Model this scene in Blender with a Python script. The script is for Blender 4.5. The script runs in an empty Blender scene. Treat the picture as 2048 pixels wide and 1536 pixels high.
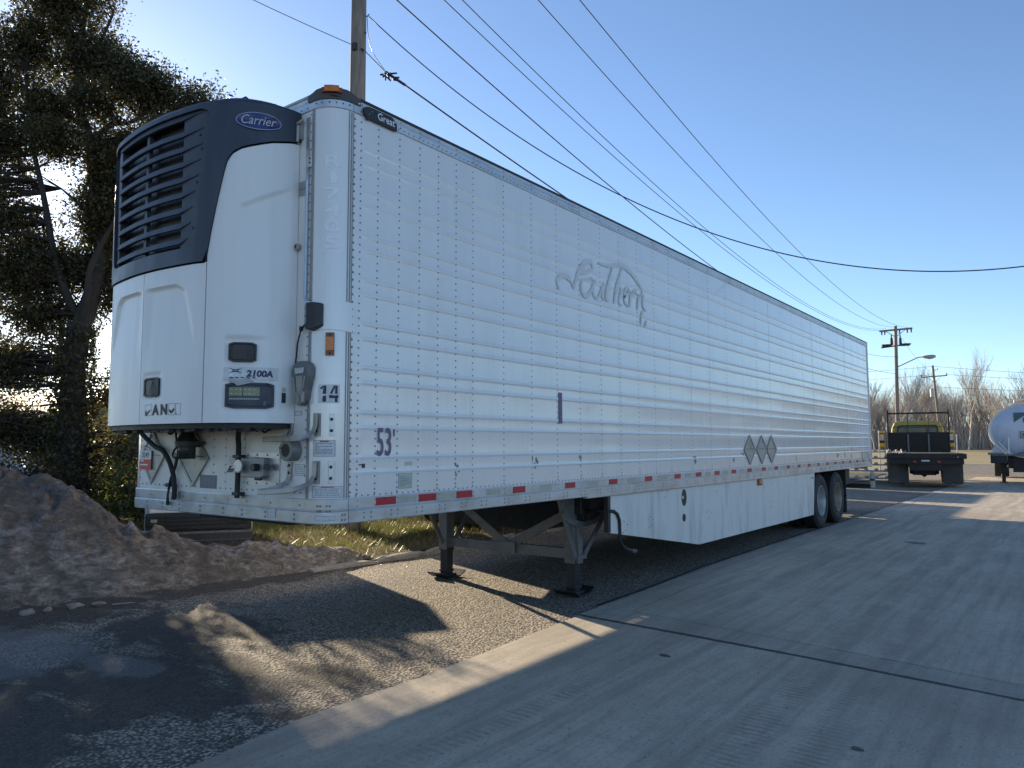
import bpy, bmesh, math, random
import numpy as np
from mathutils import Vector, Matrix

random.seed(7)
rng = np.random.default_rng(11)
sc = bpy.context.scene
COL = sc.collection
PI = math.pi

# ------------------------------------------------------------------ camera
cam_d = bpy.data.cameras.new('camera')
cam = bpy.data.objects.new('camera', cam_d)
COL.objects.link(cam)
sc.camera = cam
CR = Vector((0.79765823, 0.60310083, -0.00327666))
CU = Vector((0.05162919, -0.0628695, 0.99668543))
CF = Vector((-0.60089581, 0.79518351, 0.08128598))
CP = Vector((3.8816330, -3.1313171, 1.5994727))
mw = Matrix.Identity(4)
for i in range(3):
    mw[i][0], mw[i][1], mw[i][2], mw[i][3] = CR[i], CU[i], -CF[i], CP[i]
cam.matrix_world = mw
cam_d.sensor_fit = 'HORIZONTAL'
cam_d.sensor_width = 36.0
cam_d.lens = 1485.41 / 2048 * 36.0
cam_d.clip_start = 0.05
cam_d.clip_end = 3000

# ------------------------------------------------------------------ world, sun, exposure
SUN = Vector((-0.9028, 0.3150, 0.2928)).normalized()
world = bpy.data.worlds.new('World')
sc.world = world
world.use_nodes = True
wt = world.node_tree
bgn = wt.nodes.get('Background') or wt.nodes.new('ShaderNodeBackground')
sky = wt.nodes.new('ShaderNodeTexSky')
sky.sky_type = 'NISHITA'
sky.sun_disc = False
sky.sun_elevation = math.asin(SUN.z)
sky.sun_rotation = math.atan2(SUN.x, SUN.y)
sky.altitude = 100
sky.air_density = .78
sky.dust_density = .2
sky.ozone_density = 2.6
wt.links.new(sky.outputs['Color'], bgn.inputs['Color'])
bgn.inputs['Strength'].default_value = 0.107
sun_d = bpy.data.lights.new('sun', 'SUN')
sun_d.energy = 5.0
sun_d.angle = math.radians(0.53)
sun_d.color = (1.0, 0.83, 0.60)
sun = bpy.data.objects.new('sun', sun_d)
COL.objects.link(sun)
sun.rotation_euler = SUN.to_track_quat('Z', 'Y').to_euler()
sun.location = (-40, 20, 30)
sc.view_settings.view_transform = 'Standard'
sc.view_settings.look = 'None'
sc.view_settings.gamma = 1.0
sc.view_settings.use_curve_mapping = False
sc.view_settings.exposure = 1.13
sc.render.engine = 'CYCLES'
sc.cycles.use_denoising = True
sc.cycles.use_adaptive_sampling = False
sc.cycles.caustics_reflective = False
sc.cycles.blur_glossy = 0.6
sc.cycles.sample_clamp_indirect = 6
sc.cycles.max_bounces = 8
sc.cycles.transparent_max_bounces = 8

# ------------------------------------------------------------------ materials
def new_mat(name):
    m = bpy.data.materials.new(name)
    m.use_nodes = True
    nt = m.node_tree
    b = nt.nodes['Principled BSDF']
    return m, nt, b

def N(nt, kind, **kw):
    n = nt.nodes.new(kind)
    for k, v in kw.items():
        setattr(n, k, v)
    return n

def coords(nt, scale=(1, 1, 1), space='Object', loc=(0, 0, 0)):
    tc = N(nt, 'ShaderNodeTexCoord')
    mp = N(nt, 'ShaderNodeMapping')
    mp.inputs['Scale'].default_value = scale
    mp.inputs['Location'].default_value = loc
    nt.links.new(tc.outputs[space], mp.inputs['Vector'])
    return mp.outputs['Vector']

def noise(nt, vec, scale, detail=4, rough=.55, dist=0):
    n = N(nt, 'ShaderNodeTexNoise')
    n.inputs['Scale'].default_value = scale
    n.inputs['Detail'].default_value = detail
    n.inputs['Roughness'].default_value = rough
    n.inputs['Distortion'].default_value = dist
    nt.links.new(vec, n.inputs['Vector'])
    return n.outputs['Fac']

def ramp(nt, fac, stops):
    r = N(nt, 'ShaderNodeValToRGB')
    el = r.color_ramp.elements
    while len(el) < len(stops):
        el.new(.5)
    for e, (p, c) in zip(el, stops):
        e.position = p
        e.color = c if len(c) == 4 else (*c, 1)
    nt.links.new(fac, r.inputs['Fac'])
    return r.outputs['Color']

def mixc(nt, fac, a, b, mode='MIX'):
    m = N(nt, 'ShaderNodeMix', data_type='RGBA', blend_type=mode)
    for s, v in ((0, fac), (6, a), (7, b)):
        if hasattr(v, 'type') and hasattr(v, 'links'):
            nt.links.new(v, m.inputs[s])
        elif s == 0:
            m.inputs[0].default_value = v
        else:
            m.inputs[s].default_value = (*v, 1) if len(v) == 3 else v
    return m.outputs[2]

def mathn(nt, op, a, b=None, clamp=False):
    m = N(nt, 'ShaderNodeMath', operation=op)
    m.use_clamp = clamp
    for i, v in enumerate((a, b)):
        if v is None:
            continue
        if hasattr(v, 'links'):
            nt.links.new(v, m.inputs[i])
        else:
            m.inputs[i].default_value = v
    return m.outputs[0]

def add_bump(nt, b, h, strength=.3, dist=.01, prev=None):
    n = N(nt, 'ShaderNodeBump')
    n.inputs['Strength'].default_value = strength
    n.inputs['Distance'].default_value = dist
    nt.links.new(h, n.inputs['Height'])
    if prev is not None:
        nt.links.new(prev, n.inputs['Normal'])
    nt.links.new(n.outputs['Normal'], b.inputs['Normal'])
    return n.outputs['Normal']

def M(name, col, rough=.6, metal=0.0, var=.15, scale=6, bump=0.0, bscale=60, stretch=(1, 1, 1), spec=.5, rvar=.12, dirt=None, dirt_amt=.3, dscale=2.0, dstretch=(1, 1, 1)):
    m, nt, b = new_mat(name)
    v = coords(nt, stretch)
    f = noise(nt, v, scale, 5, .6)
    lo = tuple(max(0, c * (1 - var)) for c in col)
    hi = tuple(min(1, c * (1 + var)) for c in col)
    c = ramp(nt, f, [(.3, lo), (.7, hi)])
    if dirt:
        dv = coords(nt, dstretch)
        df = noise(nt, dv, dscale, 6, .65)
        mask = ramp(nt, df, [(.5, (0, 0, 0)), (.78, (dirt_amt,) * 3)])
        c = mixc(nt, mask, c, dirt)
    nt.links.new(c, b.inputs['Base Color'])
    r = ramp(nt, f, [(.25, (max(.03, rough - rvar),) * 3), (.75, (min(1, rough + rvar),) * 3)])
    nt.links.new(r, b.inputs['Roughness'])
    b.inputs['Metallic'].default_value = metal
    b.inputs['Specular IOR Level'].default_value = spec
    if bump:
        add_bump(nt, b, noise(nt, v, bscale, 4, .6), bump, .005)
    return m

def leaf_mat(name, dark, light, trans, tcol):
    m, nt, b = new_mat(name)
    geo = N(nt, 'ShaderNodeNewGeometry')
    c = ramp(nt, geo.outputs['Random Per Island'], [(0, dark), (.6, light), (.93, tuple(x * 1.5 for x in light)), (1, (.09, .055, .025))])
    nt.links.new(c, b.inputs['Base Color'])
    b.inputs['Roughness'].default_value = .42
    t = N(nt, 'ShaderNodeBsdfTranslucent')
    tc = ramp(nt, geo.outputs['Random Per Island'], [(0, tcol), (1, tuple(x * 1.7 for x in tcol))])
    nt.links.new(tc, t.inputs['Color'])
    mx = N(nt, 'ShaderNodeMixShader')
    mx.inputs[0].default_value = trans
    nt.links.new(b.outputs[0], mx.inputs[1])
    nt.links.new(t.outputs[0], mx.inputs[2])
    out = [n for n in nt.nodes if n.type == 'OUTPUT_MATERIAL'][0]
    nt.links.new(mx.outputs[0], out.inputs['Surface'])
    return m

def mat_paint_white(name, col=(.74, .75, .77), rough=.24, grime=(.40, .36, .30), amt=.34, wav=.25, coat=0.0):
    m, nt, b = new_mat(name)
    v = coords(nt, (1, 1, .16))
    streak = noise(nt, v, 5.5, 6, .62)
    v2 = coords(nt, (1, 1, 1))
    blot = noise(nt, v2, 1.1, 5, .6)
    fine = noise(nt, coords(nt, (6, 6, .5)), 14, 3, .6)
    g = mathn(nt, 'MULTIPLY', ramp(nt, streak, [(.48, (0, 0, 0)), (.8, (1, 1, 1))]), ramp(nt, blot, [(.35, (.15, .15, .15)), (.7, (1, 1, 1))]))
    g2 = mathn(nt, 'MULTIPLY', ramp(nt, fine, [(.55, (0, 0, 0)), (.8, (.35, .35, .35))]), .5)
    g = mathn(nt, 'ADD', g, g2, True)
    g = mathn(nt, 'MULTIPLY', g, amt)
    c = mixc(nt, g, col, grime)
    nt.links.new(c, b.inputs['Base Color'])
    r = ramp(nt, g, [(0, (rough,) * 3), (.5, (rough + .3,) * 3)])
    nt.links.new(r, b.inputs['Roughness'])
    b.inputs['Coat Weight'].default_value = coat
    b.inputs['Coat Roughness'].default_value = .07
    b.inputs['Coat IOR'].default_value = 1.6
    if wav:
        add_bump(nt, b, noise(nt, coords(nt, (1, 1, .6)), 2.6, 2, .5), wav, .008)
    return m

WHITE = mat_paint_white('white_paint', (.83, .80, .765), .22, amt=.4, wav=.4, coat=1.0)
WHITEF = mat_paint_white('front_paint', (.80, .77, .73), .36, (.34, .24, .15), .6, .1)
SHELL = mat_paint_white('shell_white', (.83, .805, .78), .38, (.5, .48, .44), .22, .06)
SKIRT = mat_paint_white('skirt_white', (.74, .715, .67), .42, (.24, .20, .155), .95, .3)
ALU = M('aluminium', (.56, .57, .58), .4, .75, .14, 9, .12, 120, (1, .25, 1), dirt=(.24, .21, .17), dirt_amt=.55, dscale=3.2)
ALUD = M('dull_aluminium', (.42, .40, .365), .5, .6, .18, 12, .15, 90, dirt=(.16, .12, .09), dirt_amt=.6, dscale=5)
RIVET = M('rivet_metal', (.24, .24, .245), .45, .55, .2, 20)
TRIM = M('trim_grey', (.30, .29, .28), .5, .3, .2, 14)
BLACK = M('black_plastic', (.018, .019, .022), .45, 0, .3, 14, .1, 90)
RUBBER = M('rubber', (.022, .022, .023), .75, 0, .3, 10, .2, 60, dirt=(.10, .09, .075), dirt_amt=.5, dscale=4)
CAPM = M('cap_plastic', (.026, .034, .055), .42, 0, .2, 3.5, .08, 70, dirt=(.12, .13, .15), dirt_amt=.35, dscale=3, dstretch=(1, 1, .4))
SLATM = M('slat_plastic', (.040, .048, .066), .5, 0, .18, 5, .06, 70, dirt=(.14, .13, .12), dirt_amt=.4, dscale=4)
COILM = M('coil_metal', (.03, .028, .028), .6, .4, .5, 30, .3, 160, (1, 1, 6))
RED = M('red_tape', (.42, .018, .03), .35, 0, .15, 30)
SILVER = M('silver_tape', (.44, .44, .39), .35, .15, .12, 40, dirt=(.3, .27, .2), dirt_amt=.4, dscale=14)
AMBER = M('amber_lens', (.62, .17, .015), .25, 0, .15, 40)
AMBERD = M('amber_base', (.24, .05, .01), .35, 0, .2, 30)
BADGE = M('badge_navy', (.012, .018, .045), .35, 0, .2, 10)
LOGOB = M('logo_blue', (.018, .03, .13), .3, 0, .15, 10)
LETW = M('letter_white', (.74, .74, .75), .5, 0, .05, 20)
LETK = M('letter_dark', (.028, .028, .045), .5, 0, .3, 30)
LETB = M('letter_navy', (.025, .03, .10), .45, 0, .2, 30)
PURP = M('letter_purple', (.17, .12, .20), .5, 0, .25, 40)
GHOST = M('ghost_print', (.71, .705, .695), .5, 0, .12, 30)
GHOST2 = M('pale_letter', (.90, .90, .91), .5, 0, .06, 30)
LABELW = M('label_white', (.66, .66, .66), .5, 0, .08, 30, dirt=(.4, .37, .33), dirt_amt=.4, dscale=20)
LABELG = M('label_green', (.50, .55, .45), .5, 0, .08, 30)
PRINT = M('label_print', (.24, .25, .29), .6, 0, .3, 60)
ORANGE = M('tag_orange', (.56, .06, .025), .5, 0, .1, 30)
STEELG = M('grey_steel', (.17, .17, .17), .55, .3, .2, 9, .15, 80, dirt=(.10, .07, .05), dirt_amt=.6, dscale=6)
STEELD = M('dark_steel', (.028, .027, .027), .6, .2, .35, 10, .2, 60, dirt=(.09, .07, .055), dirt_amt=.5, dscale=5)
RIMM = M('rim_paint', (.46, .46, .46), .4, .3, .15, 8, dirt=(.2, .16, .12), dirt_amt=.6, dscale=6)
RIMT = M('rim_dusty', (.36, .29, .23), .5, .2, .15, 8, dirt=(.2, .13, .09), dirt_amt=.6, dscale=6)
WIREM = M('wire', (.03, .032, .038), .5, 0, .1, 5)
GLASS = M('screen_glass', (.035, .045, .03), .12, 0, .1, 10)
LCD = M('lcd_panel', (.15, .17, .09), .2, 0, .1, 12)
YELLOW = M('yellow_paint', (.47, .36, .07), .4, 0, .15, 5, dirt=(.15, .11, .05), dirt_amt=.4, dscale=4)
WOODD = M('dark_board', (.028, .023, .021), .8, 0, .35, 5, .3, 30, (1, 1, 6))
POLEM = M('pole_wood', (.23, .195, .165), .85, 0, .4, 9, .5, 40, (3, 3, .22))
POLEF = M('pole_wood_far', (.24, .20, .16), .85, 0, .25, 9, .3, 40, (3, 3, .3))
BARK = M('bark', (.036, .030, .025), .9, 0, .35, 9, .8, 26, (1, 1, .35))
TWIG = M('twig', (.385, .345, .31), .9, 0, .3, 4)
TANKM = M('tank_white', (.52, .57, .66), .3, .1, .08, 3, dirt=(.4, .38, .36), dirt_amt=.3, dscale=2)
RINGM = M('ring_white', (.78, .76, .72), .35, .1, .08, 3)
MARK = M('mark_teal', (.05, .11, .13), .45, 0, .1, 10)
CONTM = M('container_paint', (.40, .38, .34), .55, 0, .15, 3, dirt=(.2, .12, .07), dirt_amt=.5, dscale=2)
GALV = M('galvanised', (.40, .41, .42), .45, .5, .2, 8)
STONE = M('stone', (.25, .21, .18), .9, 0, .25, 14, .6, 40)
KERBM = M('kerb_concrete', (.30, .275, .24), .9, 0, .25, 8, .6, 50, dirt=(.12, .09, .065), dirt_amt=.6, dscale=5)
SHEDM = M('shed_wall', (.42, .47, .54), .6, 0, .12, 4)
TAR = M('tar_seal', (.035, .034, .033), .7, 0, .35, 12, .5, 60)
STAIN = M('oil_stain', (.05, .045, .045), .6, 0, .35, 9, .3, 60)
LEAF = leaf_mat('leaf', (.026, .024, .012), (.060, .053, .024), .36, (.10, .092, .026))
LEAFB = leaf_mat('bush_leaf', (.028, .036, .014), (.07, .085, .03), .42, (.20, .23, .05))
GRASSM = leaf_mat('grass_blade', (.045, .075, .02), (.095, .13, .04), .35, (.16, .17, .05))
DRYM = leaf_mat('dry_blade', (.12, .08, .045), (.20, .14, .075), .25, (.13, .095, .05))

# ------------------------------------------------------------------ mesh helpers
class MB:
    def __init__(s):
        s.v, s.f = [], []
    def add(s, vs, fs):
        o = len(s.v)
        s.v += [tuple(p) for p in vs]
        s.f += [tuple(i + o for i in f) for f in fs]
        return s
    def box(s, x0, x1, y0, y1, z0, z1):
        s.add([(x0, y0, z0), (x1, y0, z0), (x1, y1, z0), (x0, y1, z0), (x0, y0, z1), (x1, y0, z1), (x1, y1, z1), (x0, y1, z1)],
              [(0, 3, 2, 1), (4, 5, 6, 7), (0, 1, 5, 4), (1, 2, 6, 5), (2, 3, 7, 6), (3, 0, 4, 7)])
        return s
    def bar(s, a, b, w, h, up=(0, 0, 1)):
        a, b = Vector(a), Vector(b)
        d = (b - a).normalized()
        u = Vector(up)
        if abs(d.dot(u)) > .95:
            u = Vector((1, 0, 0))
        x = d.cross(u).normalized() * (w / 2)
        y = x.cross(d).normalized() * (h / 2)
        vs = [a - x - y, a + x - y, a + x + y, a - x + y, b - x - y, b + x - y, b + x + y, b - x + y]
        s.add(vs, [(0, 3, 2, 1), (4, 5, 6, 7), (0, 1, 5, 4), (1, 2, 6, 5), (2, 3, 7, 6), (3, 0, 4, 7)])
        return s
    def tube(s, pts, r, n=8, cap=True):
        pts = [Vector(p) for p in pts]
        rs = r if isinstance(r, (list, tuple)) else [r] * len(pts)
        rings = []
        prev = None
        for i, p in enumerate(pts):
            d = (pts[min(i + 1, len(pts) - 1)] - pts[max(i - 1, 0)]).normalized()
            if prev is None:
                a = d.orthogonal().normalized()
            else:
                a = (prev - d * prev.dot(d)).normalized()
            prev = a
            b = d.cross(a)
            rings.append([p + (a * math.cos(2 * PI * k / n) + b * math.sin(2 * PI * k / n)) * rs[i] for k in range(n)])
        vs = [q for rg in rings for q in rg]
        fs = []
        for i in range(len(pts) - 1):
            for k in range(n):
                k2 = (k + 1) % n
                fs.append((i * n + k, i * n + k2, (i + 1) * n + k2, (i + 1) * n + k))
        if cap:
            fs.append(tuple(range(n - 1, -1, -1)))
            fs.append(tuple((len(pts) - 1) * n + k for k in range(n)))
        s.add(vs, fs)
        return s
    def lathe(s, prof, c, axis='X', n=32):
        # prof: (along, radius)
        vs = []
        for a, r in prof:
            for k in range(n):
                t = 2 * PI * k / n
                q = (r * math.cos(t), r * math.sin(t))
                if axis == 'X':
                    vs.append((c[0] + a, c[1] + q[0], c[2] + q[1]))
                elif axis == 'Y':
                    vs.append((c[0] + q[0], c[1] + a, c[2] + q[1]))
                else:
                    vs.append((c[0] + q[0], c[1] + q[1], c[2] + a))
        fs = []
        for i in range(len(prof) - 1):
            for k in range(n):
                k2 = (k + 1) % n
                fs.append((i * n + k, i * n + k2, (i + 1) * n + k2, (i + 1) * n + k))
        s.add(vs, fs)
        return s
    def prism(s, poly, fn, t0, t1):
        # poly: 2-D list; fn(u, v, t) -> point
        n = len(poly)
        vs = [fn(u, v, t0) for u, v in poly] + [fn(u, v, t1) for u, v in poly]
        fs = [tuple(range(n - 1, -1, -1)), tuple(range(n, 2 * n))] + [(k, (k + 1) % n, n + (k + 1) % n, n + k) for k in range(n)]
        s.add(vs, fs)
        return s
    def grid(s, fn, us, vs_):
        vv = [fn(u, v) for u in us for v in vs_]
        nv = len(vs_)
        s.add(vv, [(i * nv + j, (i + 1) * nv + j, (i + 1) * nv + j + 1, i * nv + j + 1) for i in range(len(us) - 1) for j in range(nv - 1)])
        return s

def wl(o):
    l = Vector((0, 0, 0))
    while o is not None:
        l += o.location
        o = o.parent
    return l

def build(mb, name, mat, parent=None, smooth=False, bevel=0, loc=None, local=False, fix=True, seg=2):
    me = bpy.data.meshes.new(name)
    off = Vector((0, 0, 0))
    if parent is not None and not local:
        off = wl(parent)
    if loc is not None:
        off = Vector(loc)
    vs = [(p[0] - off[0], p[1] - off[1], p[2] - off[2]) for p in mb.v]
    me.from_pydata(vs, [], mb.f)
    if fix:
        bm = bmesh.new()
        bm.from_mesh(me)
        bmesh.ops.recalc_face_normals(bm, faces=bm.faces)
        bm.to_mesh(me)
        bm.free()
    me.materials.append(mat)
    if smooth:
        me.polygons.foreach_set('use_smooth', [True] * len(me.polygons))
    o = bpy.data.objects.new(name, me)
    COL.objects.link(o)
    if parent is not None:
        o.parent = parent
    if loc is not None:
        o.location = loc
    if bevel:
        bv = o.modifiers.new('bevel', 'BEVEL')
        bv.width = bevel
        bv.segments = seg
        bv.limit_method = 'ANGLE'
    return o

def smooth_by_angle(o, deg=40):
    me = o.data
    me.polygons.foreach_set('use_smooth', [True] * len(me.polygons))
    bm = bmesh.new()
    bm.from_mesh(me)
    for e in bm.edges:
        if len(e.link_faces) == 2 and e.calc_face_angle(0) > math.radians(deg):
            e.smooth = False
    bm.to_mesh(me)
    bm.free()
    return o

def tag(o, label=None, cat=None, group=None, kind=None):
    if label: o['label'] = label
    if cat: o['category'] = cat
    if group: o['group'] = group
    if kind: o['kind'] = kind
    return o

def thing(name, label, cat, loc=(0, 0, 0), rz=0, group=None):
    o = bpy.data.objects.new(name, None)
    o.empty_display_size = .3
    COL.objects.link(o)
    o.location = loc
    o.rotation_euler = (0, 0, rz)
    return tag(o, label, cat, group)

def copy_tree(o, parent=None):
    c = o.copy()
    COL.objects.link(c)
    c.parent = parent
    for ch in list(o.children):
        copy_tree(ch, c)
    return c

def fast_mesh(name, verts, quads, mat, parent=None, tri=False):
    me = bpy.data.meshes.new(name)
    nv, nf = len(verts), len(quads)
    k = 3 if tri else 4
    me.vertices.add(nv)
    me.vertices.foreach_set('co', np.asarray(verts, np.float32).ravel())
    me.loops.add(nf * k)
    me.loops.foreach_set('vertex_index', np.asarray(quads, np.int32).ravel())
    me.polygons.add(nf)
    me.polygons.foreach_set('loop_start', np.arange(0, nf * k, k, dtype=np.int32))
    me.polygons.foreach_set('loop_total', np.full(nf, k, np.int32))
    me.update(calc_edges=True)
    me.materials.append(mat)
    o = bpy.data.objects.new(name, me)
    COL.objects.link(o)
    if parent is not None:
        o.parent = parent
    return o

_font_cache = {}
def text_geo(body, shear=0.0, bold=0.0, res=3):
    key = (body, shear, bold, res)
    if key in _font_cache:
        return _font_cache[key]
    cu = bpy.data.curves.new('lettering', 'FONT')
    cu.body = body
    cu.shear = shear
    cu.offset = bold
    cu.resolution_u = res
    cu.fill_mode = 'FRONT'
    ob = bpy.data.objects.new('lettering', cu)
    COL.objects.link(ob)
    dg = bpy.context.evaluated_depsgraph_get()
    me = bpy.data.meshes.new_from_object(ob.evaluated_get(dg))
    vs = np.array([v.co[:2] for v in me.vertices])
    fs = [tuple(p.vertices) for p in me.polygons]
    bpy.data.objects.remove(ob)
    bpy.data.curves.remove(cu)
    bpy.data.meshes.remove(me)
    mn, mx = vs.min(0), vs.max(0)
    vs = (vs - mn) / (mx - mn)
    _font_cache[key] = (vs, fs)
    return vs, fs

def split_wide(vs, fs, lim):
    """cut faces that span too much of a curved surface"""
    out, st = [], list(fs)
    cache = {}
    while st:
        f = st.pop()
        if len(f) > 3:
            st += [(f[0], f[i], f[i + 1]) for i in range(1, len(f) - 1)]
            continue
        e = max(range(3), key=lambda i: abs(vs[f[i]][0] - vs[f[(i + 1) % 3]][0]))
        a, b, c = f[e], f[(e + 1) % 3], f[(e + 2) % 3]
        if abs(vs[a][0] - vs[b][0]) <= lim:
            out.append(f)
            continue
        k = (min(a, b), max(a, b))
        if k not in cache:
            cache[k] = len(vs)
            vs.append(((vs[a][0] + vs[b][0]) / 2, (vs[a][1] + vs[b][1]) / 2))
        m = cache[k]
        st += [(a, m, c), (m, b, c)]
    return vs, out
def text_on(mb, body, fn, a0, a1, b0, b1, shear=0.0, bold=0.0, fine=.12):
    """letters stretched over the box a0..a1 (across), b0..b1 (up); fn(a, b) -> world point"""
    vs, fs = text_geo(body, shear, bold)
    vs, fs = split_wide([tuple(q) for q in vs], fs, fine)
    mb.add([fn(a0 + (a1 - a0) * u, b0 + (b1 - b0) * v) for u, v in vs], fs)
    return mb

# ------------------------------------------------------------------ ground
def smoothstep(a, b, x):
    t = min(1, max(0, (x - a) / (b - a)))
    return t * t * (3 - 2 * t)

def ground_mat():
    m, nt, b = new_mat('dry_field')
    v = coords(nt)
    f1 = noise(nt, v, .06, 5, .6)
    f2 = noise(nt, v, 2.2, 6, .7)
    c = ramp(nt, f1, [(.3, (.27, .21, .10)), (.55, (.33, .27, .13)), (.75, (.22, .21, .10))])
    c = mixc(nt, ramp(nt, f2, [(.35, (.45, .45, .45)), (.7, (0, 0, 0))]), c, (.11, .085, .045))
    nt.links.new(c, b.inputs['Base Color'])
    b.inputs['Roughness'].default_value = .95
    add_bump(nt, b, f2, .6, .08)
    return m

gx = [-700, -300, -150, -80, -40, -20, -4.2, 0, 20, 60, 90, 120, 160, 220, 300, 700]
gy = [-700, -250, -100, -50, 0, 30, 58, 62, 80, 100, 125, 150, 200, 300, 500, 900]
def gz(x, y):
    return -.05 + .8 * smoothstep(64, 150, y) + .8 * smoothstep(70, 140, x) * (1 - smoothstep(64, 150, y))
mb = MB()
mb.grid(lambda x, y: (x, y, gz(x, y)), gx, gy)
tag(build(mb, 'ground', ground_mat(), smooth=True), kind='structure')

def asphalt_mat():
    m, nt, b = new_mat('exposed_aggregate')
    v = coords(nt)
    vo = N(nt, 'ShaderNodeTexVoronoi')
    vo.inputs['Scale'].default_value = 47
    nt.links.new(v, vo.inputs['Vector'])
    vo2 = N(nt, 'ShaderNodeTexVoronoi')
    vo2.inputs['Scale'].default_value = 30
    nt.links.new(v, vo2.inputs['Vector'])
    peb = ramp(nt, vo.outputs['Color'], [(.1, (.30, .26, .20)), (.5, (.52, .46, .36)), (.9, (.68, .61, .50))])
    gap = ramp(nt, vo.outputs['Distance'], [(.30, (0, 0, 0)), (.62, (1, 1, 1))])
    c = mixc(nt, gap, peb, (.11, .094, .076))
    big = noise(nt, v, .7, 6, .62)
    c = mixc(nt, ramp(nt, big, [(.35, (.45, .45, .45)), (.62, (0, 0, 0))]), c, (.15, .13, .11))
    # muddy oil-dark patches, more of them towards the dirt heap and the near corner
    sep = N(nt, 'ShaderNodeSeparateXYZ')
    nt.links.new(v, sep.inputs[0])
    def blob(cx, cy, rx, ry):
        dx = mathn(nt, 'DIVIDE', mathn(nt, 'SUBTRACT', sep.outputs[0], cx), rx)
        dy = mathn(nt, 'DIVIDE', mathn(nt, 'SUBTRACT', sep.outputs[1], cy), ry)
        d = mathn(nt, 'SQRT', mathn(nt, 'ADD', mathn(nt, 'MULTIPLY', dx, dx), mathn(nt, 'MULTIPLY', dy, dy)))
        return mathn(nt, 'SUBTRACT', 1.0, d)
    fld = blob(-1.1, -.5, 1.45, .85)
    for a in ((-4.0, -.2, .9, 2.2), (-3.9, 2.6, .42, 3.4), (-2.4, .5, 1.1, .9), (-.35, .35, .5, .3), (-2.8, -1.7, 1.6, .9), (-1.2, -1.5, 1.3, .8)):
        fld = mathn(nt, 'MAXIMUM', fld, blob(*a))
    nn = mathn(nt, 'MULTIPLY', mathn(nt, 'SUBTRACT', noise(nt, coords(nt, (1, 1.7, 1)), 1.5, 8, .68, .6), .5), 2.6)
    mud = mathn(nt, 'ADD', fld, nn)
    mudm = ramp(nt, mud, [(.14, (0, 0, 0)), (.40, (.9, .9, .9))])
    mudc = ramp(nt, noise(nt, v, 9, 6, .7), [(.3, (.038, .034, .031)), (.7, (.085, .076, .066))])
    c = mixc(nt, mudm, c, mudc)
    # smooth worn patches
    lp = blob(-2.95, -.75, 1.0, .6)
    lp = mathn(nt, 'MAXIMUM', lp, blob(-1.75, -.42, .55, .22))
    lp = mathn(nt, 'ADD', lp, mathn(nt, 'MULTIPLY', nn, .7))
    lpm = ramp(nt, lp, [(.1, (0, 0, 0)), (.3, (.6, .6, .6))])
    lpc = ramp(nt, noise(nt, v, 60, 4, .7), [(.36, (.11, .105, .10)), (.62, (.30, .29, .275))])
    c = mixc(nt, lpm, c, lpc)
    nt.links.new(c, b.inputs['Base Color'])
    b.inputs['Roughness'].default_value = .85
    b.inputs['Specular IOR Level'].default_value = .3
    h = mathn(nt, 'MULTIPLY', mathn(nt, 'SUBTRACT', 1.0, vo.outputs['Distance']), mathn(nt, 'SUBTRACT', 1.0, mathn(nt, 'MULTIPLY', mathn(nt, 'MAXIMUM', lpm, mathn(nt, 'MULTIPLY', mudm, .6)), .8)))
    n1 = add_bump(nt, b, h, 1.0, .018)
    n2 = add_bump(nt, b, noise(nt, coords(nt, (1, 1.6, 1)), 14, 7, .7), .55, .02, n1)
    return m

mb = MB()
xs = [-5.7, -4.6, -4.15, -3.4, -2.6, -1.8, -1, -.2, .35, 3, 8, 20, 45, 85]
ys = [-60, -20, -6, -3, -2, -1, 0, 1, 2, 3, 5, 8, 12, 20, 30, 45, 60, 64]
mb.grid(lambda x, y: (x, y, 0.0), xs, ys)
tag(build(mb, 'asphalt', asphalt_mat()), kind='structure')

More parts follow.
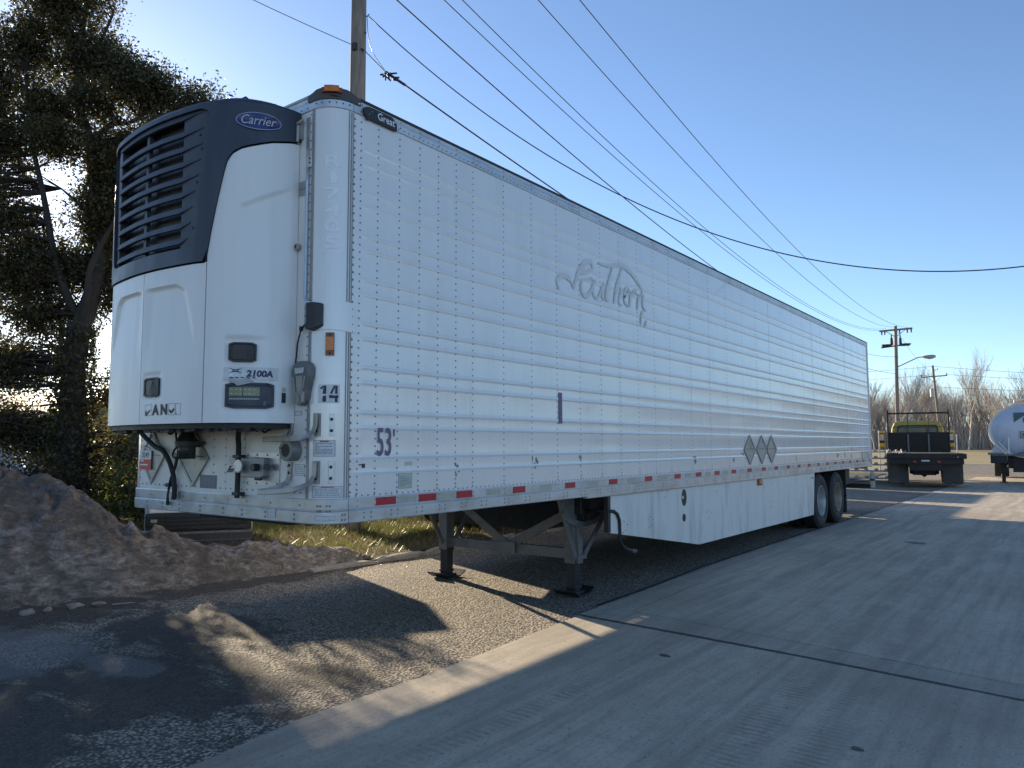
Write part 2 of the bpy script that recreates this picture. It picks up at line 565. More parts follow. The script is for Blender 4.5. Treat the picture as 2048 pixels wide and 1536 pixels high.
def concrete_mat(name, base=(.50, .435, .345), tracks=True):
    m, nt, b = new_mat(name)
    v = coords(nt)
    f1 = noise(nt, v, .9, 6, .6)
    f2 = noise(nt, v, 130, 3, .6)
    c = ramp(nt, f1, [(.3, tuple(x * .86 for x in base)), (.7, tuple(x * 1.1 for x in base))])
    c = mixc(nt, ramp(nt, f2, [(.34, (.5, .5, .5)), (.5, (0, 0, 0))]), c, tuple(x * .45 for x in base))
    # brushed longitudinal streaks and tyre wear along the lane
    st = noise(nt, coords(nt, (2.6, .16, 1)), 3.2, 7, .68)
    c = mixc(nt, ramp(nt, st, [(.44, (0, 0, 0)), (.68, (.7, .7, .7))]), c, tuple(x * .5 for x in base))
    scuff = noise(nt, coords(nt, (.9, 7, 1), loc=(3, 1, 0)), 9, 6, .75)
    c = mixc(nt, ramp(nt, scuff, [(.60, (0, 0, 0)), (.76, (.55, .55, .55))]), c, tuple(x * .33 for x in base))
    sm = noise(nt, v, .35, 4, .6)
    c = mixc(nt, ramp(nt, sm, [(.48, (0, 0, 0)), (.72, (.55, .55, .55))]), c, (.20, .15, .11))
    sp = N(nt, 'ShaderNodeSeparateXYZ')
    nt.links.new(v, sp.inputs[0])
    wobx = mathn(nt, 'ADD', sp.outputs[0], mathn(nt, 'MULTIPLY', noise(nt, coords(nt, (.0, .25, 1)), 1.0, 2, .5), .6))
    trk = None
    for cx, hw in ((2.62, .16), (2.98, .13), (1.45, .10), (4.4, .18), (4.78, .15)):
        d_ = mathn(nt, 'ABSOLUTE', mathn(nt, 'SUBTRACT', wobx, cx))
        b_ = mathn(nt, 'SUBTRACT', 1.0, mathn(nt, 'DIVIDE', d_, hw), True)
        trk = b_ if trk is None else mathn(nt, 'MAXIMUM', trk, b_)
    tread = N(nt, 'ShaderNodeTexWave', wave_type='BANDS', bands_direction='Y')
    tread.inputs['Scale'].default_value = 5.5
    tread.inputs['Distortion'].default_value = 2.6
    tread.inputs['Detail'].default_value = 3
    tread.inputs['Detail Scale'].default_value = 3
    nt.links.new(v, tread.inputs['Vector'])
    tm = mathn(nt, 'MULTIPLY', mathn(nt, 'MULTIPLY', ramp(nt, trk, [(.0, (0, 0, 0)), (.5, (1, 1, 1))]), ramp(nt, tread.outputs['Fac'], [(.3, (.25, .25, .25)), (.7, (1, 1, 1))])), ramp(nt, noise(nt, coords(nt, (1, .5, 1)), 3.4, 8, .78), [(.38, (.05, .05, .05)), (.60, (1, 1, 1))]))
    c = mixc(nt, tm, c, tuple(x * .52 for x in base))
    mott = noise(nt, v, 5.5, 7, .72)
    c = mixc(nt, ramp(nt, mott, [(.30, (.55, .55, .55)), (.52, (0, 0, 0))]), c, tuple(x * .62 for x in base))
    c = mixc(nt, ramp(nt, mott, [(.60, (0, 0, 0)), (.80, (.5, .5, .5))]), c, tuple(min(1, x * 1.22) for x in base))
    gr_ = noise(nt, coords(nt, (1, .6, 1)), 55, 3, .75)
    c = mixc(nt, ramp(nt, gr_, [(.32, (.65, .65, .65)), (.46, (0, 0, 0))]), c, tuple(x * .45 for x in base))
    pit = N(nt, 'ShaderNodeTexVoronoi')
    pit.inputs['Scale'].default_value = 11
    nt.links.new(v, pit.inputs['Vector'])
    pm = ramp(nt, pit.outputs['Distance'], [(.045, (.8, .8, .8)), (.09, (0, 0, 0))])
    c = mixc(nt, pm, c, (.05, .045, .04))
    nt.links.new(c, b.inputs['Base Color'])
    b.inputs['Roughness'].default_value = .8
    b.inputs['Specular IOR Level'].default_value = .35
    n1 = add_bump(nt, b, f2, .35, .004)
    n2 = add_bump(nt, b, noise(nt, coords(nt, (1, 5, 1)), 40, 4, .65), .25, .006, n1)
    add_bump(nt, b, ramp(nt, pit.outputs['Distance'], [(.03, (0, 0, 0)), (.1, (1, 1, 1))]), .5, .006, n2)
    return m
CONC = concrete_mat('slab_concrete')
CONC2 = concrete_mat('slab_concrete_grey', (.46, .405, .33))

road = thing('concrete_road', None, None, (0, 0, 0))
tag(road, kind='structure')
def slab(poly, mat=CONC, z=.022):
    mb = MB()
    mb.prism(poly, lambda u, v, t: (u, v, t), -.08, z)
    return build(mb, 'slab', mat, road, bevel=.008)
G = .008
def wob(x, y0, y1, n, amp):
    return [(x + random.uniform(-amp, amp), y0 + (y1 - y0) * i / n) for i in range(n + 1)]
# near slab, its ragged edge against the aggregate
edge = [(.36, -6), (.33, -2.5), (.30, -.96), (.21, -.30), (.22, .3), (.235, .72), (.19, 1.6), (.15, 2.4), (.13, 2.84)]
slab(edge + [(2.2, 2.67), (5.3, 2.30), (5.3, -6)][0:3])
slab([(.10, 2.87), (.10, 3.26), (.40, 3.305), (2.2, 3.05), (5.3, 2.58), (5.3, 2.325), (2.2, 2.695)], CONC2)
slab([(.07, 3.28), (.06, 4.2), (-.03, 6.2), (-.03, 9.4), (.02, 12), (.05, 15.4), (.36, 15.4), (.35, 9.3), (.37, 5.2), (.42, 3.33)], CONC2, .020)
slab([(.445, 3.32), (.385, 5.2), (.365, 9.3), (.38, 15.4), (5.3, 15.4), (5.3, 2.605), (2.2, 3.075)])
slab([(.05, 15.42), (.1, 24), (.36, 24), (.36, 15.42)], CONC2, .020)
slab([(.38, 15.42), (.38, 24), (5.3, 24), (5.3, 15.42)])
slab([(.1, 24.02), (.1, 38), (5.3, 38), (5.3, 24.02)])
for y0, y1 in ((-12, 2.3), (2.33, 9), (9.03, 16), (16.03, 24), (24.03, 38)):
    slab([(5.33, y0), (9.6, y0), (9.6, y1), (5.33, y1)])
def seal(pts, w, z=.0265):
    mb = MB()
    L, R_ = [], []
    dense = []
    for (a, b_) in zip(pts[:-1], pts[1:]):
        n = max(2, int(math.dist(a, b_) / .05))
        dense += [(a[0] + (b_[0] - a[0]) * i / n, a[1] + (b_[1] - a[1]) * i / n) for i in range(n)]
    dense.append(pts[-1])
    for i, p in enumerate(dense):
        q0, q1 = dense[max(0, i - 1)], dense[min(len(dense) - 1, i + 1)]
        d = Vector((q1[0] - q0[0], q1[1] - q0[1])).normalized()
        nrm = Vector((-d.y, d.x))
        a, b_ = w * random.uniform(.6, 1.25) / 2, w * random.uniform(.6, 1.25) / 2
        L.append((p[0] + nrm.x * a, p[1] + nrm.y * a, z))
        R_.append((p[0] - nrm.x * b_, p[1] - nrm.y * b_, z))
    n = len(L)
    mb.add(L + R_, [(i, i + 1, n + i + 1, n + i) for i in range(n - 1)])
    return build(mb, 'joint_seal', TAR, road, fix=False)
seal([(.12, 2.855), (1.2, 2.775), (2.2, 2.682), (3.4, 2.53), (5.3, 2.31)], .036)
seal([(.06, 3.3), (.05, 4.2), (-.035, 6.2), (-.035, 9.4), (.015, 12), (.045, 15.4), (.09, 24)], .05, .0262)
def puddle(cx, cy, rx, ry, name, mat, z, parent):
    mb = MB()
    n = 40
    ph = [random.uniform(0, 6) for _ in range(4)]
    pts = []
    for k in range(n):
        t = 2 * PI * k / n
        rr = 1 + .16 * math.sin(2 * t + ph[0]) + .1 * math.sin(3 * t + ph[1]) + .07 * math.sin(7 * t + ph[2]) + .05 * math.sin(13 * t + ph[3])
        pts.append((cx + rx * rr * math.cos(t), cy + ry * rr * math.sin(t), z))
    mb.add(pts, [tuple(range(n))])
    return build(mb, name, mat, parent, fix=False)
puddle(2.90, 1.12, .035, .022, 'stain', STAIN, .0265, road)
puddle(1.79, 10.25, .16, .12, 'stain', STAIN, .0265, road)
puddle(1.35, 2.1, .05, .025, 'stain', STAIN, .0265, road)

# verge behind the kerb
def verge_mat():
    m, nt, b = new_mat('verge_soil')
    v = coords(nt)
    f = noise(nt, v, 1.3, 7, .65)
    f2 = noise(nt, v, 18, 6, .7)
    c = ramp(nt, f, [(.3, (.085, .06, .04)), (.5, (.075, .07, .03)), (.7, (.06, .075, .025))])
    c = mixc(nt, ramp(nt, f2, [(.4, (.6, .6, .6)), (.65, (0, 0, 0))]), c, (.045, .034, .022))
    nt.links.new(c, b.inputs['Base Color'])
    b.inputs['Roughness'].default_value = .95
    add_bump(nt, b, f2, .8, .04)
    return m
def vz(x, y):
    return .055 + .05 * math.sin(x * 1.3 + y) * .4 + .02 * math.sin(y * 2.3)
mb = MB()
vx = lambda x, y: x if x < -14 else -14 + (x + 14) * ((-4.0 if y > 2.9 else -5.6 + 1.6 * smoothstep(1.6, 2.9, y)) + 14) / 10
mb.grid(lambda x, y: (vx(x, y), y, vz(x, y) if x < -4.02 else .03), [-60, -30, -20] + list(np.linspace(-14, -4.6, 24)) + [-4.25, -4.0], [-40, -15, -8] + list(np.linspace(-5, 16, 43)) + [25, 40])
tag(build(mb, 'verge', verge_mat(), smooth=True), kind='structure')

# kerb stones
kerb = thing('kerb', None, None, (0, 0, 0))
tag(kerb, kind='structure')
ky = 2.95
kx = lambda y: -3.86 - .1 * math.sin(y * .9)
while ky < 15:
    L = random.uniform(.55, 1.0)
    mb = MB()
    n = 7
    w, h = random.uniform(.13, .18), random.uniform(.05, .09)
    if ky < 3.4: h = .05
    tilt = random.uniform(-.06, .06)
    vs = []
    for i in range(n):
        y = ky + L * i / (n - 1)
        x0 = kx(y) + tilt * (i / (n - 1) - .5)
        e = .55 if i in (0, n - 1) else 1
        j = lambda a: random.uniform(-a, a)
        vs += [(x0 + w / 2 + j(.015), y + j(.02), -.03), (x0 + w / 2 - .015 + j(.015), y, h * .65 * e + j(.01)), (x0 + w * .25 + j(.02), y, h * e + j(.012)),
               (x0 - w * .25 + j(.02), y, h * e + j(.012)), (x0 - w / 2, y, h * .6 * e), (x0 - w / 2, y, -.03)]
    fs = [(i * 6 + k, i * 6 + k + 1, (i + 1) * 6 + k + 1, (i + 1) * 6 + k) for i in range(n - 1) for k in range(5)] + [tuple(range(6)), tuple(range((n - 1) * 6, n * 6))]
    mb.add(vs, fs)
    build(mb, 'kerbstone', KERBM, kerb, smooth=False)
    ky += L + random.uniform(.02, .06)

# heap of dirty snow and soil
from mathutils import noise as mn
def mound_mat():
    m, nt, b = new_mat('dirty_snow')
    v = coords(nt)
    f = noise(nt, v, 1.1, 9, .68, .8)
    f2 = noise(nt, coords(nt, (1, 1, 2.2)), 7, 8, .72, .5)
    f3 = noise(nt, v, 40, 5, .7)
    c = ramp(nt, f2, [(.30, (.06, .047, .037)), (.43, (.17, .145, .127)), (.55, (.32, .285, .258)), (.66, (.56, .51, .475))])
    c = mixc(nt, ramp(nt, f, [(.38, (.8, .8, .8)), (.6, (0, 0, 0))]), c, (.10, .085, .072))
    wv = N(nt, 'ShaderNodeTexVoronoi', feature='DISTANCE_TO_EDGE')
    wv.inputs['Scale'].default_value = 1.6
    dv = N(nt, 'ShaderNodeMapping')
    nv = N(nt, 'ShaderNodeTexNoise')
    nv.inputs['Scale'].default_value = 1.8
    nv.inputs['Detail'].default_value = 5
    nt.links.new(v, nv.inputs['Vector'])
    vm = N(nt, 'ShaderNodeVectorMath', operation='MULTIPLY_ADD')
    vm.inputs[1].default_value = (1.3, 1.3, 1.3)
    nt.links.new(nv.outputs['Color'], vm.inputs[0])
    nt.links.new(v, vm.inputs[2])
    nt.links.new(vm.outputs[0], wv.inputs['Vector'])
    crust = ramp(nt, wv.outputs['Distance'], [(.006, (.6, .6, .6)), (.03, (0, 0, 0))])
    crust = mixc(nt, ramp(nt, f, [(.45, (1, 1, 1)), (.6, (0, 0, 0))]), crust, (0, 0, 0))
    c = mixc(nt, crust, c, (.42, .38, .35))
    nt.links.new(c, b.inputs['Base Color'])
    b.inputs['Roughness'].default_value = .8
    n1 = add_bump(nt, b, f2, 1.0, .06)
    add_bump(nt, b, f3, .8, .02, n1)
    return m
foot = [(-6, -5.4), (-1.5, -4.95), (-.19, -4.76), (.26, -4.70), (.82, -4.42), (1.68, -4.28), (2.59, -4.05), (3.33, -3.9), (4.4, -3.86)]
ridge = [(-6, 1.4), (-.6, 1.36), (.0, 1.30), (.35, 1.24), (.75, 1.12), (1.0, .92), (1.25, .70), (1.5, .58), (1.8, .46), (2.1, .37), (2.6, .30), (3.2, .25), (3.7, .18), (4.15, .04), (4.3, 0)]
fy, fx = zip(*foot)
ry, rz_ = zip(*ridge)
def mound_z(x, y):
    x0 = np.interp(y, fy, fx)
    H = np.interp(y, ry, rz_)
    wdt = .35 + H * .85
    t = (x0 - x) / wdt
    if t < 0:
        return -.06
    s = math.sin(min(t, 1) * PI / 2) ** .8
    if t > 1:
        s *= max(0, 1 - ((t - 1.1) / 2.2)) if t > 1.1 else 1
    p = Vector((x, y, .0))
    wv = Vector((mn.noise(p * 1.7), mn.noise(p * 1.7 + Vector((9, 4, 2))), 0)) * .35
    q = p + wv
    n1 = mn.fractal(q * 1.3, 1.0, 2.1, 4)
    n2 = mn.fractal(q * 6.0 + Vector((7, 3, 1)), .75, 2.1, 4)
    n3 = mn.ridged_multi_fractal(q * 2.4, .9, 2.0, 4, 1.0, 2.0)
    ds = mn.voronoi(q * 4.2)[0]
    lump = max(0, .55 - ds[0]) * .6 * (1 if mn.noise(p * .8 + Vector((3, 3, 3))) > -.15 else .25)
    ds2 = mn.voronoi(q * 10.5 + Vector((2, 5, 0)))[0]
    lump += max(0, .5 - ds2[0]) * .16
    k = min(1, t * 3.5)
    am = min(.3, H * .35 + .05)
    return max(-.06, H * s + k * am * (.42 * n1 + .26 * (n3 - 1.0) + .8 * lump) + k * .065 * n2 + k * .13 * lump - .03 * k)
mb = MB()
mb.grid(lambda x, y: (x, y, mound_z(x, y)), np.linspace(-8.6, -3.75, 230), np.linspace(-3.5, 4.4, 340))
tag(build(mb, 'snow_mound', mound_mat(), smooth=True, fix=False), kind='structure')

# small stones and a stick at its foot
def rock(c, r, name='stone'):
    bm = bmesh.new()
    bmesh.ops.create_icosphere(bm, subdivisions=2, radius=r)
    s = Vector((random.uniform(1.1, 1.5), random.uniform(.8, 1.1), random.uniform(.55, .7)))
    ph = Vector((random.uniform(0, 50), 0, 0))
    for v in bm.verts:
        k = 1 + .45 * mn.noise(v.co / r * 1.1 + ph)
        v.co = Vector((v.co.x * s.x, v.co.y * s.y, v.co.z * s.z)) * k
    me = bpy.data.meshes.new(name)
    bm.to_mesh(me)
    bm.free()
    me.materials.append(STONE)
    o = bpy.data.objects.new(name, me)
    COL.objects.link(o)
    o.location = c
    o.rotation_euler.z = random.uniform(0, 3)
    return o
for (x, y, r), lab in zip([(-4.17, -.15, .05), (-4.16, .02, .042), (-4.10, .24, .052), (-4.02, .44, .046)],
                          ['brown stone farthest left of the four at the foot of the dirt heap', 'flat stone second from left at the foot of the dirt heap',
                           'largest pale stone, third from left, at the foot of the dirt heap', 'rounded stone farthest right of the four at the foot of the dirt heap']):
    tag(rock((x, y, r * .42), r), lab, 'stone', 'stones along the foot of the heap')
mb = MB()
mb.tube([(-3.92, .52, .012), (-3.84, .60, .02), (-3.74, .66, .03)], [.005, .005, .003], 6)
mb.tube([(-3.84, .60, .02), (-3.85, .68, .015)], [.004, .002], 5)
tag(build(mb, 'stick', TWIG), 'thin pale broken stick lying on the dark asphalt by the stones', 'stick')

# ------------------------------------------------------------------ the refrigerated trailer
W, L, RC = 2.6, 16.15, .185
ZB, ZR, ZP, ZT = 1.083, 1.245, 3.907, 4.0
T = thing('semi_trailer', 'long white refrigerated box trailer with ribbed side, standing on its landing legs on the asphalt', 'trailer', (-1.3, 8, 0))

def cpt(ang, off=0):
    """point on the rounded near front corner; 0 = front seam, 90 = side seam"""
    t = math.radians(ang)
    return (-RC + (RC + off) * math.sin(t), RC - (RC + off) * math.cos(t))
def front_fn(off):
    return lambda a, b: (a, -off, b)
def corner_fn(off):
    def fn(a, b):
        x, y = cpt(a, off)
        return (x, y, b)
    return fn
def side_fn(off):
    return lambda a, b: (off, a, b)
def patch(name, mat, fn, a0, a1, b0, b1, parent=T, thick=None, na=2, label=None):
    """thin plate on a surface: fn(offset) -> (a, b) -> point"""
    o0, o1 = thick
    mb = MB()
    us = list(np.linspace(a0, a1, na))
    f1, f0 = fn(o1), fn(o0)
    vs = [f1(u, b0) for u in us] + [f1(u, b1) for u in us] + [f0(u, b0) for u in us] + [f0(u, b1) for u in us]
    n = na
    fs = []
    for i in range(n - 1):
        fs += [(i, i + 1, n + i + 1, n + i), (i, 2 * n + i, 2 * n + i + 1, i + 1), (n + i, n + i + 1, 3 * n + i + 1, 3 * n + i)]
    fs += [(0, n, 3 * n, 2 * n), (n - 1, 2 * n + n - 1, 3 * n + n - 1, 2 * n - 1)]
    mb.add(vs, fs)
    o = build(mb, name, mat, parent)
    if label: o['label'] = label
    return o

# side sheets with pressed ribs
ribs = []
for top in (1.518, 1.823, 2.131, 2.434, 2.741, 3.05, 3.36, 3.667):
    ribs += [top - .104, top]
zs = [(1.238, 0)]
for z in ribs:
    zs += [(z - .022, 0), (z - .016, .0004), (z - .011, .0018), (z - .006, .0036), (z, .0044), (z + .006, .0036), (z + .011, .0018), (z + .016, .0004), (z + .022, 0)]
zs.append((3.925, 0))
bounds = [.185, 1.474, 2.712, 3.94, 5.181, 6.428, 7.669, 8.93, 10.19, 11.43, 12.67, 13.91, 15.13, 16.09]
for k in range(len(bounds) - 1):
    y0, y1 = bounds[k], bounds[k + 1]
    mb = MB()
    if k == 0:
        ysq = [y0, .285, .315, y1]
        amp = [0, 0, 1, 1]
    else:
        ysq = [y0 - .025, y1]
        amp = [1, 1]
    lap = .0014 * (k % 2)
    mb.grid(lambda u, v: (lap + zs[v][1] * np.interp(u, ysq, amp), u, zs[v][0]), ysq, range(len(zs)))
    # returned edges
    for yy in (ysq[0], ysq[-1]):
        mb.add([(lap, yy, 1.238), (lap, yy, 3.925), (-.02, yy, 3.925), (-.02, yy, 1.238)], [(0, 1, 2, 3)])
    o = build(mb, 'side_sheet', WHITE, T, fix=False)
    smooth_by_angle(o, 50)
# inner box: far side, roof, floor, rear doors
mb = MB()
mb.box(-W, -.012, .19, L - .02, ZB + .03, ZP + .01)
build(mb, 'box_core', STEELD, T)
mb = MB()
mb.box(-W - .002, -W + .01, .2, L - .05, ZR, ZP)
build(mb, 'far_side_panel', WHITE, T)
mb = MB()
mb.grid(lambda u, v: (u, v, ZT - .02 + .05 * (1 - ((u + 1.3) / 1.3) ** 2)), np.linspace(-W + .01, -.01, 13), [.03, 4, 8, 12, L - .02])
build(mb, 'roof', ALU, T, smooth=True)
# front wall in three sheets, then the curved corner panels
for a0, a1 in ((-2.41, -1.142), (-1.138, -.898), (-.894, -.188)):
    patch('front_sheet', WHITEF, front_fn, a0, a1, 1.23, 3.93, thick=(-.02, .0 if a0 != -1.138 else .0015))
patch('corner_panel', WHITE, corner_fn, .5, 89.5, 1.23, 3.925, thick=(-.02, 0), na=15)
mb = MB()
vv, ff = [], []
for i in range(13):
    t = math.radians(90 * i / 12)
    x, y = -W + RC - RC * math.sin(t), RC - RC * math.cos(t)
    vv += [(x, y, 1.23), (x, y, 3.93)]
ff = [(2 * i, 2 * i + 2, 2 * i + 3, 2 * i + 1) for i in range(12)]
mb.add(vv, ff)
build(mb, 'corner_panel', WHITE, T, smooth=True)

# path round the front for the rails
def plan(off, y_end=L):
    pts = [(-W - off, y_end)] + [(-W + RC - (RC + off) * math.sin(math.radians(a)), RC - (RC + off) * math.cos(math.radians(a))) for a in range(90, -1, -10)]
    pts += [(-RC + (RC + off) * math.sin(math.radians(a)), RC - (RC + off) * math.cos(math.radians(a))) for a in range(0, 91, 10)]
    pts += [(off, y_end)]
    return pts
def rail(prof, name, mat, i0, i1, ends=None):
    """prof: (offset, z) closed; i0..i1 indices into plan()"""
    mb = MB()
    rings = []
    n = len(prof)
    cols = [plan(o)[i0:i1] for o, z in prof]
    m = len(cols[0])
    vs = []
    for j in range(m):
        for k, (o, z) in enumerate(prof):
            x, y = cols[k][j]
            if ends and j == m - 1:
                y = ends[1]
            if ends and j == 0:
                y = ends[0]
            vs.append((x, y, z))
    fs = []
    for j in range(m - 1):
        for k in range(n):
            k2 = (k + 1) % n
            fs.append((j * n + k, (j + 1) * n + k, (j + 1) * n + k2, j * n + k2))
    fs += [tuple(range(n)), tuple(range((m - 1) * n, m * n))]
    mb.add(vs, fs)
    o = build(mb, name, mat, T)
    return smooth_by_angle(o, 13)
rp = [(-.03, ZB), (.012, ZB), (.0135, ZB + .006), (.0135, 1.160), (.010, 1.166), (.004, 1.168), (.004, 1.173), (.008, 1.176), (.009, 1.240), (.006, 1.247), (-.03, 1.247)]
rail(rp, 'front_bottom_rail', ALU, 1, 21)
rp2 = [(o + .0012, z) for o, z in rp]
mbs = MB()
def side_rail(y0, y1, z_lo, nm='side_bottom_rail', x=0, sgn=1):
    mb = MB()
    pr = [(o, (z if z > ZB + .01 else z_lo + (z - ZB))) for o, z in rp2]
    n = len(pr)
    vs = [(x + sgn * o, y0, z) for o, z in pr] + [(x + sgn * o, y1, z) for o, z in pr]
    fs = [(k, n + k, n + (k + 1) % n, (k + 1) % n) for k in range(n)] + [tuple(range(n)), tuple(range(n, 2 * n))]
    mb.add(vs, fs)
    return build(mb, nm, ALU, T)
side_rail(.188, 3.20, ZB)
side_rail(3.204, L - .06, ZB - .018)
side_rail(.2, L - .06, ZB, x=-W, sgn=-1)
tp = [(-.03, 3.905), (.004, 3.905), (.006, 3.909), (.006, 3.962), (.0045, 3.965), (.0045, 3.968), (.006, 3.971), (.006, 4.0), (-.03, 4.0)]
rail(tp, 'front_top_rail', ALU, 1, 21)
mb = MB()
n = len(tp)
mb.add([(o + .001, .188, z) for o, z in tp] + [(o + .001, L, z) for o, z in tp], [(k, n + k, n + (k + 1) % n, (k + 1) % n) for k in range(n)] + [tuple(range(n)), tuple(range(n, 2 * n))])
build(mb, 'side_top_rail', ALU, T)
mb = MB()
mb.add([(-W - o, .188, z) for o, z in tp] + [(-W - o, L, z) for o, z in tp], [(k, n + k, n + (k + 1) % n, (k + 1) % n) for k in range(n)] + [tuple(range(n)), tuple(range(n, 2 * n))])
build(mb, 'side_top_rail', ALU, T)
ROOFE = M('roof_edge', (.05, .036, .028), .6, .2, .3, 6)
mb = MB()
mb.box(-.05, .013, .24, L + .01, 3.999, 4.022)
build(mb, 'roof_edge', ROOFE, T, bevel=.006)
mb = MB()
mb.box(-W + .2, -.2, -.012, .06, 3.998, 4.02)
build(mb, 'roof_edge', ALUD, T, bevel=.006)
# rear frame
mb = MB()
mb.box(-W - .012, -W + .09, L - .06, L + .02, 1.05, 4.03)
mb.box(-.09, .014, L - .06, L + .02, 1.05, 4.0)
mb.box(-W + .09, -.09, L - .06, L + .02, 3.85, 4.0)
mb.box(-W + .09, -.09, L - .06, L + .02, 1.0, 1.2)
build(mb, 'rear_frame', ALU, T)
for x0 in (-W + .1, -1.295):
    mb = MB()
    mb.box(x0, x0 + 1.19, L - .04, L + .005, 1.205, 3.845)
    build(mb, 'rear_door', WHITE, T)

# corner seam trims
for a, fn_, z0, z1 in ((-3.2, corner_fn, 1.25, 2.36), (-3.2, corner_fn, 2.57, 3.9)):
    mb = MB()
    mb.box(-RC - .012, -RC + .012, -.006, .01, z0, z1)
    build(mb, 'seam_trim', TRIM, T, bevel=.002)
for z0, z1 in ((1.25, 2.36), (2.565, 3.9)):
    mb = MB()
    for dy, w in ((-.032, .007), (-.014, .008), (.004, .006)):
        x, y = (-.0025 if dy < -.02 else 0), RC + dy
        mb.box(-.012, .004 + (0 if dy > -.02 else -.002), y, y + w, z0, z1)
    build(mb, 'seam_trim', TRIM, T, bevel=.0015)
# plate that bridges the corner, with its slightly raised lower edge
mb = MB()
us = [(-.225, -.004), (-.2, -.0045)] + [cpt(a, .0055) for a in np.linspace(0, 90, 31)] + [(.0055, .2), (.005, .235)]
vs = [(x, y, 2.358 + .012 * math.sin(PI * i / (len(us) - 1))) for i, (x, y) in enumerate(us)] + [(x, y, 2.557) for x, y in us]
n = len(us)
mb.add(vs, [(i, i + 1, n + i + 1, n + i) for i in range(n - 1)])
inn = [(x * .93 - .0127, y) for x, y in us]
mb.add([(x, y, z) for x, y, z in vs[:n]] + [(x * .985 - .003, y, z) for x, y, z in vs[:n]], [(i, i + 1, n + i + 1, n + i) for i in range(n - 1)])
mb.add([vs[n - 1], (-.001, vs[n - 1][1], vs[n - 1][2]), (-.001, vs[n - 1][1], 2.557), vs[2 * n - 1]], [(0, 1, 2, 3)])
build(mb, 'corner_plate', WHITE, T, fix=False)
mb = MB()
for z in (2.385, 2.455, 2.525):
    pass
# rivets, all the rows in one
def rivet(mb, p, nrm, r=.0068, h=.0042):
    nrm = Vector(nrm).normalized()
    a = nrm.orthogonal().normalized()
    b = nrm.cross(a)
    p = Vector(p)
    vs = [p + (a * math.cos(2 * PI * k / 6) + b * math.sin(2 * PI * k / 6)) * r for k in range(6)]
    vs += [p + (a * math.cos(2 * PI * k / 6) + b * math.sin(2 * PI * k / 6)) * r * .6 + nrm * h for k in range(6)]
    mb.add(vs, [(k, (k + 1) % 6, 6 + (k + 1) % 6, 6 + k) for k in range(6)] + [tuple(range(6, 12))])
cols = [.262, .424, .635, .848, 1.055, 1.265, 1.474] + [1.474 + .412 * k for k in range(1, 10)]
y = 5.181
while y < 15.9:
    y += .622
    cols.append(y)
rv = MB()
for yc in cols:
    big = yc < 5.3
    for k in range(50):
        z = 1.335 + .0515 * k
        if any(abs(z - rz) < .012 for rz in ribs):
            z += .014
        if z > 3.885 or (yc < .62 and z > 3.87):
            continue
        rivet(rv, (.0015, yc, z), (1, 0, 0), .0066 if yc < 3 else .0058)
    for z in (1.298, 1.272):
        rivet(rv, (.0015, yc, z), (1, 0, 0), .0075)
y = .2
while y < 16:
    rivet(rv, (.0015, y, 1.259), (1, 0, 0), .0062)
    y += .055
for k in range(51):
    rivet(rv, (.0015, .203, 1.285 + .0515 * k), (1, 0, 0), .0085)
y = .32
while y < 16:
    for dy in (0, .062):
        for z in (1.108 + .004, 1.143):
            rivet(rv, (.0145, y + dy, z - .0), (1, 0, 0), .0078, .004)
    y += .305 if y > 1.4 else .25
for yc in cols:
    for z in (1.19, 1.225):
        rivet(rv, (.0095, yc, z), (1, 0, 0), .0055)
    for z in (3.94, 3.975 - .03):
        rivet(rv, (.007, yc, z), (1, 0, 0), .0055)
    rivet(rv, (.007, yc, 3.982), (1, 0, 0), .0055)
y = .25
while y < 16:
    rivet(rv, (.007, y, 3.928), (1, 0, 0), .0062)
    y += .0525
for a in (8, 22, 38, 52, 66, 80):
    x, yy = cpt(a, .007)
    rivet(rv, (x, yy, 3.94), (math.sin(math.radians(a)), -math.cos(math.radians(a)), 0), .007)
x = -.25
while x > -2.4:
    rivet(rv, (x, -.007, 3.93), (0, -1, 0), .006)
    rivet(rv, (x, -.001, 1.285), (0, -1, 0), .0075)
    x -= .068
for xc in (-.21, -.398, -.905, -1.142, -1.30, -2.40):
    for k in range(42):
        z = 1.335 + .062 * k
        if xc != -.21 and z > 1.76 and xc < -.34:
            continue
        rivet(rv, (xc, -.0018, z), (0, -1, 0), .0062)
for xc in (-.30, -.62, -.9, -1.14, -1.45, -1.75, -2.0, -2.25):
    for z in (1.108, 1.142):
        rivet(rv, (xc, -.0140, z), (0, -1, 0), .009, .005)
    rivet(rv, (xc + .05, -.0095, 1.205), (0, -1, 0), .007, .004)
for a in (28, 34, 46, 52, 76, 82):
    for z in (1.108, 1.142):
        x, yy = cpt(a, .014)
        rivet(rv, (x, yy, z + (.0 if a > 60 else .06)), (math.sin(math.radians(a)), -math.cos(math.radians(a)), 0), .007, .004)
o = build(rv, 'rivets', RIVET, T, fix=False, smooth=True)
o['kind'] = 'stuff'

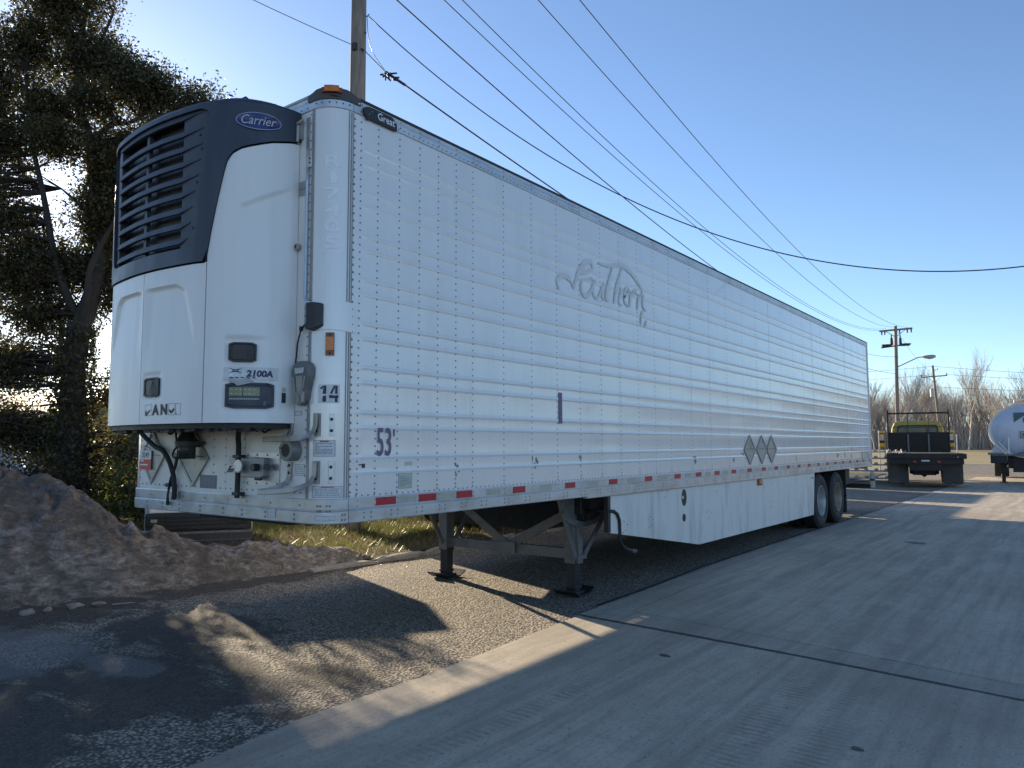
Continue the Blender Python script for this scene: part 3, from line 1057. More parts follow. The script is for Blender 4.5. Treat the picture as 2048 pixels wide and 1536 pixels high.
# reflective tape
tape = [(.43, .62), (.85, 1.04), (1.27, 1.46), (2.0, 2.18), (2.82, 3.0), (3.65, 3.83), (4.46, 4.64), (5.23, 5.41), (5.86, 6.04), (6.48, 6.66), (7.1, 7.28), (7.73, 7.92), (8.36, 8.55), (8.97, 9.16)]
tape += [(9.6 + .62 * k, 9.78 + .62 * k) for k in range(11)]
for y0, y1 in tape:
    patch('reflective_tape', RED, side_fn, y0, y1, 1.183, 1.237, thick=(.008, .0112), label='red reflective strip on the bottom rail')
for (a, b), (c, d) in zip(tape[:-1], tape[1:]):
    if c - b > .1:
        m_ = (b + c) / 2
        w_ = min(.092, (c - b) / 2 - .012)
        patch('reflective_tape', SILVER, side_fn, m_ - w_, m_ + w_, 1.184, 1.235, thick=(.008, .0111), label='faded silver strip on the bottom rail')

# lettering and marks on the side
def letters(name, mat, body, fn, a0, a1, b0, b1, shear=0, bold=0, parent=T):
    mb = MB()
    text_on(mb, body, fn, a0, a1, b0, b1, shear, bold)
    return build(mb, name, mat, parent, fix=False)
letters('length_marking', PURP, '53', side_fn(.0085), .436, .572, 1.522, 1.722, 0, .012)
mb = MB()
mb.add([(.003, .592, 1.722), (.003, .612, 1.722), (.003, .608, 1.66), (.003, .596, 1.66)], [(0, 1, 2, 3)])
build(mb, 'length_marking', PURP, T, fix=False)
patch('side_mark', PURP, side_fn, 2.73, 2.785, 1.81, 2.09, thick=(.001, .0086), label='narrow purple vertical bar on the white side')
patch('side_mark', PURP, side_fn, 2.725, 2.79, 1.797, 1.808, thick=(.001, .0086), label='narrow purple foot of the vertical bar')
# faded script: thin ribbons
def ribbon(mb, pts, w, fn):
    P = [Vector((a, b)) for a, b in pts]
    # smooth
    Q = []
    for i in range(len(P) - 1):
        p0, p1, p2, p3 = P[max(i - 1, 0)], P[i], P[i + 1], P[min(i + 2, len(P) - 1)]
        for k in range(6):
            t = k / 6
            Q.append(.5 * ((2 * p1) + (p2 - p0) * t + (2 * p0 - 5 * p1 + 4 * p2 - p3) * t * t + (3 * p1 - p0 - 3 * p2 + p3) * t ** 3))
    Q.append(P[-1])
    n = len(Q)
    vs1, vs2 = [], []
    for i, q in enumerate(Q):
        d = (Q[min(i + 1, n - 1)] - Q[max(i - 1, 0)]).normalized()
        nn = Vector((-d.y, d.x)) * w * (.35 + .65 * math.sin(PI * min(max(i / (n - 1), .04), .96)))
        vs1.append(fn(*(q + nn)))
        vs2.append(fn(*(q - nn)))
    mb.add(vs1 + vs2, [(i, i + 1, n + i + 1, n + i) for i in range(n - 1)])
def px2(u, v):
    # script drawn on a 2 x 1 board: u 0..1 along, v 0..1 up
    return (2.72 + 1.86 * u, 3.02 + .50 * v + .06 * u)
strokes = [
    ([(.02, .12), (.0, .3), (.06, .42), (.13, .36), (.16, .2)], .02),
    ([(.16, .2), (.2, .5), (.27, .78), (.34, .86), (.36, .72)], .024),
    ([(.36, .72), (.28, .62), (.19, .55)], .02),
    ([(.33, .5), (.25, .42), (.24, .2), (.29, .12), (.35, .3), (.36, .5), (.33, .52)], .018),
    ([(.39, .52), (.36, .22), (.41, .14), (.46, .38), (.475, .5)], .015), ([(.49, .52), (.46, .2), (.49, .12)], .012),
    ([(.42, .88), (.55, .9), (.68, 1.0), (.8, .9), (.92, .66), (.95, .5)], .022),
    ([(.58, .88), (.53, .5), (.5, .2), (.53, .12)], .018),
    ([(.70, .96), (.63, .5), (.59, .1)], .02),
    ([(.61, .32), (.66, .5), (.68, .42), (.65, .16), (.69, .1)], .017),
    ([(.70, .28), (.76, .38), (.77, .5), (.73, .46), (.72, .2), (.77, .1)], .017),
    ([(.8, .48), (.78, .1)], .017), ([(.79, .3), (.85, .5), (.87, .42)], .016),
    ([(.9, .46), (.88, .08)], .017), ([(.89, .3), (.95, .46), (.955, .2), (1.0, .1)], .017),
    ([(.95, .1), (.93, -.06), (.92, -.25)], .016), ([(1.0, -.1), (.97, -.3)], .012),
]
mb = MB()
for k_, (s_, w_) in enumerate(strokes):
    ribbon(mb, [px2(*q) for q in s_], w_ * 1.35, side_fn(.0064 + .0003 * k_))
o = build(mb, 'faded_script', GHOST, T, fix=False)
# sticker remnants and labels on the side
def label_plate(name, fn, a0, a1, b0, b1, base, border=None, lines=6, parent=T, head=None, off=.002, na=2, lab=None):
    o = patch(name, base, fn, a0, a1, b0, b1, parent, (off - .002, off), na)
    if lab: o['label'] = lab
    wa, wb = a1 - a0, b1 - b0
    f = fn(off + .0012)
    mb = MB()
    def bar_(u0, u1, v0, v1):
        us = list(np.linspace(a0 + wa * u0, a0 + wa * u1, na))
        n = len(us)
        mb.add([f(u, b0 + wb * v0) for u in us] + [f(u, b0 + wb * v1) for u in us], [(i, i + 1, n + i + 1, n + i) for i in range(n - 1)])
    if border:
        t, t2 = border
        bar_(0, 1, 0, t2); bar_(0, 1, 1 - t2, 1); bar_(0, t, t2, 1 - t2); bar_(1 - t, 1, t2, 1 - t2)
    for i in range(lines):
        v = .84 - .72 * (i + .5) / lines
        u = .1
        while u < .86:
            l = random.uniform(.05, .16)
            bar_(u, min(u + l, .9), v - .022, v + .022)
            u += l + .03
            if random.random() < .06: break
    sub = build(mb, 'label_print', PRINT, o, fix=False)
    if head:
        mb2 = MB()
        us = list(np.linspace(a0 + wa * .3, a0 + wa * .72, na))
        n = len(us)
        mb2.add([f(u, b0 + wb * .88) for u in us] + [f(u, b0 + wb * .96) for u in us], [(i, i + 1, n + i + 1, n + i) for i in range(n - 1)])
        build(mb2, 'label_print', head, o, fix=False)
    return o
label_plate('side_label', side_fn, .652, .785, 1.287, 1.396, LABELG, (.02, .02), 6, off=.003)
patch('sticker_remnant', LABELG, side_fn, .715, .788, 1.45, 1.478, thick=(.001, .0025))
mb = MB()
for y0, z0, w_, h_ in ((.275, 1.462, .03, .008), (.305, 1.445, .028, .028)):
    mb.add([(.0024, y0, z0), (.0024, y0 + w_, z0), (.0024, y0 + w_, z0 + h_), (.0024, y0, z0 + h_)], [(0, 1, 2, 3)])
build(mb, 'sticker_remnant', LETK, T, fix=False)
SCUFF = M('scuff', (.20, .21, .16), .7, 0, .35, 40)
def scuff(y0, z0, s_):
    mb = MB()
    for _ in range(5):
        a, b_ = random.uniform(-.035, .035) * s_, random.uniform(-.06, .06) * s_
        w_, h_ = random.uniform(.01, .035) * s_, random.uniform(.012, .05) * s_
        d = .0023 + random.uniform(0, .0006)
        mb.add([(d, y0 + a, z0 + b_), (d, y0 + a + w_, z0 + b_ + random.uniform(-.01, .01)), (d, y0 + a + w_ * .8, z0 + b_ + h_), (d, y0 + a - .004, z0 + b_ + h_ * .8)], [(0, 1, 2, 3)])
    build(mb, 'scuff_mark', SCUFF, T, fix=False)
for y0, z0, s_ in ((1.27, 1.40, .8), (2.33, 1.40, 1.2), (3.11, 1.42, .8), (5.85, 1.34, 1.2), (7.2, 1.36, 1.1), (7.55, 1.42, 1.2), (10.2, 1.31, 1.2), (13.0, 1.40, 1.6), (13.6, 1.38, 1.6), (14.2, 1.38, 1.8), (15.2, 1.33, 1.8)):
    scuff(y0, z0, s_)

# placard holders (three on the side, two on the front)
def placard(fn, ca, cb, ha, hb, name='placard_holder'):
    f = fn
    mb = MB()
    def dia(s_, o_):
        return [f(o_)(ca, cb + hb * s_), f(o_)(ca + ha * s_, cb), f(o_)(ca, cb - hb * s_), f(o_)(ca - ha * s_, cb)]
    a, b_, c, d = dia(1, .004), dia(1, .018), dia(.86, .018), dia(.84, .012)
    mb.add(a + b_ + c + d, [(i, (i + 1) % 4, 4 + (i + 1) % 4, 4 + i) for i in range(4)] + [(4 + i, 4 + (i + 1) % 4, 8 + (i + 1) % 4, 8 + i) for i in range(4)] + [(8 + i, 8 + (i + 1) % 4, 12 + (i + 1) % 4, 12 + i) for i in range(4)] + [(12, 13, 14, 15)])
    o = build(mb, name, ALUD, T, fix=False)
    mb = MB()
    g = f(.0155)
    for s0, s1 in (((-.72, .04), (.72, .04)),):
        mb.add([g(ca - ha * .72, cb + hb * .03), g(ca + ha * .72, cb + hb * .03), g(ca + ha * .70, cb + hb * .07), g(ca - ha * .70, cb + hb * .07)], [(0, 1, 2, 3)])
    build(mb, 'flap_edge', STEELG, o, fix=False)
    mb = MB()
    g = f(.0158)
    mb.add([g(ca + ha * .05, cb + hb * .8), g(ca + ha * .15, cb + hb * .8), g(ca + ha * .55, cb + hb * .34), g(ca + ha * .42, cb + hb * .34)], [(0, 1, 2, 3)])
    build(mb, 'clip', STEELG, o, fix=False)
    return o
for yc in (7.87, 8.40, 8.86):
    placard(side_fn, yc, 1.51, .255, .222)
placard(front_fn, -2.205, 1.512, .195, .222)
placard(front_fn, -1.575, 1.506, .222, .224)

# name plate on the top rail
poly = [(.262, 3.948), (.275, 3.968), (.305, 3.982), (.35, 3.985), (.53, 3.985), (.552, 3.976), (.566, 3.955), (.583, 3.946), (.585, 3.895), (.31, 3.895), (.300, 3.879), (.292, 3.897), (.272, 3.918)]
mb = MB()
mb.prism(poly, lambda u, v, t: (t, u, v), .008, .024)
plate = build(mb, 'name_plate', BLACK, T, bevel=.002)
letters('name_plate_lettering', LETW, 'Great', side_fn(.0252), .392, .560, 3.918, 3.972, 0, .016, plate)
mb = MB()
for a, z in ((.418, 3.9275), (.447, 3.9275), (.526, 3.9275)):
    pass
for a, z in ((.34, 3.955), (.315, 3.93)):
    rivet(mb, (.024, a, z), (1, 0, 0), .005)
build(mb, 'screw', ALU, plate, fix=False)

# top corner lamp in its dark guard
mb = MB()
us = [(-.24, -.014)] + [cpt(a, .014) for a in range(0, 91, 9)] + [(.014, .245)]
n = len(us)
ztop = [3.99 + .05 * min(1, .4 + i / 4, .4 + (n - 1 - i) / 4) for i in range(n)]
outv = [(x, y, 3.962) for x, y in us] + [(x, y, z) for (x, y), z in zip(us, ztop)]
inn = [((x + .11) * .72 - .11, (y - .11) * .72 + .11, z) for (x, y), z in zip(us, ztop)]
mb.add(outv + inn, [(i, i + 1, n + i + 1, n + i) for i in range(n - 1)] + [(n + i, n + i + 1, 2 * n + i + 1, 2 * n + i) for i in range(n - 1)])
mb.add([us[0] + (3.962,), us[0] + (ztop[0],), inn[0], (inn[0][0], inn[0][1], 3.962)], [(0, 1, 2, 3)])
mb.add([us[-1] + (3.962,), us[-1] + (ztop[-1],), inn[-1], (inn[-1][0], inn[-1][1], 3.962)], [(0, 1, 2, 3)])
guard = build(mb, 'lamp_guard', M('guard_plastic', (.075, .07, .07), .6, 0, .25, 12, .1, 60), T)
patch('marker_lamp', AMBERD, corner_fn, 24, 62, 4.002, 4.037, guard, (.0, .030), 9)
patch('lamp_lens', AMBER, corner_fn, 30, 56, 4.004, 4.046, guard, (.0, .040), 9)
mb = MB()
rivet(mb, (.015, .228, 3.974), (1, 0, 0), .011, .006)
build(mb, 'bolt', ALU, guard, fix=False)

# amber lamp on the corner, black remote panel with its cable
lamp = patch('marker_lamp', AMBERD, corner_fn, 39, 55.5, 2.195, 2.348, T, (.0, .016), 6)
patch('lamp_lens', AMBER, corner_fn, 40.5, 54, 2.228, 2.318, lamp, (.014, .026), 6)
mb = MB()
for z in (2.209, 2.334):
    x, y = cpt(47.2, .0165)
    rivet(mb, (x, y, z), (math.sin(.82), -math.cos(.82), 0), .008, .003)
build(mb, 'screw', BLACK, lamp, fix=False)
mb = MB()
us = list(np.linspace(-12, 33, 10))
def rem(a, b):
    if a < 0:
        return (-RC + a * .0028, -.0, b)
    x, y = cpt(a)
    return (x, y, b)
prof = []
vs = []
for a in us:
    k = (a + 12) / 45
    o_ = .006 + .042 * math.sin(PI * min(max(k, .06), .94)) ** .5
    t = math.radians(max(a, 0))
    nx, ny = math.sin(t), -math.cos(t)
    x, y, _ = rem(a, 0)
    zz0 = 2.392 - .03 * math.sin(PI * k)
    zz1 = 2.545 + .012 * math.sin(PI * k)
    vs += [(x, y, zz0), (x + nx * o_, y + ny * o_, zz0 + .006), (x + nx * o_, y + ny * o_, zz1 - .006), (x, y, zz1)]
n = len(us)
mb.add(vs, [(4 * i + k, 4 * i + k + 1, 4 * i + 5 + k, 4 * i + 4 + k) for i in range(n - 1) for k in range(3)] + [(0, 1, 2, 3), (4 * n - 4, 4 * n - 3, 4 * n - 2, 4 * n - 1)])
remote = build(mb, 'remote_panel', BLACK, T, bevel=.004)
def rem_off(o_):
    def fn(a, b):
        t = math.radians(max(a, 0))
        k = (a + 12) / 45
        o2 = .006 + .042 * math.sin(PI * min(max(k, .06), .94)) ** .5 + o_
        x, y, _ = rem(a, 0)
        return (x + math.sin(t) * o2, y - math.cos(t) * o2, b)
    return fn
for z0, z1 in ((2.412, 2.455), (2.465, 2.506), (2.514, 2.536)):
    patch('remote_window', M('remote_glass', (.22, .25, .24), .2, 0, .1, 9), rem_off, -8.5, 4, z0, z1, remote, (0, .003), 4)
mb = MB()
mb.tube([(-.208, -.03, 2.405), (-.226, -.03, 2.392), (-.252, -.028, 2.365), (-.285, -.025, 2.29), (-.298, -.022, 2.2), (-.318, -.02, 2.12), (-.338, -.012, 2.07), (-.35, 0, 2.03)], .006, 7)
cable = build(mb, 'cable', BLACK, T, smooth=True)
mb = MB()
mb.tube([(-.236, -.03, 2.398), (-.246, -.031, 2.368)], [.016, .012], 8)
mb.tube([(-.335, -.014, 2.085), (-.345, -.008, 2.05)], [.011, .01], 8)
build(mb, 'cable_knot', BLACK, cable)
# conduit and hinge strip
mb = MB()
mb.tube([(-.226, -.012, 3.50), (-.228, -.014, 3.4), (-.228, -.014, 2.61), (-.222, -.016, 2.585), (-.2, -.018, 2.565), (-.17, -.012, 2.552)], .0105, 10)
build(mb, 'conduit', M('conduit_blue', (.48, .53, .60), .35, .5, .1, 10), T, smooth=True)
patch('hinge_strip', ALU, front_fn, -.252, -.222, 3.31, 3.86, thick=(0, .01))
mb = MB()
mb.box(-.218, -.188, -.016, 0, 3.50, 3.585)
clip = build(mb, 'bracket', ALU, T, bevel=.003)
mb = MB()
for z in (3.53, 3.56):
    rivet(mb, (-.203, -.0165, z), (0, -1, 0), .008)
build(mb, 'bolt', BLACK, clip, fix=False)
mb = MB()
mb.box(-.342, -.325, -.03, 0, 3.69, 3.85)
mb.box(-.312, -.296, -.028, 0, 3.72, 3.85)
mb.tube([(-.365, -.03, 3.845), (-.33, -.04, 3.825), (-.30, -.038, 3.83), (-.27, -.03, 3.845)], .011, 8)
mb.tube([(-.322, -.03, 3.84), (-.322, -.032, 3.70)], .012, 8)
build(mb, 'latch_bracket', ALUD, T)
pl = patch('data_plate', ALUD, front_fn, -.345, -.256, 3.32, 3.42, thick=(0, .005))
patch('data_plate_edge', TRIM, front_fn, -.345, -.256, 3.365, 3.372, pl, (.005, .008))
mb = MB()
mb.lathe([(0, .024), (-.03, .024), (-.034, .02), (-.034, .013), (-.02, .012)], (-.318, 0, 2.958), 'Y', 16)
build(mb, 'knob', ALUD, T, smooth=False)

# bottle-shaped vent cover above the grab rungs
def bottle(t, rr):
    pass
mb = MB()
prof = [(.0, 2.162), (.05, 2.158), (.082, 2.135), (.093, 2.10), (.09, 2.06), (.076, 2.01), (.063, 1.96), (.058, 1.925), (.05, 1.90), (.03, 1.875), (.0, 1.86)]
full = prof + [(-a, b) for a, b in prof[::-1][1:-1]]
cx = -.222
mb.prism(full, lambda u, v, t: (cx + u, t, v), 0.02, -.05)
vent = build(mb, 'vent_cover', STEELG, T, bevel=.012, seg=3)
mb = MB()
mb.prism([(-.05, 2.115), (.05, 2.115), (.042, 2.075), (-.042, 2.075)], lambda u, v, t: (cx + u, t, v), -.05, -.058)
build(mb, 'vent_window', ALU, vent, bevel=.003)
mb = MB()
mb.prism([(-.036, 2.06), (.036, 2.06), (.024, 1.945), (-.024, 1.945)], lambda u, v, t: (cx + u, t, v), -.05, -.054)
for s_ in (-1, 1):
    mb.bar((cx + s_ * .062, -.054, 2.055), (cx + s_ * .036, -.054, 1.955), .012, .01, (0, 1, 0))
build(mb, 'vent_ribs', ALUD, vent)
mb = MB()
mb.prism([(-.058, 1.95), (.055, 1.955), (.05, 1.90), (.058, 1.885), (.0, 1.862), (-.055, 1.895)], lambda u, v, t: (cx + u, t, v), -.045, -.066)
mb.tube([(cx - .01, -.066, 1.94), (cx + .02, -.072, 1.91), (cx + .01, -.07, 1.875)], .012, 7)
build(mb, 'vent_clasp', ALUD, vent, bevel=.004)

# number 14 on two square decals
def num(a0, a1, polys, b0=1.884, b1=1.994):
    d = patch('number_decal', LABELW, corner_fn, a0 - 3, a1 + 3, b0 - .006, b1 + .008, T, (0, .0022), 8)
    mb = MB()
    f = corner_fn(.0036)
    for pl_ in polys:
        pv, pf = split_wide(list(pl_), [tuple(range(len(pl_)))], .2)
        mb.add([f(a0 + (a1 - a0) * u, b0 + (b1 - b0) * v) for u, v in pv], pf)
    build(mb, 'number', LETK, d, fix=False)
num(28, 42, [[(.42, .50), (.95, .50), (.95, 1), (.60, 1)], [(.05, .80), (.42, .80), (.60, 1), (.45, 1), (.30, .90), (.05, .88)], [(.42, .02), (.95, .02), (.95, .42), (.80, .36), (.66, .40), (.42, .33)]])
num(47, 65.5, [[(.62, .52), (.90, .50), (.90, 1), (.68, 1)], [(.08, .52), (.30, .50), (.66, .92), (.66, 1), (.5, 1)], [(.0, .24), (1, .24), (1, .40), (.90, .44), (.6, .40), (.0, .44)], [(.62, .0), (.90, .0), (.90, .24), (.62, .24)]])
mb = MB()
text_zs = np.linspace(3.58, 2.90, 7)
for i, ch in enumerate('R17405'):
    z1 = text_zs[i] - .01
    z0 = text_zs[i + 1] + .02
    a0, a1 = (31, 66) if ch != '1' else (42, 56)
    text_on(mb, ch, corner_fn(.0022), a0, a1, z0, z1, 0, .02, .12)
build(mb, 'pale_number', GHOST2, T, fix=False)

# grab rungs: two loops with flat straps, and hinge-like plates on the corner
def strap(pts, w, t, mat=ALUD, name='grab_rung', nrm=(0, -1, 0)):
    mb = MB()
    P = [Vector(p) for p in pts]
    vs = []
    for i, p in enumerate(P):
        d = (P[min(i + 1, len(P) - 1)] - P[max(i - 1, 0)]).normalized()
        side = d.cross(Vector((0, -1, .12))).normalized()
        if side.length < .1: side = Vector((1, 0, 0))
        up = side.cross(d).normalized()
        vs += [p - side * w / 2 - up * t / 2, p + side * w / 2 - up * t / 2, p + side * w / 2 + up * t / 2, p - side * w / 2 + up * t / 2]
    n = len(P)
    mb.add(vs, [(4 * i + k, 4 * i + (k + 1) % 4, 4 * i + 4 + (k + 1) % 4, 4 * i + 4 + k) for i in range(n - 1) for k in range(4)] + [(0, 1, 2, 3), (4 * n - 4, 4 * n - 3, 4 * n - 2, 4 * n - 1)])
    return build(mb, name, mat, T, bevel=.003)
strap([(-.358, -.008, 1.795), (-.358, -.012, 1.70), (-.366, -.025, 1.668), (-.385, -.05, 1.648), (-.42, -.08, 1.642), (-.5, -.085, 1.642), (-.565, -.085, 1.642)], .036, .012)
strap([(-.56, -.085, 1.642), (-.40, -.085, 1.642), (-.25, -.085, 1.642), (-.17, -.078, 1.645), (-.125, -.05, 1.662), (-.108, -.02, 1.69), (-.103, -.008, 1.73), (-.103, -.006, 1.81)], .036, .012)
strap([(-.362, -.008, 1.487), (-.362, -.012, 1.39), (-.37, -.03, 1.35), (-.40, -.07, 1.32), (-.46, -.11, 1.298), (-.535, -.14, 1.288)], .036, .012)
strap([(-.53, -.14, 1.286), (-.45, -.14, 1.287), (-.32, -.12, 1.298), (-.2, -.1, 1.312), (-.145, -.075, 1.328), (-.115, -.035, 1.352), (-.105, -.01, 1.40), (-.104, -.006, 1.495)], .036, .012)
mb = MB()
for (x, z) in ((-.358, 1.775), (-.358, 1.725), (-.362, 1.465), (-.362, 1.415)):
    rivet(mb, (x, -.02, z), (0, -1, 0), .011, .005)
build(mb, 'rung_bolts', BLACK, T, fix=False)
for z0, z1 in ((1.66, 1.81), (1.347, 1.496)):
    for a0, a1 in ((17, 31), (49, 58.5)):
        p_ = patch('rung_plate', ALU if a0 > 40 else ALUD, corner_fn, a0, a1, z0, z1, T, (0, .009), 5)
        mb = MB()
        am = (a0 + a1) / 2 - 1
        for z in (z0 + .035, z1 - .04):
            x, y = cpt(am, .0095)
            rivet(mb, (x, y, z), (math.sin(math.radians(am)), -math.cos(math.radians(am)), 0), .012, .004)
        build(mb, 'bolt', BLACK, p_, fix=False)
    patch('rung_backing', WHITE, corner_fn, 32, 48.5, z0, z1, T, (0, .004), 5)
# document tube with its cap
mb = MB()
mb.lathe([(.02, .072), (-.075, .072), (-.08, .069), (-.08, .045)], (-.318, 0, 1.566), 'Y', 28)
doc = build(mb, 'document_tube', M('tube_grey', (.20, .20, .185), .5, .3, .2, 14), T, smooth=False)
smooth_by_angle(doc, 40)
mb = MB()
mb.lathe([(-.079, .0001), (-.079, .064), (-.072, .066)], (-.318, 0, 1.566), 'Y', 28)
mb.add([(-.385, -.083, 1.58), (-.27, -.083, 1.555), (-.27, -.083, 1.563), (-.385, -.083, 1.589)], [(0, 1, 2, 3)])
build(mb, 'tube_cap', STEELD, doc, fix=False)
# warning labels
label_plate('warning_label', corner_fn, 16, 61, 1.525, 1.633, LABELW, (.03, .025), 8, head=ORANGE, na=7)
label_plate('warning_label', corner_fn, 15, 77, 1.256, 1.330, LABELW, (.018, .04), 5, head=ORANGE, na=9)
label_plate('small_label', corner_fn, 24, 62, 1.107, 1.139, LABELW, (.02, .08), 2, na=7, off=.0165)
label_plate('small_label', front_fn, -.315, -.215, 1.397, 1.473, LABELW, (.03, .03), 4)
label_plate('small_label', front_fn, -.588, -.502, 1.108, 1.168, LABELW, (.04, .04), 3, off=.0165)
label_plate('small_label', front_fn, -.33, -.25, 1.80, 1.828, LABELW, (.06, .12), 0)
label_plate('small_label', front_fn, -1.085, -.94, 1.43, 1.52, WHITEF, (.02, .03), 4)
# connector box on its plate
np_ = patch('connector_plate', ALU, front_fn, -.868, -.48, 1.318, 1.549, T, (0, .008))
mb = MB()
for x in (-.85, -.74, -.62, -.5):
    for z in (1.335, 1.533):
        rivet(mb, (x, -.0082, z), (0, -1, 0), .009, .005)
build(mb, 'bolt', RIVET, np_, fix=False)
mb = MB()
mb.prism([(-.868, 1.376), (-.64, 1.374), (-.605, 1.385), (-.595, 1.505), (-.61, 1.514), (-.74, 1.516), (-.80, 1.508), (-.868, 1.512)], lambda u, v, t: (u, t, v), -.005, -.055)
build(mb, 'connector_box', M('cast_grey', (.33, .33, .34), .55, .5, .15, 14, .1, 80), np_, bevel=.006)
mb = MB()
mb.tube([(-.66, -.05, 1.447), (-.66, -.1, 1.447)], .026, 14)
mb.tube([(-.58, -.04, 1.452), (-.545, -.06, 1.452)], .022, 12)
mb.tube([(-.70, -.045, 1.367), (-.63, -.045, 1.367)], .011, 10)
build(mb, 'socket', BLACK, np_)
mb = MB()
mb.lathe([(0, .0001), (0, .048), (-.01, .048), (-.012, .04), (-.012, .0001)], (-.84, -.085, 1.453), 'Y', 18)
mb.bar((-.87, -.085, 1.45), (-.93, -.08, 1.44), .03, .012)
mb.bar((-.93, -.08, 1.452), (-.975, -.075, 1.41), .05, .008)
build(mb, 'socket_lid', ALU, np_)
# hoses below the cooling unit
def hose(name, pts, r, mat=RUBBER, n=9):
    P = [Vector(p) for p in pts]
    Q = []
    for i in range(len(P) - 1):
        p0, p1, p2, p3 = P[max(i - 1, 0)], P[i], P[i + 1], P[min(i + 2, len(P) - 1)]
        for k in range(5):
            t = k / 5
            Q.append(.5 * ((2 * p1) + (p2 - p0) * t + (2 * p0 - 5 * p1 + 4 * p2 - p3) * t * t + (3 * p1 - p0 - 3 * p2 + p3) * t ** 3))
    Q.append(P[-1])
    mb = MB()
    mb.tube(Q, r, n)
    return build(mb, name, mat, T, smooth=True)
h1 = hose('drain_hose', [(-.70, -.12, 1.75), (-.80, -.11, 1.725), (-.885, -.07, 1.67), (-.922, -.04, 1.60), (-.93, -.035, 1.51), (-.93, -.035, 1.38), (-.927, -.04, 1.225)], .019)
mb = MB()
for z in (1.52, 1.255):
    mb.box(-.965, -.885, -.06, -.005, z - .012, z + .012)
build(mb, 'hose_clamp', BLACK, h1, bevel=.003)
hose('drain_hose', [(-2.34, -.06, 1.75), (-2.27, -.06, 1.69), (-2.1, -.05, 1.60), (-1.95, -.045, 1.55), (-1.86, -.04, 1.46), (-1.81, -.035, 1.36), (-1.79, -.035, 1.27), (-1.79, -.035, 1.18)], .019)
mb = MB()
mb.lathe([(0, .024), (0, .018)], (-1.79, -.035, 1.25), 'Z', 12)
hose('wire_loom', [(-1.6, -.05, 1.615), (-1.69, -.05, 1.61), (-1.77, -.05, 1.575), (-1.815, -.045, 1.53), (-1.79, -.045, 1.505), (-1.745, -.045, 1.515), (-1.74, -.045, 1.58), (-1.76, -.05, 1.66), (-1.77, -.05, 1.74)], .008, n=7)
hose('wire_loom', [(-1.735, -.045, 1.53), (-1.77, -.04, 1.44), (-1.82, -.04, 1.36), (-1.86, -.035, 1.29), (-1.90, -.03, 1.20), (-1.915, -.025, 1.13)], .008, n=7)
hose('wire_loom', [(-1.745, -.05, 1.52), (-1.78, -.045, 1.43), (-1.83, -.045, 1.35), (-1.865, -.04, 1.28), (-1.885, -.035, 1.20), (-1.885, -.028, 1.13)], .008, n=7)
hose('wire_loom', [(-1.88, -.06, 1.74), (-1.86, -.06, 1.70), (-1.82, -.06, 1.695), (-1.78, -.06, 1.72), (-1.775, -.06, 1.75)], .009, n=7)
hose('wire_loom', [(-.73, -.06, 1.735), (-.69, -.05, 1.70), (-.65, -.05, 1.712), (-.6, -.05, 1.69), (-.58, -.04, 1.70), (-.5, -.05, 1.72), (-.44, -.05, 1.735)], .007, n=6)
hose('wire_loom', [(-1.76, -.05, 1.66), (-1.68, -.05, 1.64), (-1.62, -.05, 1.66), (-1.56, -.06, 1.69), (-1.66, -.06, 1.70)], .004, n=5)
mb = MB()
for z in (1.525, 1.29):
    mb.box(-1.77 if z > 1.4 else -1.885, -1.715 if z > 1.4 else -1.83, -.065, -.02, z - .014, z + .014)
build(mb, 'cable_tie', BLACK, T, bevel=.004)
mb = MB()
mb.lathe([(0, .001), (0, .062), (.085, .062), (.09, .085), (.13, .088), (.15, .07), (.19, .05), (.22, .03)], (-1.51, -.10, 1.502), 'Z', 20)
mb.box(-1.62, -1.40, -.13, -.02, 1.605, 1.63)
fil = build(mb, 'fuel_filter', M('filter_metal', (.05, .052, .055), .5, .3, .3, 20), T)
smooth_by_angle(fil, 35)
mb = MB()
mb.lathe([(-.002, .001), (-.002, .0635), (.07, .0635)], (-1.51, -.10, 1.502), 'Z', 20)
build(mb, 'filter_bowl', M('bowl_green', (.02, .035, .033), .3, 0, .2, 10), fil, fix=False, smooth=True)
mb = MB()
mb.tube([(-1.5, -.08, 1.69), (-1.49, -.06, 1.75)], .02, 8)
mb.tube([(-1.45, -.08, 1.65), (-1.42, -.06, 1.75)], .006, 6)
build(mb, 'filter_pipe', M('rust_red', (.10, .028, .02), .6, .2, .2, 20), fil)
patch('data_plate', M('plate_slate', (.17, .18, .21), .5, .3, .15, 20), front_fn, -1.479, -1.257, 1.278, 1.377, T, (0, .005))
# hanging tag
tagm = patch('paper_tag', LABELW, front_fn, -2.37, -2.19, 1.41, 1.56, T, (.022, .026))
patch('tag_colour', ORANGE, front_fn, -2.375, -2.187, 1.405, 1.487, tagm, (.026, .0275))
letters('tag_number', LETK, '3249', front_fn(.0268), -2.335, -2.225, 1.502, 1.545, 0, .02, tagm)
mb = MB()
for z, w_ in ((1.47, .05), (1.437, .12)):
    mb.add([(-2.355, -.0285, z), (-2.355 + w_, -.0285, z), (-2.355 + w_, -.0285, z + .012), (-2.355, -.0285, z + .012)], [(0, 1, 2, 3)])
build(mb, 'tag_print', LETW, tagm, fix=False)
hose('tag_wire', [(-2.40, -.01, 1.60), (-2.36, -.03, 1.60), (-2.27, -.03, 1.585), (-2.2, -.03, 1.57)], .004, ALU, 5)

# ------------------------------------------------------------------ cooling unit on the nose
half = [(0, -.575), (.15, -.571), (.3, -.557), (.45, -.538), (.56, -.519), (.64, -.494), (.70, -.466), (.76, -.432), (.82, -.384), (.863, -.335), (.908, -.272), (.944, -.205), (.96, -.12), (.967, -.06), (.967, 0)]
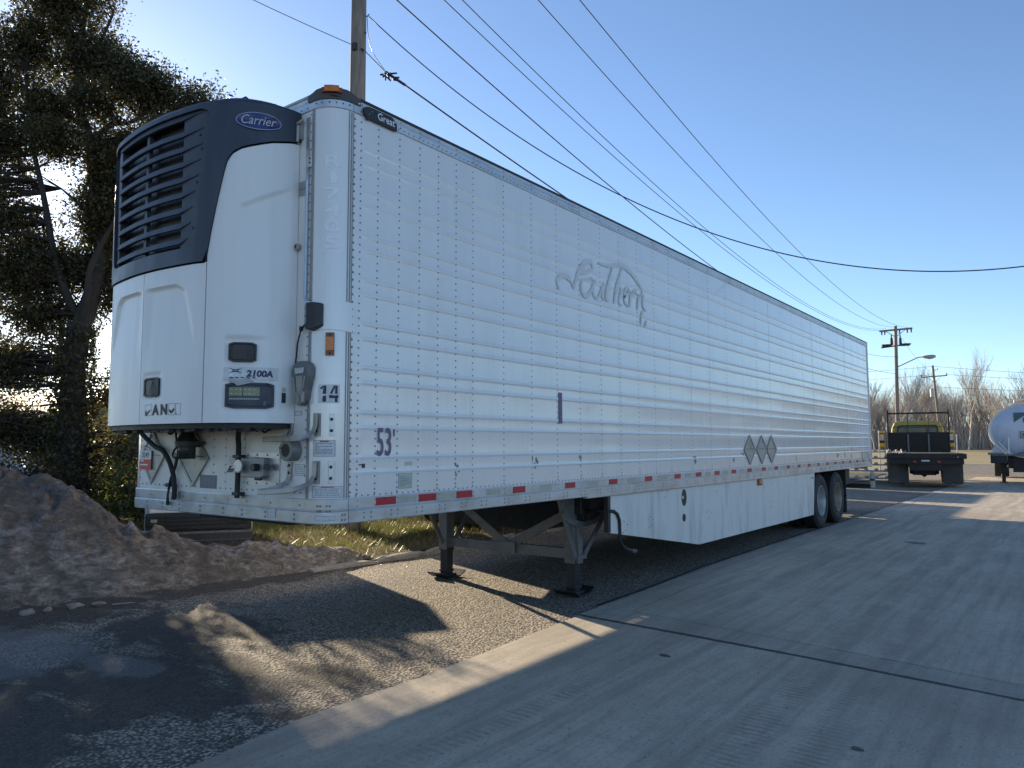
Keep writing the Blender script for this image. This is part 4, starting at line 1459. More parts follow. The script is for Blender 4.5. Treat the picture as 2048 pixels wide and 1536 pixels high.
# arc-length parametrisation of the half outline
hp = np.array(half)
seg_ = np.sqrt((np.diff(hp, axis=0) ** 2).sum(1))
hs = np.concatenate([[0], np.cumsum(seg_)])
SEND = hs[-1]
def s_of(dx):
    return float(np.interp(abs(dx), hp[:, 0], hs)) * (1 if dx >= 0 else -1)
def upt(s, off=0):
    a = abs(s)
    sg = 1 if s >= 0 else -1
    x = np.interp(a, hs, hp[:, 0]); y = np.interp(a, hs, hp[:, 1])
    e = .03
    x2, y2 = np.interp(min(a + e, SEND), hs, hp[:, 0]), np.interp(min(a + e, SEND), hs, hp[:, 1])
    x1, y1 = np.interp(max(a - e, 0), hs, hp[:, 0]), np.interp(max(a - e, 0), hs, hp[:, 1])
    if a < e:
        x1 = -np.interp(e - a, hs, hp[:, 0]); y1 = np.interp(e - a, hs, hp[:, 1])
    d = Vector((x2 - x1, y2 - y1)).normalized()
    nx, ny = -(-d.y), -d.x
    # outward normal: right of travel in plan
    nx, ny = d.y, -d.x
    return (-1.3 + sg * (x + nx * off), y + ny * off)
def unit_fn(off):
    def fn(a, b):
        x, y = upt(a, off)
        return (x, y, b)
    return fn
core = MB()
oc = [upt(s, -.07) for s in np.linspace(-SEND, SEND, 49)]
core.prism([(x, min(y, -.001)) for x, y in oc], lambda u, v, t: (u, v, t), 1.75, 3.90)
U = build(core, 'refrigeration_unit', BLACK, T)
U['label'] = 'bow-fronted cooling unit with dark louvred top and white lower doors on the nose of the trailer'

def caplow(s):
    a = abs(s)
    xs_ = [0, s_of(.645), s_of(.650), s_of(.678), s_of(.721), s_of(.752), s_of(.767), s_of(.793), s_of(.835), s_of(.875), s_of(.943), s_of(.966), SEND]
    zz = [2.818, 2.818, 2.83, 3.03, 3.276, 3.44, 3.505, 3.555, 3.590, 3.612, 3.653, 3.69, 3.70]
    return float(np.interp(a, xs_, zz))
def shell_panel(name, mat, ss, zlo, zhi, off=0, disp=None, nz=30, parent=U, thick=.025):
    mb = MB()
    ns = len(ss)
    vs = []
    for s in ss:
        for j in range(nz):
            t = j / (nz - 1)
            z = zlo(s) + (zhi(s) - zlo(s)) * t
            o = off + (disp(s, z) if disp else 0)
            e = min(j, nz - 1 - j)
            x, y = upt(s, o)
            vs.append((x, y, z))
    fs = [(i * nz + j, (i + 1) * nz + j, (i + 1) * nz + j + 1, i * nz + j + 1) for i in range(ns - 1) for j in range(nz - 1)]
    mb.add(vs, fs)
    # returned edges
    def ret(idx):
        o_ = len(mb.v)
        pts = []
        for i in idx:
            s = ss[i // nz]
            x, y = upt(s, off - thick)
            pts.append((x, y, mb.v[i][2]))
        a = [mb.v[i] for i in idx]
        n = len(idx)
        mb.add(a + pts, [(k, k + 1, n + k + 1, n + k) for k in range(n - 1)])
    ret([j for j in range(nz)])
    ret([(ns - 1) * nz + j for j in range(nz)])
    ret([i * nz for i in range(ns)])
    ret([i * nz + nz - 1 for i in range(ns)])
    o = build(mb, name, mat, parent, fix=False)
    smooth_by_angle(o, 45)
    return o
def sst(a, b, x):
    t = min(1, max(0, (x - a) / (b - a)))
    return t * t * (3 - 2 * t)
def front_disp(s, z):
    a = abs(s)
    # pressed-in field with a hooked upper corner that dies away downwards
    side = .47 + .10 * max(0, (2.66 - z)) / .3
    top = 2.688 - .05 * sst(.36, .5, a)
    m_ = sst(top + .004, top - .016, z) * sst(side + .015, side - .045, a) * sst(.0, .10, a)
    fade = sst(2.05, 2.62, z)
    d = -.022 * m_ * fade
    # shallow pocket above the latch
    if s > 0:
        m2 = sst(2.105, 2.085, z) * sst(.03, .06, a) * sst(.27, .23, a) * sst(1.90, 1.94, z)
        d -= .008 * m2
    return d
def door_disp(s, z):
    a = abs(s)
    s0 = s_of(.828)
    side = s0 + .02 * (3.2 - z)
    top = 3.19 + .55 * (a - s0) * .9
    m_ = sst(top + .006, top - .018, z) * sst(side - .01, side + .035, a)
    fade = sst(2.65, 3.12, z) * sst(SEND, SEND - .17, a)
    d = -.016 * m_ * fade
    a0, a1 = s_of(.78), s_of(.945)
    m2 = sst(2.318, 2.300, z) * sst(a0 - .012, a0 + .008, a) * sst(2.10, 2.13, z) * sst(a1 + .05, a1 - .14, a)
    d -= .014 * m2
    m3 = sst(2.035, 2.018, z) * sst(a0 - .022, a0 - .008, a) * sst(1.815, 1.83, z) * sst(s_of(.957), s_of(.952), a)
    d -= .008 * m3
    return d
SX = s_of(.652)
zlo_ = lambda s: 1.747
gap = .011
for sg in (1, -1):
    ss = [sg * v for v in np.linspace(.0035, SX - .004, 52)]
    shell_panel('front_panel', SHELL, ss, zlo_, lambda s: caplow(s) - gap, 0, front_disp, 84)
    ss = [sg * v for v in np.linspace(SX + .004, SEND - .004, 60)]
    shell_panel('side_door', SHELL, ss, zlo_, lambda s: caplow(s) - gap, 0, door_disp, 130)
# dark cap
ZC = 3.90
gz_ = [2.925, 2.935, 2.95, 2.97, 3.0, 3.25, 3.62, 3.76, 3.81, 3.84, 3.862, 3.872]
gxv = [.50, .535, .555, .566, .575, .603, .639, .655, .655, .645, .615, .58]
def gx_(z):
    return s_of(float(np.interp(z, gz_, gxv))) - .0
capmb = MB()
OFF = .012
SC = s_of(.6595)
def capgrid(ss, f0, f1, nz):
    vs, n = [], len(ss)
    for s in ss:
        for j in range(nz):
            z = f0(s) + (f1(s) - f0(s)) * j / (nz - 1)
            x, y = upt(s, OFF)
            vs.append((x, y, z))
    capmb.add(vs, [(i * nz + j, (i + 1) * nz + j, (i + 1) * nz + j + 1, i * nz + j + 1) for i in range(n - 1) for j in range(nz - 1)])
allS = list(np.linspace(-SC, SC, 41))
def top_band(s):
    a = abs(s)
    return 3.872
capgrid(allS, lambda s: caplow(s), lambda s: 2.925, 3)
capgrid(allS, lambda s: 3.872, lambda s: ZC, 2)
for sg in (1, -1):
    # strips beside the opening
    zz = list(np.linspace(2.925, 3.872, 70))
    vs = []
    for z in zz:
        g0 = gx_(z)
        for t in np.linspace(0, 1, 5):
            x, y = upt(sg * (g0 + (SC - g0) * t), OFF)
            vs.append((x, y, z))
    capmb.add(vs, [(i * 5 + j, (i + 1) * 5 + j, (i + 1) * 5 + j + 1, i * 5 + j + 1) for i in range(len(zz) - 1) for j in range(4)])
    # lip of the opening going inwards
    vs = []
    for z in zz:
        g0 = gx_(z)
        x, y = upt(sg * g0, OFF); x2, y2 = upt(sg * (g0 + .004), OFF - .03)
        vs += [(x, y, z), (x2, y2, z)]
    capmb.add(vs, [(2 * i, 2 * i + 1, 2 * i + 3, 2 * i + 2) for i in range(len(zz) - 1)])
    capgrid([sg * v for v in np.linspace(SC, SEND, 44)], lambda s: caplow(s), lambda s: ZC, 18)
for z in (2.925, 3.872):
    g0 = gx_(z)
    vs = []
    for s in np.linspace(-g0, g0, 31):
        x, y = upt(s, OFF); x2, y2 = upt(s, OFF - .03)
        vs += [(x, y, z), (x2, y2, z)]
    capmb.add(vs, [(2 * i, 2 * i + 1, 2 * i + 3, 2 * i + 2) for i in range(30)])
# rounded top edge and crown, lower returned edge
ss = list(np.linspace(-SEND, SEND, 81))
rings = [(OFF, ZC), (OFF - .008, ZC + .018), (OFF - .03, ZC + .032), (OFF - .075, ZC + .042), (OFF - .2, ZC + .05)]
vs = []
for o_, z in rings:
    for s in ss:
        x, y = upt(s, o_)
        wob_ = .006 * math.sin(s * 9) * (1 if o_ < OFF - .01 else 0)
        vs.append((x, min(y, -.002), z + wob_))
n = len(ss)
capmb.add(vs, [(r * n + i, r * n + i + 1, (r + 1) * n + i + 1, (r + 1) * n + i) for r in range(len(rings) - 1) for i in range(n - 1)])
capmb.add([(x, y, z) for x, y, z in vs[-n:]], [tuple(range(n))])
vs = []
for s in np.linspace(-SEND, SEND, 160):
    x, y = upt(s, OFF); x2, y2 = upt(s, OFF - .04)
    vs += [(x, y, caplow(s)), (x2, y2, caplow(s) + .004)]
capmb.add(vs, [(2 * i, 2 * i + 1, 2 * i + 3, 2 * i + 2) for i in range(159)])
cap = build(capmb, 'unit_cap', CAPM, U, fix=False)
smooth_by_angle(cap, 38)
mb = MB()
mb.prism([(-.01, 3.935), (.035, 3.972), (.06, 3.962), (.12, 3.944)], lambda u, v, t: (t, -.36 + u * 1.0, v), -.62, -.50)
mb.prism([(-.01, 3.93), (.02, 3.962), (.06, 3.952), (.09, 3.935)], lambda u, v, t: (t, -.17 + u, v), -.55, -.42)
build(mb, 'cap_tab', CAPM, U, bevel=.004)
# grille: dark coil behind, flange at each side, louvre slats, centre bar
mb = MB()
mb.grid(lambda s, z: unit_fn(-.085)(s, z), np.linspace(-gx_(3.7), gx_(3.7), 25), [2.92, 3.2, 3.5, 3.87])
build(mb, 'condenser_coil', COILM, U, fix=False)
SO = s_of(.40)
SOL = s_of(.52)
for sg in (1, -1):
    zz = list(np.linspace(2.926, 3.871, 50))
    vs = []
    for z in zz:
        a0, a1 = (SO if sg > 0 else min(SOL, gx_(z) - .02)), gx_(z) - .004
        for t in np.linspace(0, 1, 6):
            x, y = upt(sg * (a0 + (a1 - a0) * t), -.010)
            vs.append((x, y, z))
    mb = MB()
    mb.add(vs, [(i * 6 + j, (i + 1) * 6 + j, (i + 1) * 6 + j + 1, i * 6 + j + 1) for i in range(len(zz) - 1) for j in range(5)])
    vs = []
    for z in zz:
        e_ = SO if sg > 0 else min(SOL, gx_(z) - .02)
        x, y = upt(sg * e_, -.010); x2, y2 = upt(sg * e_, -.08)
        vs += [(x, y, z), (x2, y2, z)]
    mb.add(vs, [(2 * i, 2 * i + 1, 2 * i + 3, 2 * i + 2) for i in range(len(zz) - 1)])
    build(mb, 'grille_flange', SLATM, U, fix=False, smooth=False)
tips = [.468, .493, .507, .527, .554, .571, .583, .586]
for k in range(9):
    zt_ = 3.002 + .107 * k if k < 8 else 3.868
    tip = s_of(tips[min(k, 7)]) - .005
    hgt = .039
    tl = max(tip - .01, SOL + .02)
    ss = np.concatenate([np.linspace(-tl, -SOL, 6)[:-1], np.linspace(-SOL, SO, 45), np.linspace(SO, tip, 6)[1:]])
    vs = []
    for s in ss:
        w = 1 if -SOL <= s <= SO else max(.02, 1 - ((s - SO) / (tip - SO) if s > 0 else (-s - SOL) / (tl - SOL)))
        h = hgt * (.25 + .75 * w) if w < 1 else hgt
        prof = [(-.035 * w - .006, zt_ - .004), (-.008 + .002 * w, zt_), (.004 * w - .006, zt_ - h * .35), (.010 * w - .006, zt_ - h), (.004 * w - .008, zt_ - h - .004), (-.03 * w - .008, zt_ - h * .75)]
        for o_, z in prof:
            x, y = upt(s, o_)
            vs.append((x, y, z))
    m_ = 6
    mb = MB()
    n = len(ss)
    mb.add(vs, [(i * m_ + j, (i + 1) * m_ + j, (i + 1) * m_ + (j + 1) % m_, i * m_ + (j + 1) % m_) for i in range(n - 1) for j in range(m_)])
    o = build(mb, 'slat', SLATM, U)
    smooth_by_angle(o, 35)
patch('grille_bar', SLATM, unit_fn, s_of(-.068), s_of(-.034), 2.93, 3.868, U, (-.045, -.018), 3)
mb = MB()
for dx, z in ((.56, 3.70), (.578, 3.60), (.545, 3.375), (.52, 3.06)):
    x, y = upt(s_of(dx), -.0098)
    rivet(mb, (x, y, z), (.3, -1, 0), .011, .004)
build(mb, 'screw', BLACK, U, fix=False)['kind'] = 'stuff'
# brand badge: dark ellipse with light ring
sm, zm = s_of(.900) - .004, 3.774
def ell(mb, a, b, o_, ring=None):
    n = 40
    f = unit_fn(o_)
    P = [f(sm + a * math.cos(2 * PI * k / n), zm + b * math.sin(2 * PI * k / n) - .0 * k) for k in range(n)]
    if ring:
        Q = [f(sm + (a - ring) * math.cos(2 * PI * k / n), zm + (b - ring) * math.sin(2 * PI * k / n)) for k in range(n)]
        mb.add(P + Q, [(k, (k + 1) % n, n + (k + 1) % n, n + k) for k in range(n)])
    else:
        c = f(sm, zm)
        mb.add(P + [c], [(k, (k + 1) % n, n) for k in range(n)])
BW, BH = .145, .062
mb = MB()
n = 40
f0, f1 = unit_fn(OFF), unit_fn(OFF + .008)
P = [(sm + BW * math.cos(2 * PI * k / n), zm + BH * math.sin(2 * PI * k / n)) for k in range(n)]
mb.add([f0(*p) for p in P] + [f1(*p) for p in P] + [f1(sm, zm)], [(k, (k + 1) % n, n + (k + 1) % n, n + k) for k in range(n)] + [(n + k, n + (k + 1) % n, 2 * n) for k in range(n)])
build(mb, 'badge', LOGOB, U, fix=False, smooth=False)
mb = MB()
ell(mb, BW - .003, BH - .003, OFF + .0095, .0042)
build(mb, 'badge_ring', M('ring_pale', (.40, .41, .50), .4, 0, .1, 20), U, fix=False)
mb = MB()
text_on(mb, 'Carrier', unit_fn(OFF + .0106), sm - .108, sm + .108, zm - .028, zm + .036, .28, .006, .04)
build(mb, 'badge_lettering', M('badge_letter', (.42, .43, .52), .4, 0, .1, 20), U, fix=False)
# handles, latch, display
def recess(name, a0, a1, b0, b1, frame=.012, inner=BLACK, deep=True):
    s0, s1 = s_of(a0), s_of(a1)
    mb = MB()
    fo, fi = unit_fn(.004), unit_fn(.006)
    fd = unit_fn(-.004)
    us = list(np.linspace(s0, s1, 7))
    def ringpts(f, ins):
        U0 = list(np.linspace(s0 + ins, s1 - ins, 7))
        r_ = .012
        lo = [f(u, b0 + ins + (r_ if k in (0, 6) else 0)) for k, u in enumerate(U0)]
        hi = [f(u, b1 - ins - (r_ if k in (0, 6) else 0)) for k, u in enumerate(U0)]
        return lo + hi[::-1]
    A, B, C, D = ringpts(unit_fn(-.024), 0), ringpts(unit_fn(.007), .002), ringpts(unit_fn(.007), frame), ringpts(unit_fn(.0012), frame + .004)
    n = len(A)
    mb.add(A + B + C + D, [(r * n + k, r * n + (k + 1) % n, (r + 1) * n + (k + 1) % n, (r + 1) * n + k) for r in range(3) for k in range(n)])
    m_ = 7
    for k in range(6):
        mb.add([D[k], D[k + 1], D[n - 2 - k], D[n - 1 - k]], [(0, 1, 2, 3)])
    return build(mb, name, inner, U, fix=False)
recess('door_handle', .797, .911, 2.143, 2.276)
DISH = M('handle_dish', (.05, .036, .032), .5, 0, .3, 14)
patch('handle_dish', DISH, unit_fn, s_of(.822), s_of(.874), 2.165, 2.258, U, (0, .0024), 3)
recess('latch', .056, .237, 1.93, 2.067)
mb = MB()
fl = unit_fn(.003)
a0, a1 = s_of(.085), s_of(.165)
mb.add([unit_fn(.0022)(a0, 1.955), unit_fn(.0022)(s_of(.12), 1.955), unit_fn(.004)(a1, 2.04), unit_fn(.004)(a0, 2.04)], [(0, 1, 2, 3)])
build(mb, 'latch_paddle', M('paddle', (.11, .10, .10), .5, 0, .2, 14), U, fix=False)
recess('display_frame', .785, .953, 1.838, 2.012, .016, BADGE)
patch('display_screen', LCD, unit_fn, s_of(.806), s_of(.922), 1.922, 1.978, U, (0, .0024), 4)
patch('display_strip', STEELG, unit_fn, s_of(.806), s_of(.922), 1.896, 1.910, U, (0, .0024), 4)
mb = MB()
for i in range(3):
    for j in range(4):
        a = s_of(.934) + .006 * i
        z = 1.862 + .008 * j
        mb.add([unit_fn(.0024)(a, z), unit_fn(.0024)(a + .003, z), unit_fn(.0024)(a + .003, z + .003), unit_fn(.0024)(a, z + .003)], [(0, 1, 2, 3)])
    a = s_of(.806) + .02
for k in range(14):
    a = s_of(.808) + k * (s_of(.920) - s_of(.808)) / 14
    mb.add([unit_fn(.0034)(a, 1.899), unit_fn(.0034)(a + .007, 1.899), unit_fn(.0034)(a + .007, 1.906), unit_fn(.0034)(a, 1.906)], [(0, 1, 2, 3)])
for z in (1.935, 1.962):
    for k in range(6):
        a = s_of(.812) + k * (s_of(.915) - s_of(.812)) / 6
        mb.add([unit_fn(.0034)(a, z), unit_fn(.0034)(a + .016, z), unit_fn(.0034)(a + .016, z + .003), unit_fn(.0034)(a, z + .003)], [(0, 1, 2, 3)])
build(mb, 'display_marks', SILVER, U, fix=False)
patch('torn_sticker', LABELW, unit_fn, s_of(.775), s_of(.958), 2.030, 2.112, U, (0, .0012), 6)
mb = MB()
text_on(mb, '2100A', unit_fn(.0026), s_of(.875), s_of(.951), 2.047, 2.093, .12, .05, .05)
build(mb, 'model_number', LETB, U, fix=False)
mb = MB()
a0, a1 = s_of(.80), s_of(.862)
f = unit_fn(.0022)
am = (a0 + a1) / 2
for sg in (1, -1):
    # stretched four-pointed emblem: two mirrored wedges and a bar
    e = a0 if sg < 0 else a1
    mb.add([f(e, 2.104), f(am, 2.094), f(am, 2.088), f(e - sg * .03, 2.088)], [(0, 1, 2, 3)])
    mb.add([f(e, 2.070), f(am, 2.079), f(am, 2.086), f(e - sg * .03, 2.086)], [(0, 1, 2, 3)])
build(mb, 'emblem', LETB, U, fix=False)
mb = MB()
# crumpled paper flap hanging over the display
f = lambda a, z, o_: unit_fn(o_)(a, z)
a0, a1 = s_of(.80), s_of(.90)
am = s_of(.845)
vs = [f(a0, 2.028, .006), f((a0 + am) / 2, 2.035, .012), f(am, 2.02, .022), f((am + a1) / 2, 2.035, .012), f(a1, 2.025, .006),
      f(a0 + .02, 2.008, .012), f((a0 + am) / 2 + .01, 2.004, .026), f(am, 1.986, .03), f((am + a1) / 2, 1.998, .022), f(a1 - .01, 2.008, .010)]
mb.add(vs, [(0, 1, 6, 5), (1, 2, 7, 6), (2, 3, 8, 7), (3, 4, 9, 8)])
build(mb, 'torn_flap', M('paper_flap', (.45, .42, .40), .8, 0, .15, 20), U, fix=False)
mb = MB()
for k in range(5):
    a = s_of(.803) + .035 * k
    mb.add([f(a, 2.036 + random.uniform(0, .008), .0035), f(a + .03, 2.034 + random.uniform(0, .01), .0035), f(a + .024, 2.044, .0035), f(a + .01, 2.046, .0035)], [(0, 1, 2, 3)])
build(mb, 'torn_edge', LETK, U, fix=False)
# half peeled letters low on the front panel; little labels
mb = MB()
fz = unit_fn(.0022)
def L_(ch, a0, a1, b0=1.806, b1=1.880):
    text_on(mb, ch, fz, s_of(a0), s_of(a1), b0, b1, 0, .06, .2)
L_('A', .165, .245)
L_('N', .262, .335)
mb.add([fz(s_of(.083), 1.806), fz(s_of(.105), 1.806), fz(s_of(.15), 1.845), fz(s_of(.135), 1.845), fz(s_of(.10), 1.822), fz(s_of(.098), 1.84), fz(s_of(.083), 1.838)], [tuple(range(7))])
mb.add([fz(s_of(.35), 1.84), fz(s_of(.365), 1.815), fz(s_of(.385), 1.815), fz(s_of(.41), 1.84), fz(s_of(.40), 1.852), fz(s_of(.38), 1.832), fz(s_of(.362), 1.842)], [tuple(range(7))])
mb.add([fz(s_of(.425), 1.81), fz(s_of(.432), 1.81), fz(s_of(.432), 1.818), fz(s_of(.425), 1.818)], [(0, 1, 2, 3)])
build(mb, 'peeled_lettering', LETK, U, fix=False)
mb = MB()
for a0, a1 in ((.078, .158), (.345, .415), (.42, .47)):
    s0, s1 = s_of(a0), s_of(a1)
    t = .0025
    for q in ((s0, s1, 1.878, 1.878 + t), (s0, s1, 1.806 - t, 1.806), (s0, s0 + t, 1.806, 1.878), (s1 - t, s1, 1.806, 1.878)):
        mb.add([fz(q[0], q[2]), fz(q[1], q[2]), fz(q[1], q[3]), fz(q[0], q[3])], [(0, 1, 2, 3)])
build(mb, 'letter_residue', STEELG, U, fix=False)
patch('small_label', LABELG, unit_fn, SEND - .105, SEND - .075, 1.955, 1.985, U, (0, .002))
patch('small_label', LETK, unit_fn, SEND - .105, SEND - .075, 1.882, 1.950, U, (0, .002))
mb = MB()
oc = [upt(s, -.03) for s in np.linspace(-SEND, SEND, 49)]
mb.prism([(x, min(y, -.003)) for x, y in oc], lambda u, v, t: (u, v, t), 1.712, 1.745)
build(mb, 'unit_tray', STEELD, U)
mb = MB()
random.seed(3)
for k in range(24):
    s = random.uniform(-SEND * .8, SEND * .8)
    x, y = upt(s, -.06)
    mb.box(x, x + random.uniform(.03, .12), y, y + .04, 1.70 - random.uniform(.0, .012), 1.715)
build(mb, 'unit_fixings', STEELD, U)

# ------------------------------------------------------------------ underside: landing legs, skirt, bogie, bumper
def leg_set(x, lit):
    mb = MB()
    g = STEELG
    y = 3.70
    mb.box(x - .075, x + .055, y - .07, y + .07, .34, 1.06)
    leg = build(mb, 'landing_leg', g, T, bevel=.006)
    mb = MB()
    mb.box(x - .06, x + .05, y - .055, y + .055, .04, .345)
    mb.box(x - .07, x + .06, y - .065, y + .065, .325, .36)
    mb.box(x - .07, x + .06, y - .065, y + .065, .075, .10)
    build(mb, 'leg_tube', BLACK, leg, bevel=.005)
    mb = MB()
    # dished foot
    us = np.linspace(-1, 1, 9)
    vs = []
    for u in us:
        z = .012 + .055 * max(0, abs(u) - .55) / .45
        vs += [(x - .15, y + .19 * u, z), (x + .14, y + .19 * u, z), (x + .14, y + .19 * u, z + .014), (x - .15, y + .19 * u, z + .014)]
    n = len(us)
    mb.add(vs, [(4 * i + k, 4 * i + (k + 1) % 4, 4 * i + 4 + (k + 1) % 4, 4 * i + 4 + k) for i in range(n - 1) for k in range(4)] + [(0, 1, 2, 3), (4 * n - 4, 4 * n - 3, 4 * n - 2, 4 * n - 1)])
    mb.box(x - .09, x + .08, y - .09, y + .09, .0, .05)
    build(mb, 'leg_foot', BLACK, leg, bevel=.004)
    return leg
leg1 = leg_set(-.46, True)
leg2 = leg_set(-2.28, False)
mb = MB()
mb.box(-.415, -.365, 3.655, 3.735, .34, .80)
build(mb, 'leg_channel', STEELG, leg1, bevel=.006)
mb = MB()
mb.bar((-.37, 3.28, 1.05), (-.385, 3.62, .40), .06, .022, (1, 0, 0))
mb.bar((-.37, 4.42, 1.02), (-.385, 3.77, .40), .06, .022, (1, 0, 0))
mb.bar((-.37, 3.62, .41), (-.37, 3.78, .41), .05, .05)
build(mb, 'leg_brace', STEELG, leg1, bevel=.004)
mb = MB()
poly = [(3.22, 1.06), (3.33, 1.0)] + [(3.78 - .47 * math.cos(t), .97 - .22 * math.sin(t)) for t in np.linspace(.3, PI - .3, 14)] + [(4.36, 1.02), (4.45, 1.06)]
mb.prism(poly, lambda u, v, t: (t, u, v), -.40, -.385)
build(mb, 'leg_gusset', STEELG, leg1)
mb = MB()
pts = [(3.78 - .47 * math.cos(t), .97 - .22 * math.sin(t)) for t in np.linspace(.3, PI - .3, 14)]
for (a, b), (c, d) in zip(pts[:-1], pts[1:]):
    mb.bar((-.355, a, b), (-.355, c, d), .06, .012, (1, 0, 0))
build(mb, 'gusset_flange', STEELG, leg1)
mb = MB()
mb.box(-.383, -.30, 3.60, 3.78, .86, 1.06)
mb.tube([(-.38, 3.69, .83), (-.30, 3.69, .83)], .05, 10)
build(mb, 'gear_box', BLACK, leg1, bevel=.008)
mb = MB()
mb.bar((-2.24, 3.22, 1.05), (-2.255, 3.60, .42), .06, .022, (1, 0, 0))
mb.bar((-2.24, 4.3, 1.05), (-2.255, 3.79, .42), .06, .022, (1, 0, 0))
build(mb, 'leg_brace', STEELG, leg2, bevel=.004)
mb = MB()
mb.bar((-2.24, 3.72, .43), (-.52, 3.72, .43), .05, .11)
build(mb, 'cross_bar', STEELG, T, bevel=.004)
mb = MB()
mb.bar((-2.22, 3.70, .99), (-1.32, 3.69, .44), .02, .10)
mb.bar((-.52, 3.68, .86), (-1.38, 3.70, .44), .02, .10)
mb.box(-1.46, -1.22, 3.655, 3.675, .37, .5)
build(mb, 'diagonal_brace', STEELG, T, bevel=.003)
mb = MB()
mb.tube([(-.3, 3.69, .905), (-.05, 3.69, .905), (-.01, 3.70, .905), (.0, 3.76, .902), (0, 3.83, .87), (0, 3.875, .80), (0, 3.885, .68), (0, 3.88, .60), (0, 3.93, .53), (0, 4.03, .478), (0, 4.12, .455), (0, 4.22, .44)], .0185, 10)
crank = build(mb, 'crank_handle', BLACK, T, smooth=True)
mb = MB()
mb.tube([(0, 4.12, .455), (0, 4.23, .438)], .024, 10)
build(mb, 'crank_grip', M('grip', (.09, .085, .10), .6, 0, .2, 10), crank, smooth=False)
# skirt
SK = [(3.72, 1.063), (3.715, .68), (5.98, .32), (11.19, .298), (11.34, 1.063)]
mb = MB()
mb.prism(SK, lambda u, v, t: (t, u, v), -.03, -.012)
skirt = build(mb, 'side_skirt', SKIRT, T, bevel=.003)
mb = MB()
mb.box(-.06, -.012, 3.66, 3.715, .69, 1.06)
build(mb, 'skirt_edge', BLACK, skirt)
def disc(y, z, ry, rz2, name, mat, x=-.0105, parent=skirt):
    mb = MB()
    n = 20
    mb.add([(x, y + ry * math.cos(2 * PI * k / n), z + rz2 * math.sin(2 * PI * k / n)) for k in range(n)], [tuple(range(n))])
    return build(mb, name, mat, parent, fix=False)
disc(5.54, .94, .075, .105, 'skirt_hole', BLACK)
disc(5.50, .945, .03, .02, 'hole_pipe', ALU, -.008)
disc(5.53, .695, .05, .05, 'skirt_hole', BLACK)
mb = MB()
mb.box(-.01, .012, 8.2, 8.38, .965, 1.06)
al = build(mb, 'skirt_lamp', AMBERD, skirt, bevel=.01)
mb = MB()
mb.box(.012, .02, 8.22, 8.36, .985, 1.045)
build(mb, 'lamp_lens', AMBER, al, bevel=.006)
patch('skirt_label', PRINT, side_fn, 11.12, 11.24, .955, .985, skirt, (-.012, -.009))
mb = MB()
for (y0, z0) in ((4.0, .72), (4.62, .72), (6.3, .68), (8.8, .65), (10.1, .6), (11.1, .6), (5.0, 1.02), (6.6, 1.02), (8.9, 1.02), (10.2, 1.02), (11.05, 1.02)):
    for a, b in ((-.06, .03), (.0, .055), (.07, .02), (.03, -.04), (-.02, -.06)):
        rivet(mb, (-.0118, y0 + a, z0 + b), (1, 0, 0), .008, .004)
build(mb, 'skirt_rivets', RIVET, skirt, fix=False)['kind'] = 'stuff'
mb = MB()
for y0 in (6.1, 7.3, 8.5, 9.75, 10.95):
    mb.bar((-.05, y0, 1.05), (-.05, y0, .33), .05, .04)
mb.prism(SK, lambda u, v, t: (t, u, v), -W + .012, -W + .03)
build(mb, 'skirt_frame', STEELG, T)

def make_wheel(c, side, rim_mat, parent, R=.512, w=.27, deep=.12, name='wheel'):
    """tyre with tread grooves and a dished rim; outer face towards +x * side"""
    sg = side
    root = MB()
    prof = [(0, .292), (.012 * -1, .30), (.0, .33), (.010, .38), (.012, .43), (.004, .465), (-.012, .488), (-.03, R - .01)]
    tread = []
    xw = -w
    for k in range(5):
        a = -.034 - (w - .07) * k / 5
        b = -.034 - (w - .07) * (k + .72) / 5
        c2 = -.034 - (w - .07) * (k + .78) / 5
        d2 = -.034 - (w - .07) * (k + .94) / 5
        tread += [(a, R), (b, R), (c2, R - .016), (d2, R - .016)]
    back = [(-w + .036, R), (-w + .012, .488), (-w, .44), (-w + .002, .36), (-w + .01, .30)]
    full = [(sg * a, r) for a, r in prof + tread + back]
    mb = MB()
    mb.lathe(full, c, 'X', 44)
    ty = build(mb, 'tyre', RUBBER, parent)
    smooth_by_angle(ty, 28)
    mb = MB()
    rp_ = [(.004, .292), (.006, .284), (-.01, .276), (-.05, .268), (-deep, .255), (-deep - .01, .15), (-deep + .03, .10), (-deep + .06, .095), (-deep + .07, .075), (-deep + .075, .0005)]
    mb.lathe([(sg * a, r) for a, r in rp_], c, 'X', 44)
    rim = build(mb, 'rim', rim_mat, ty)
    smooth_by_angle(rim, 40)
    mb = MB()
    for k in range(10):
        t = 2 * PI * k / 10
        q = (c[1] + .14 * math.cos(t), c[2] + .14 * math.sin(t))
        mb.tube([(c[0] + sg * (-deep - .02), *q), (c[0] + sg * (-deep + .035), *q)], .016, 6)
    build(mb, 'wheel_nuts', STEELD, ty)
    return ty
for yc, rm in ((11.82, RIMM), (13.07, RIMT)):
    make_wheel((-.035, yc, .512), 1, rm, T, deep=.15)
    make_wheel((-.36, yc, .512), 1, RIMM, T)
    make_wheel((-W + .035, yc, .512), -1, rm, T, deep=.15)
    make_wheel((-W + .36, yc, .512), -1, RIMM, T)
    mb = MB()
    mb.tube([(-.15, yc, .512), (-W + .15, yc, .512)], .07, 10)
    build(mb, 'axle', STEELD, T)
mb = MB()
for x in (-.95, -1.65):
    mb.box(x - .05, x + .05, 10.4, 15.9, .88, 1.09)
    mb.box(x - .12, x + .12, 11.2, 14.0, .62, .88)
mb.box(-2.2, -.4, 15.1, 15.7, .66, 1.02)
build(mb, 'slider_frame', STEELD, T)
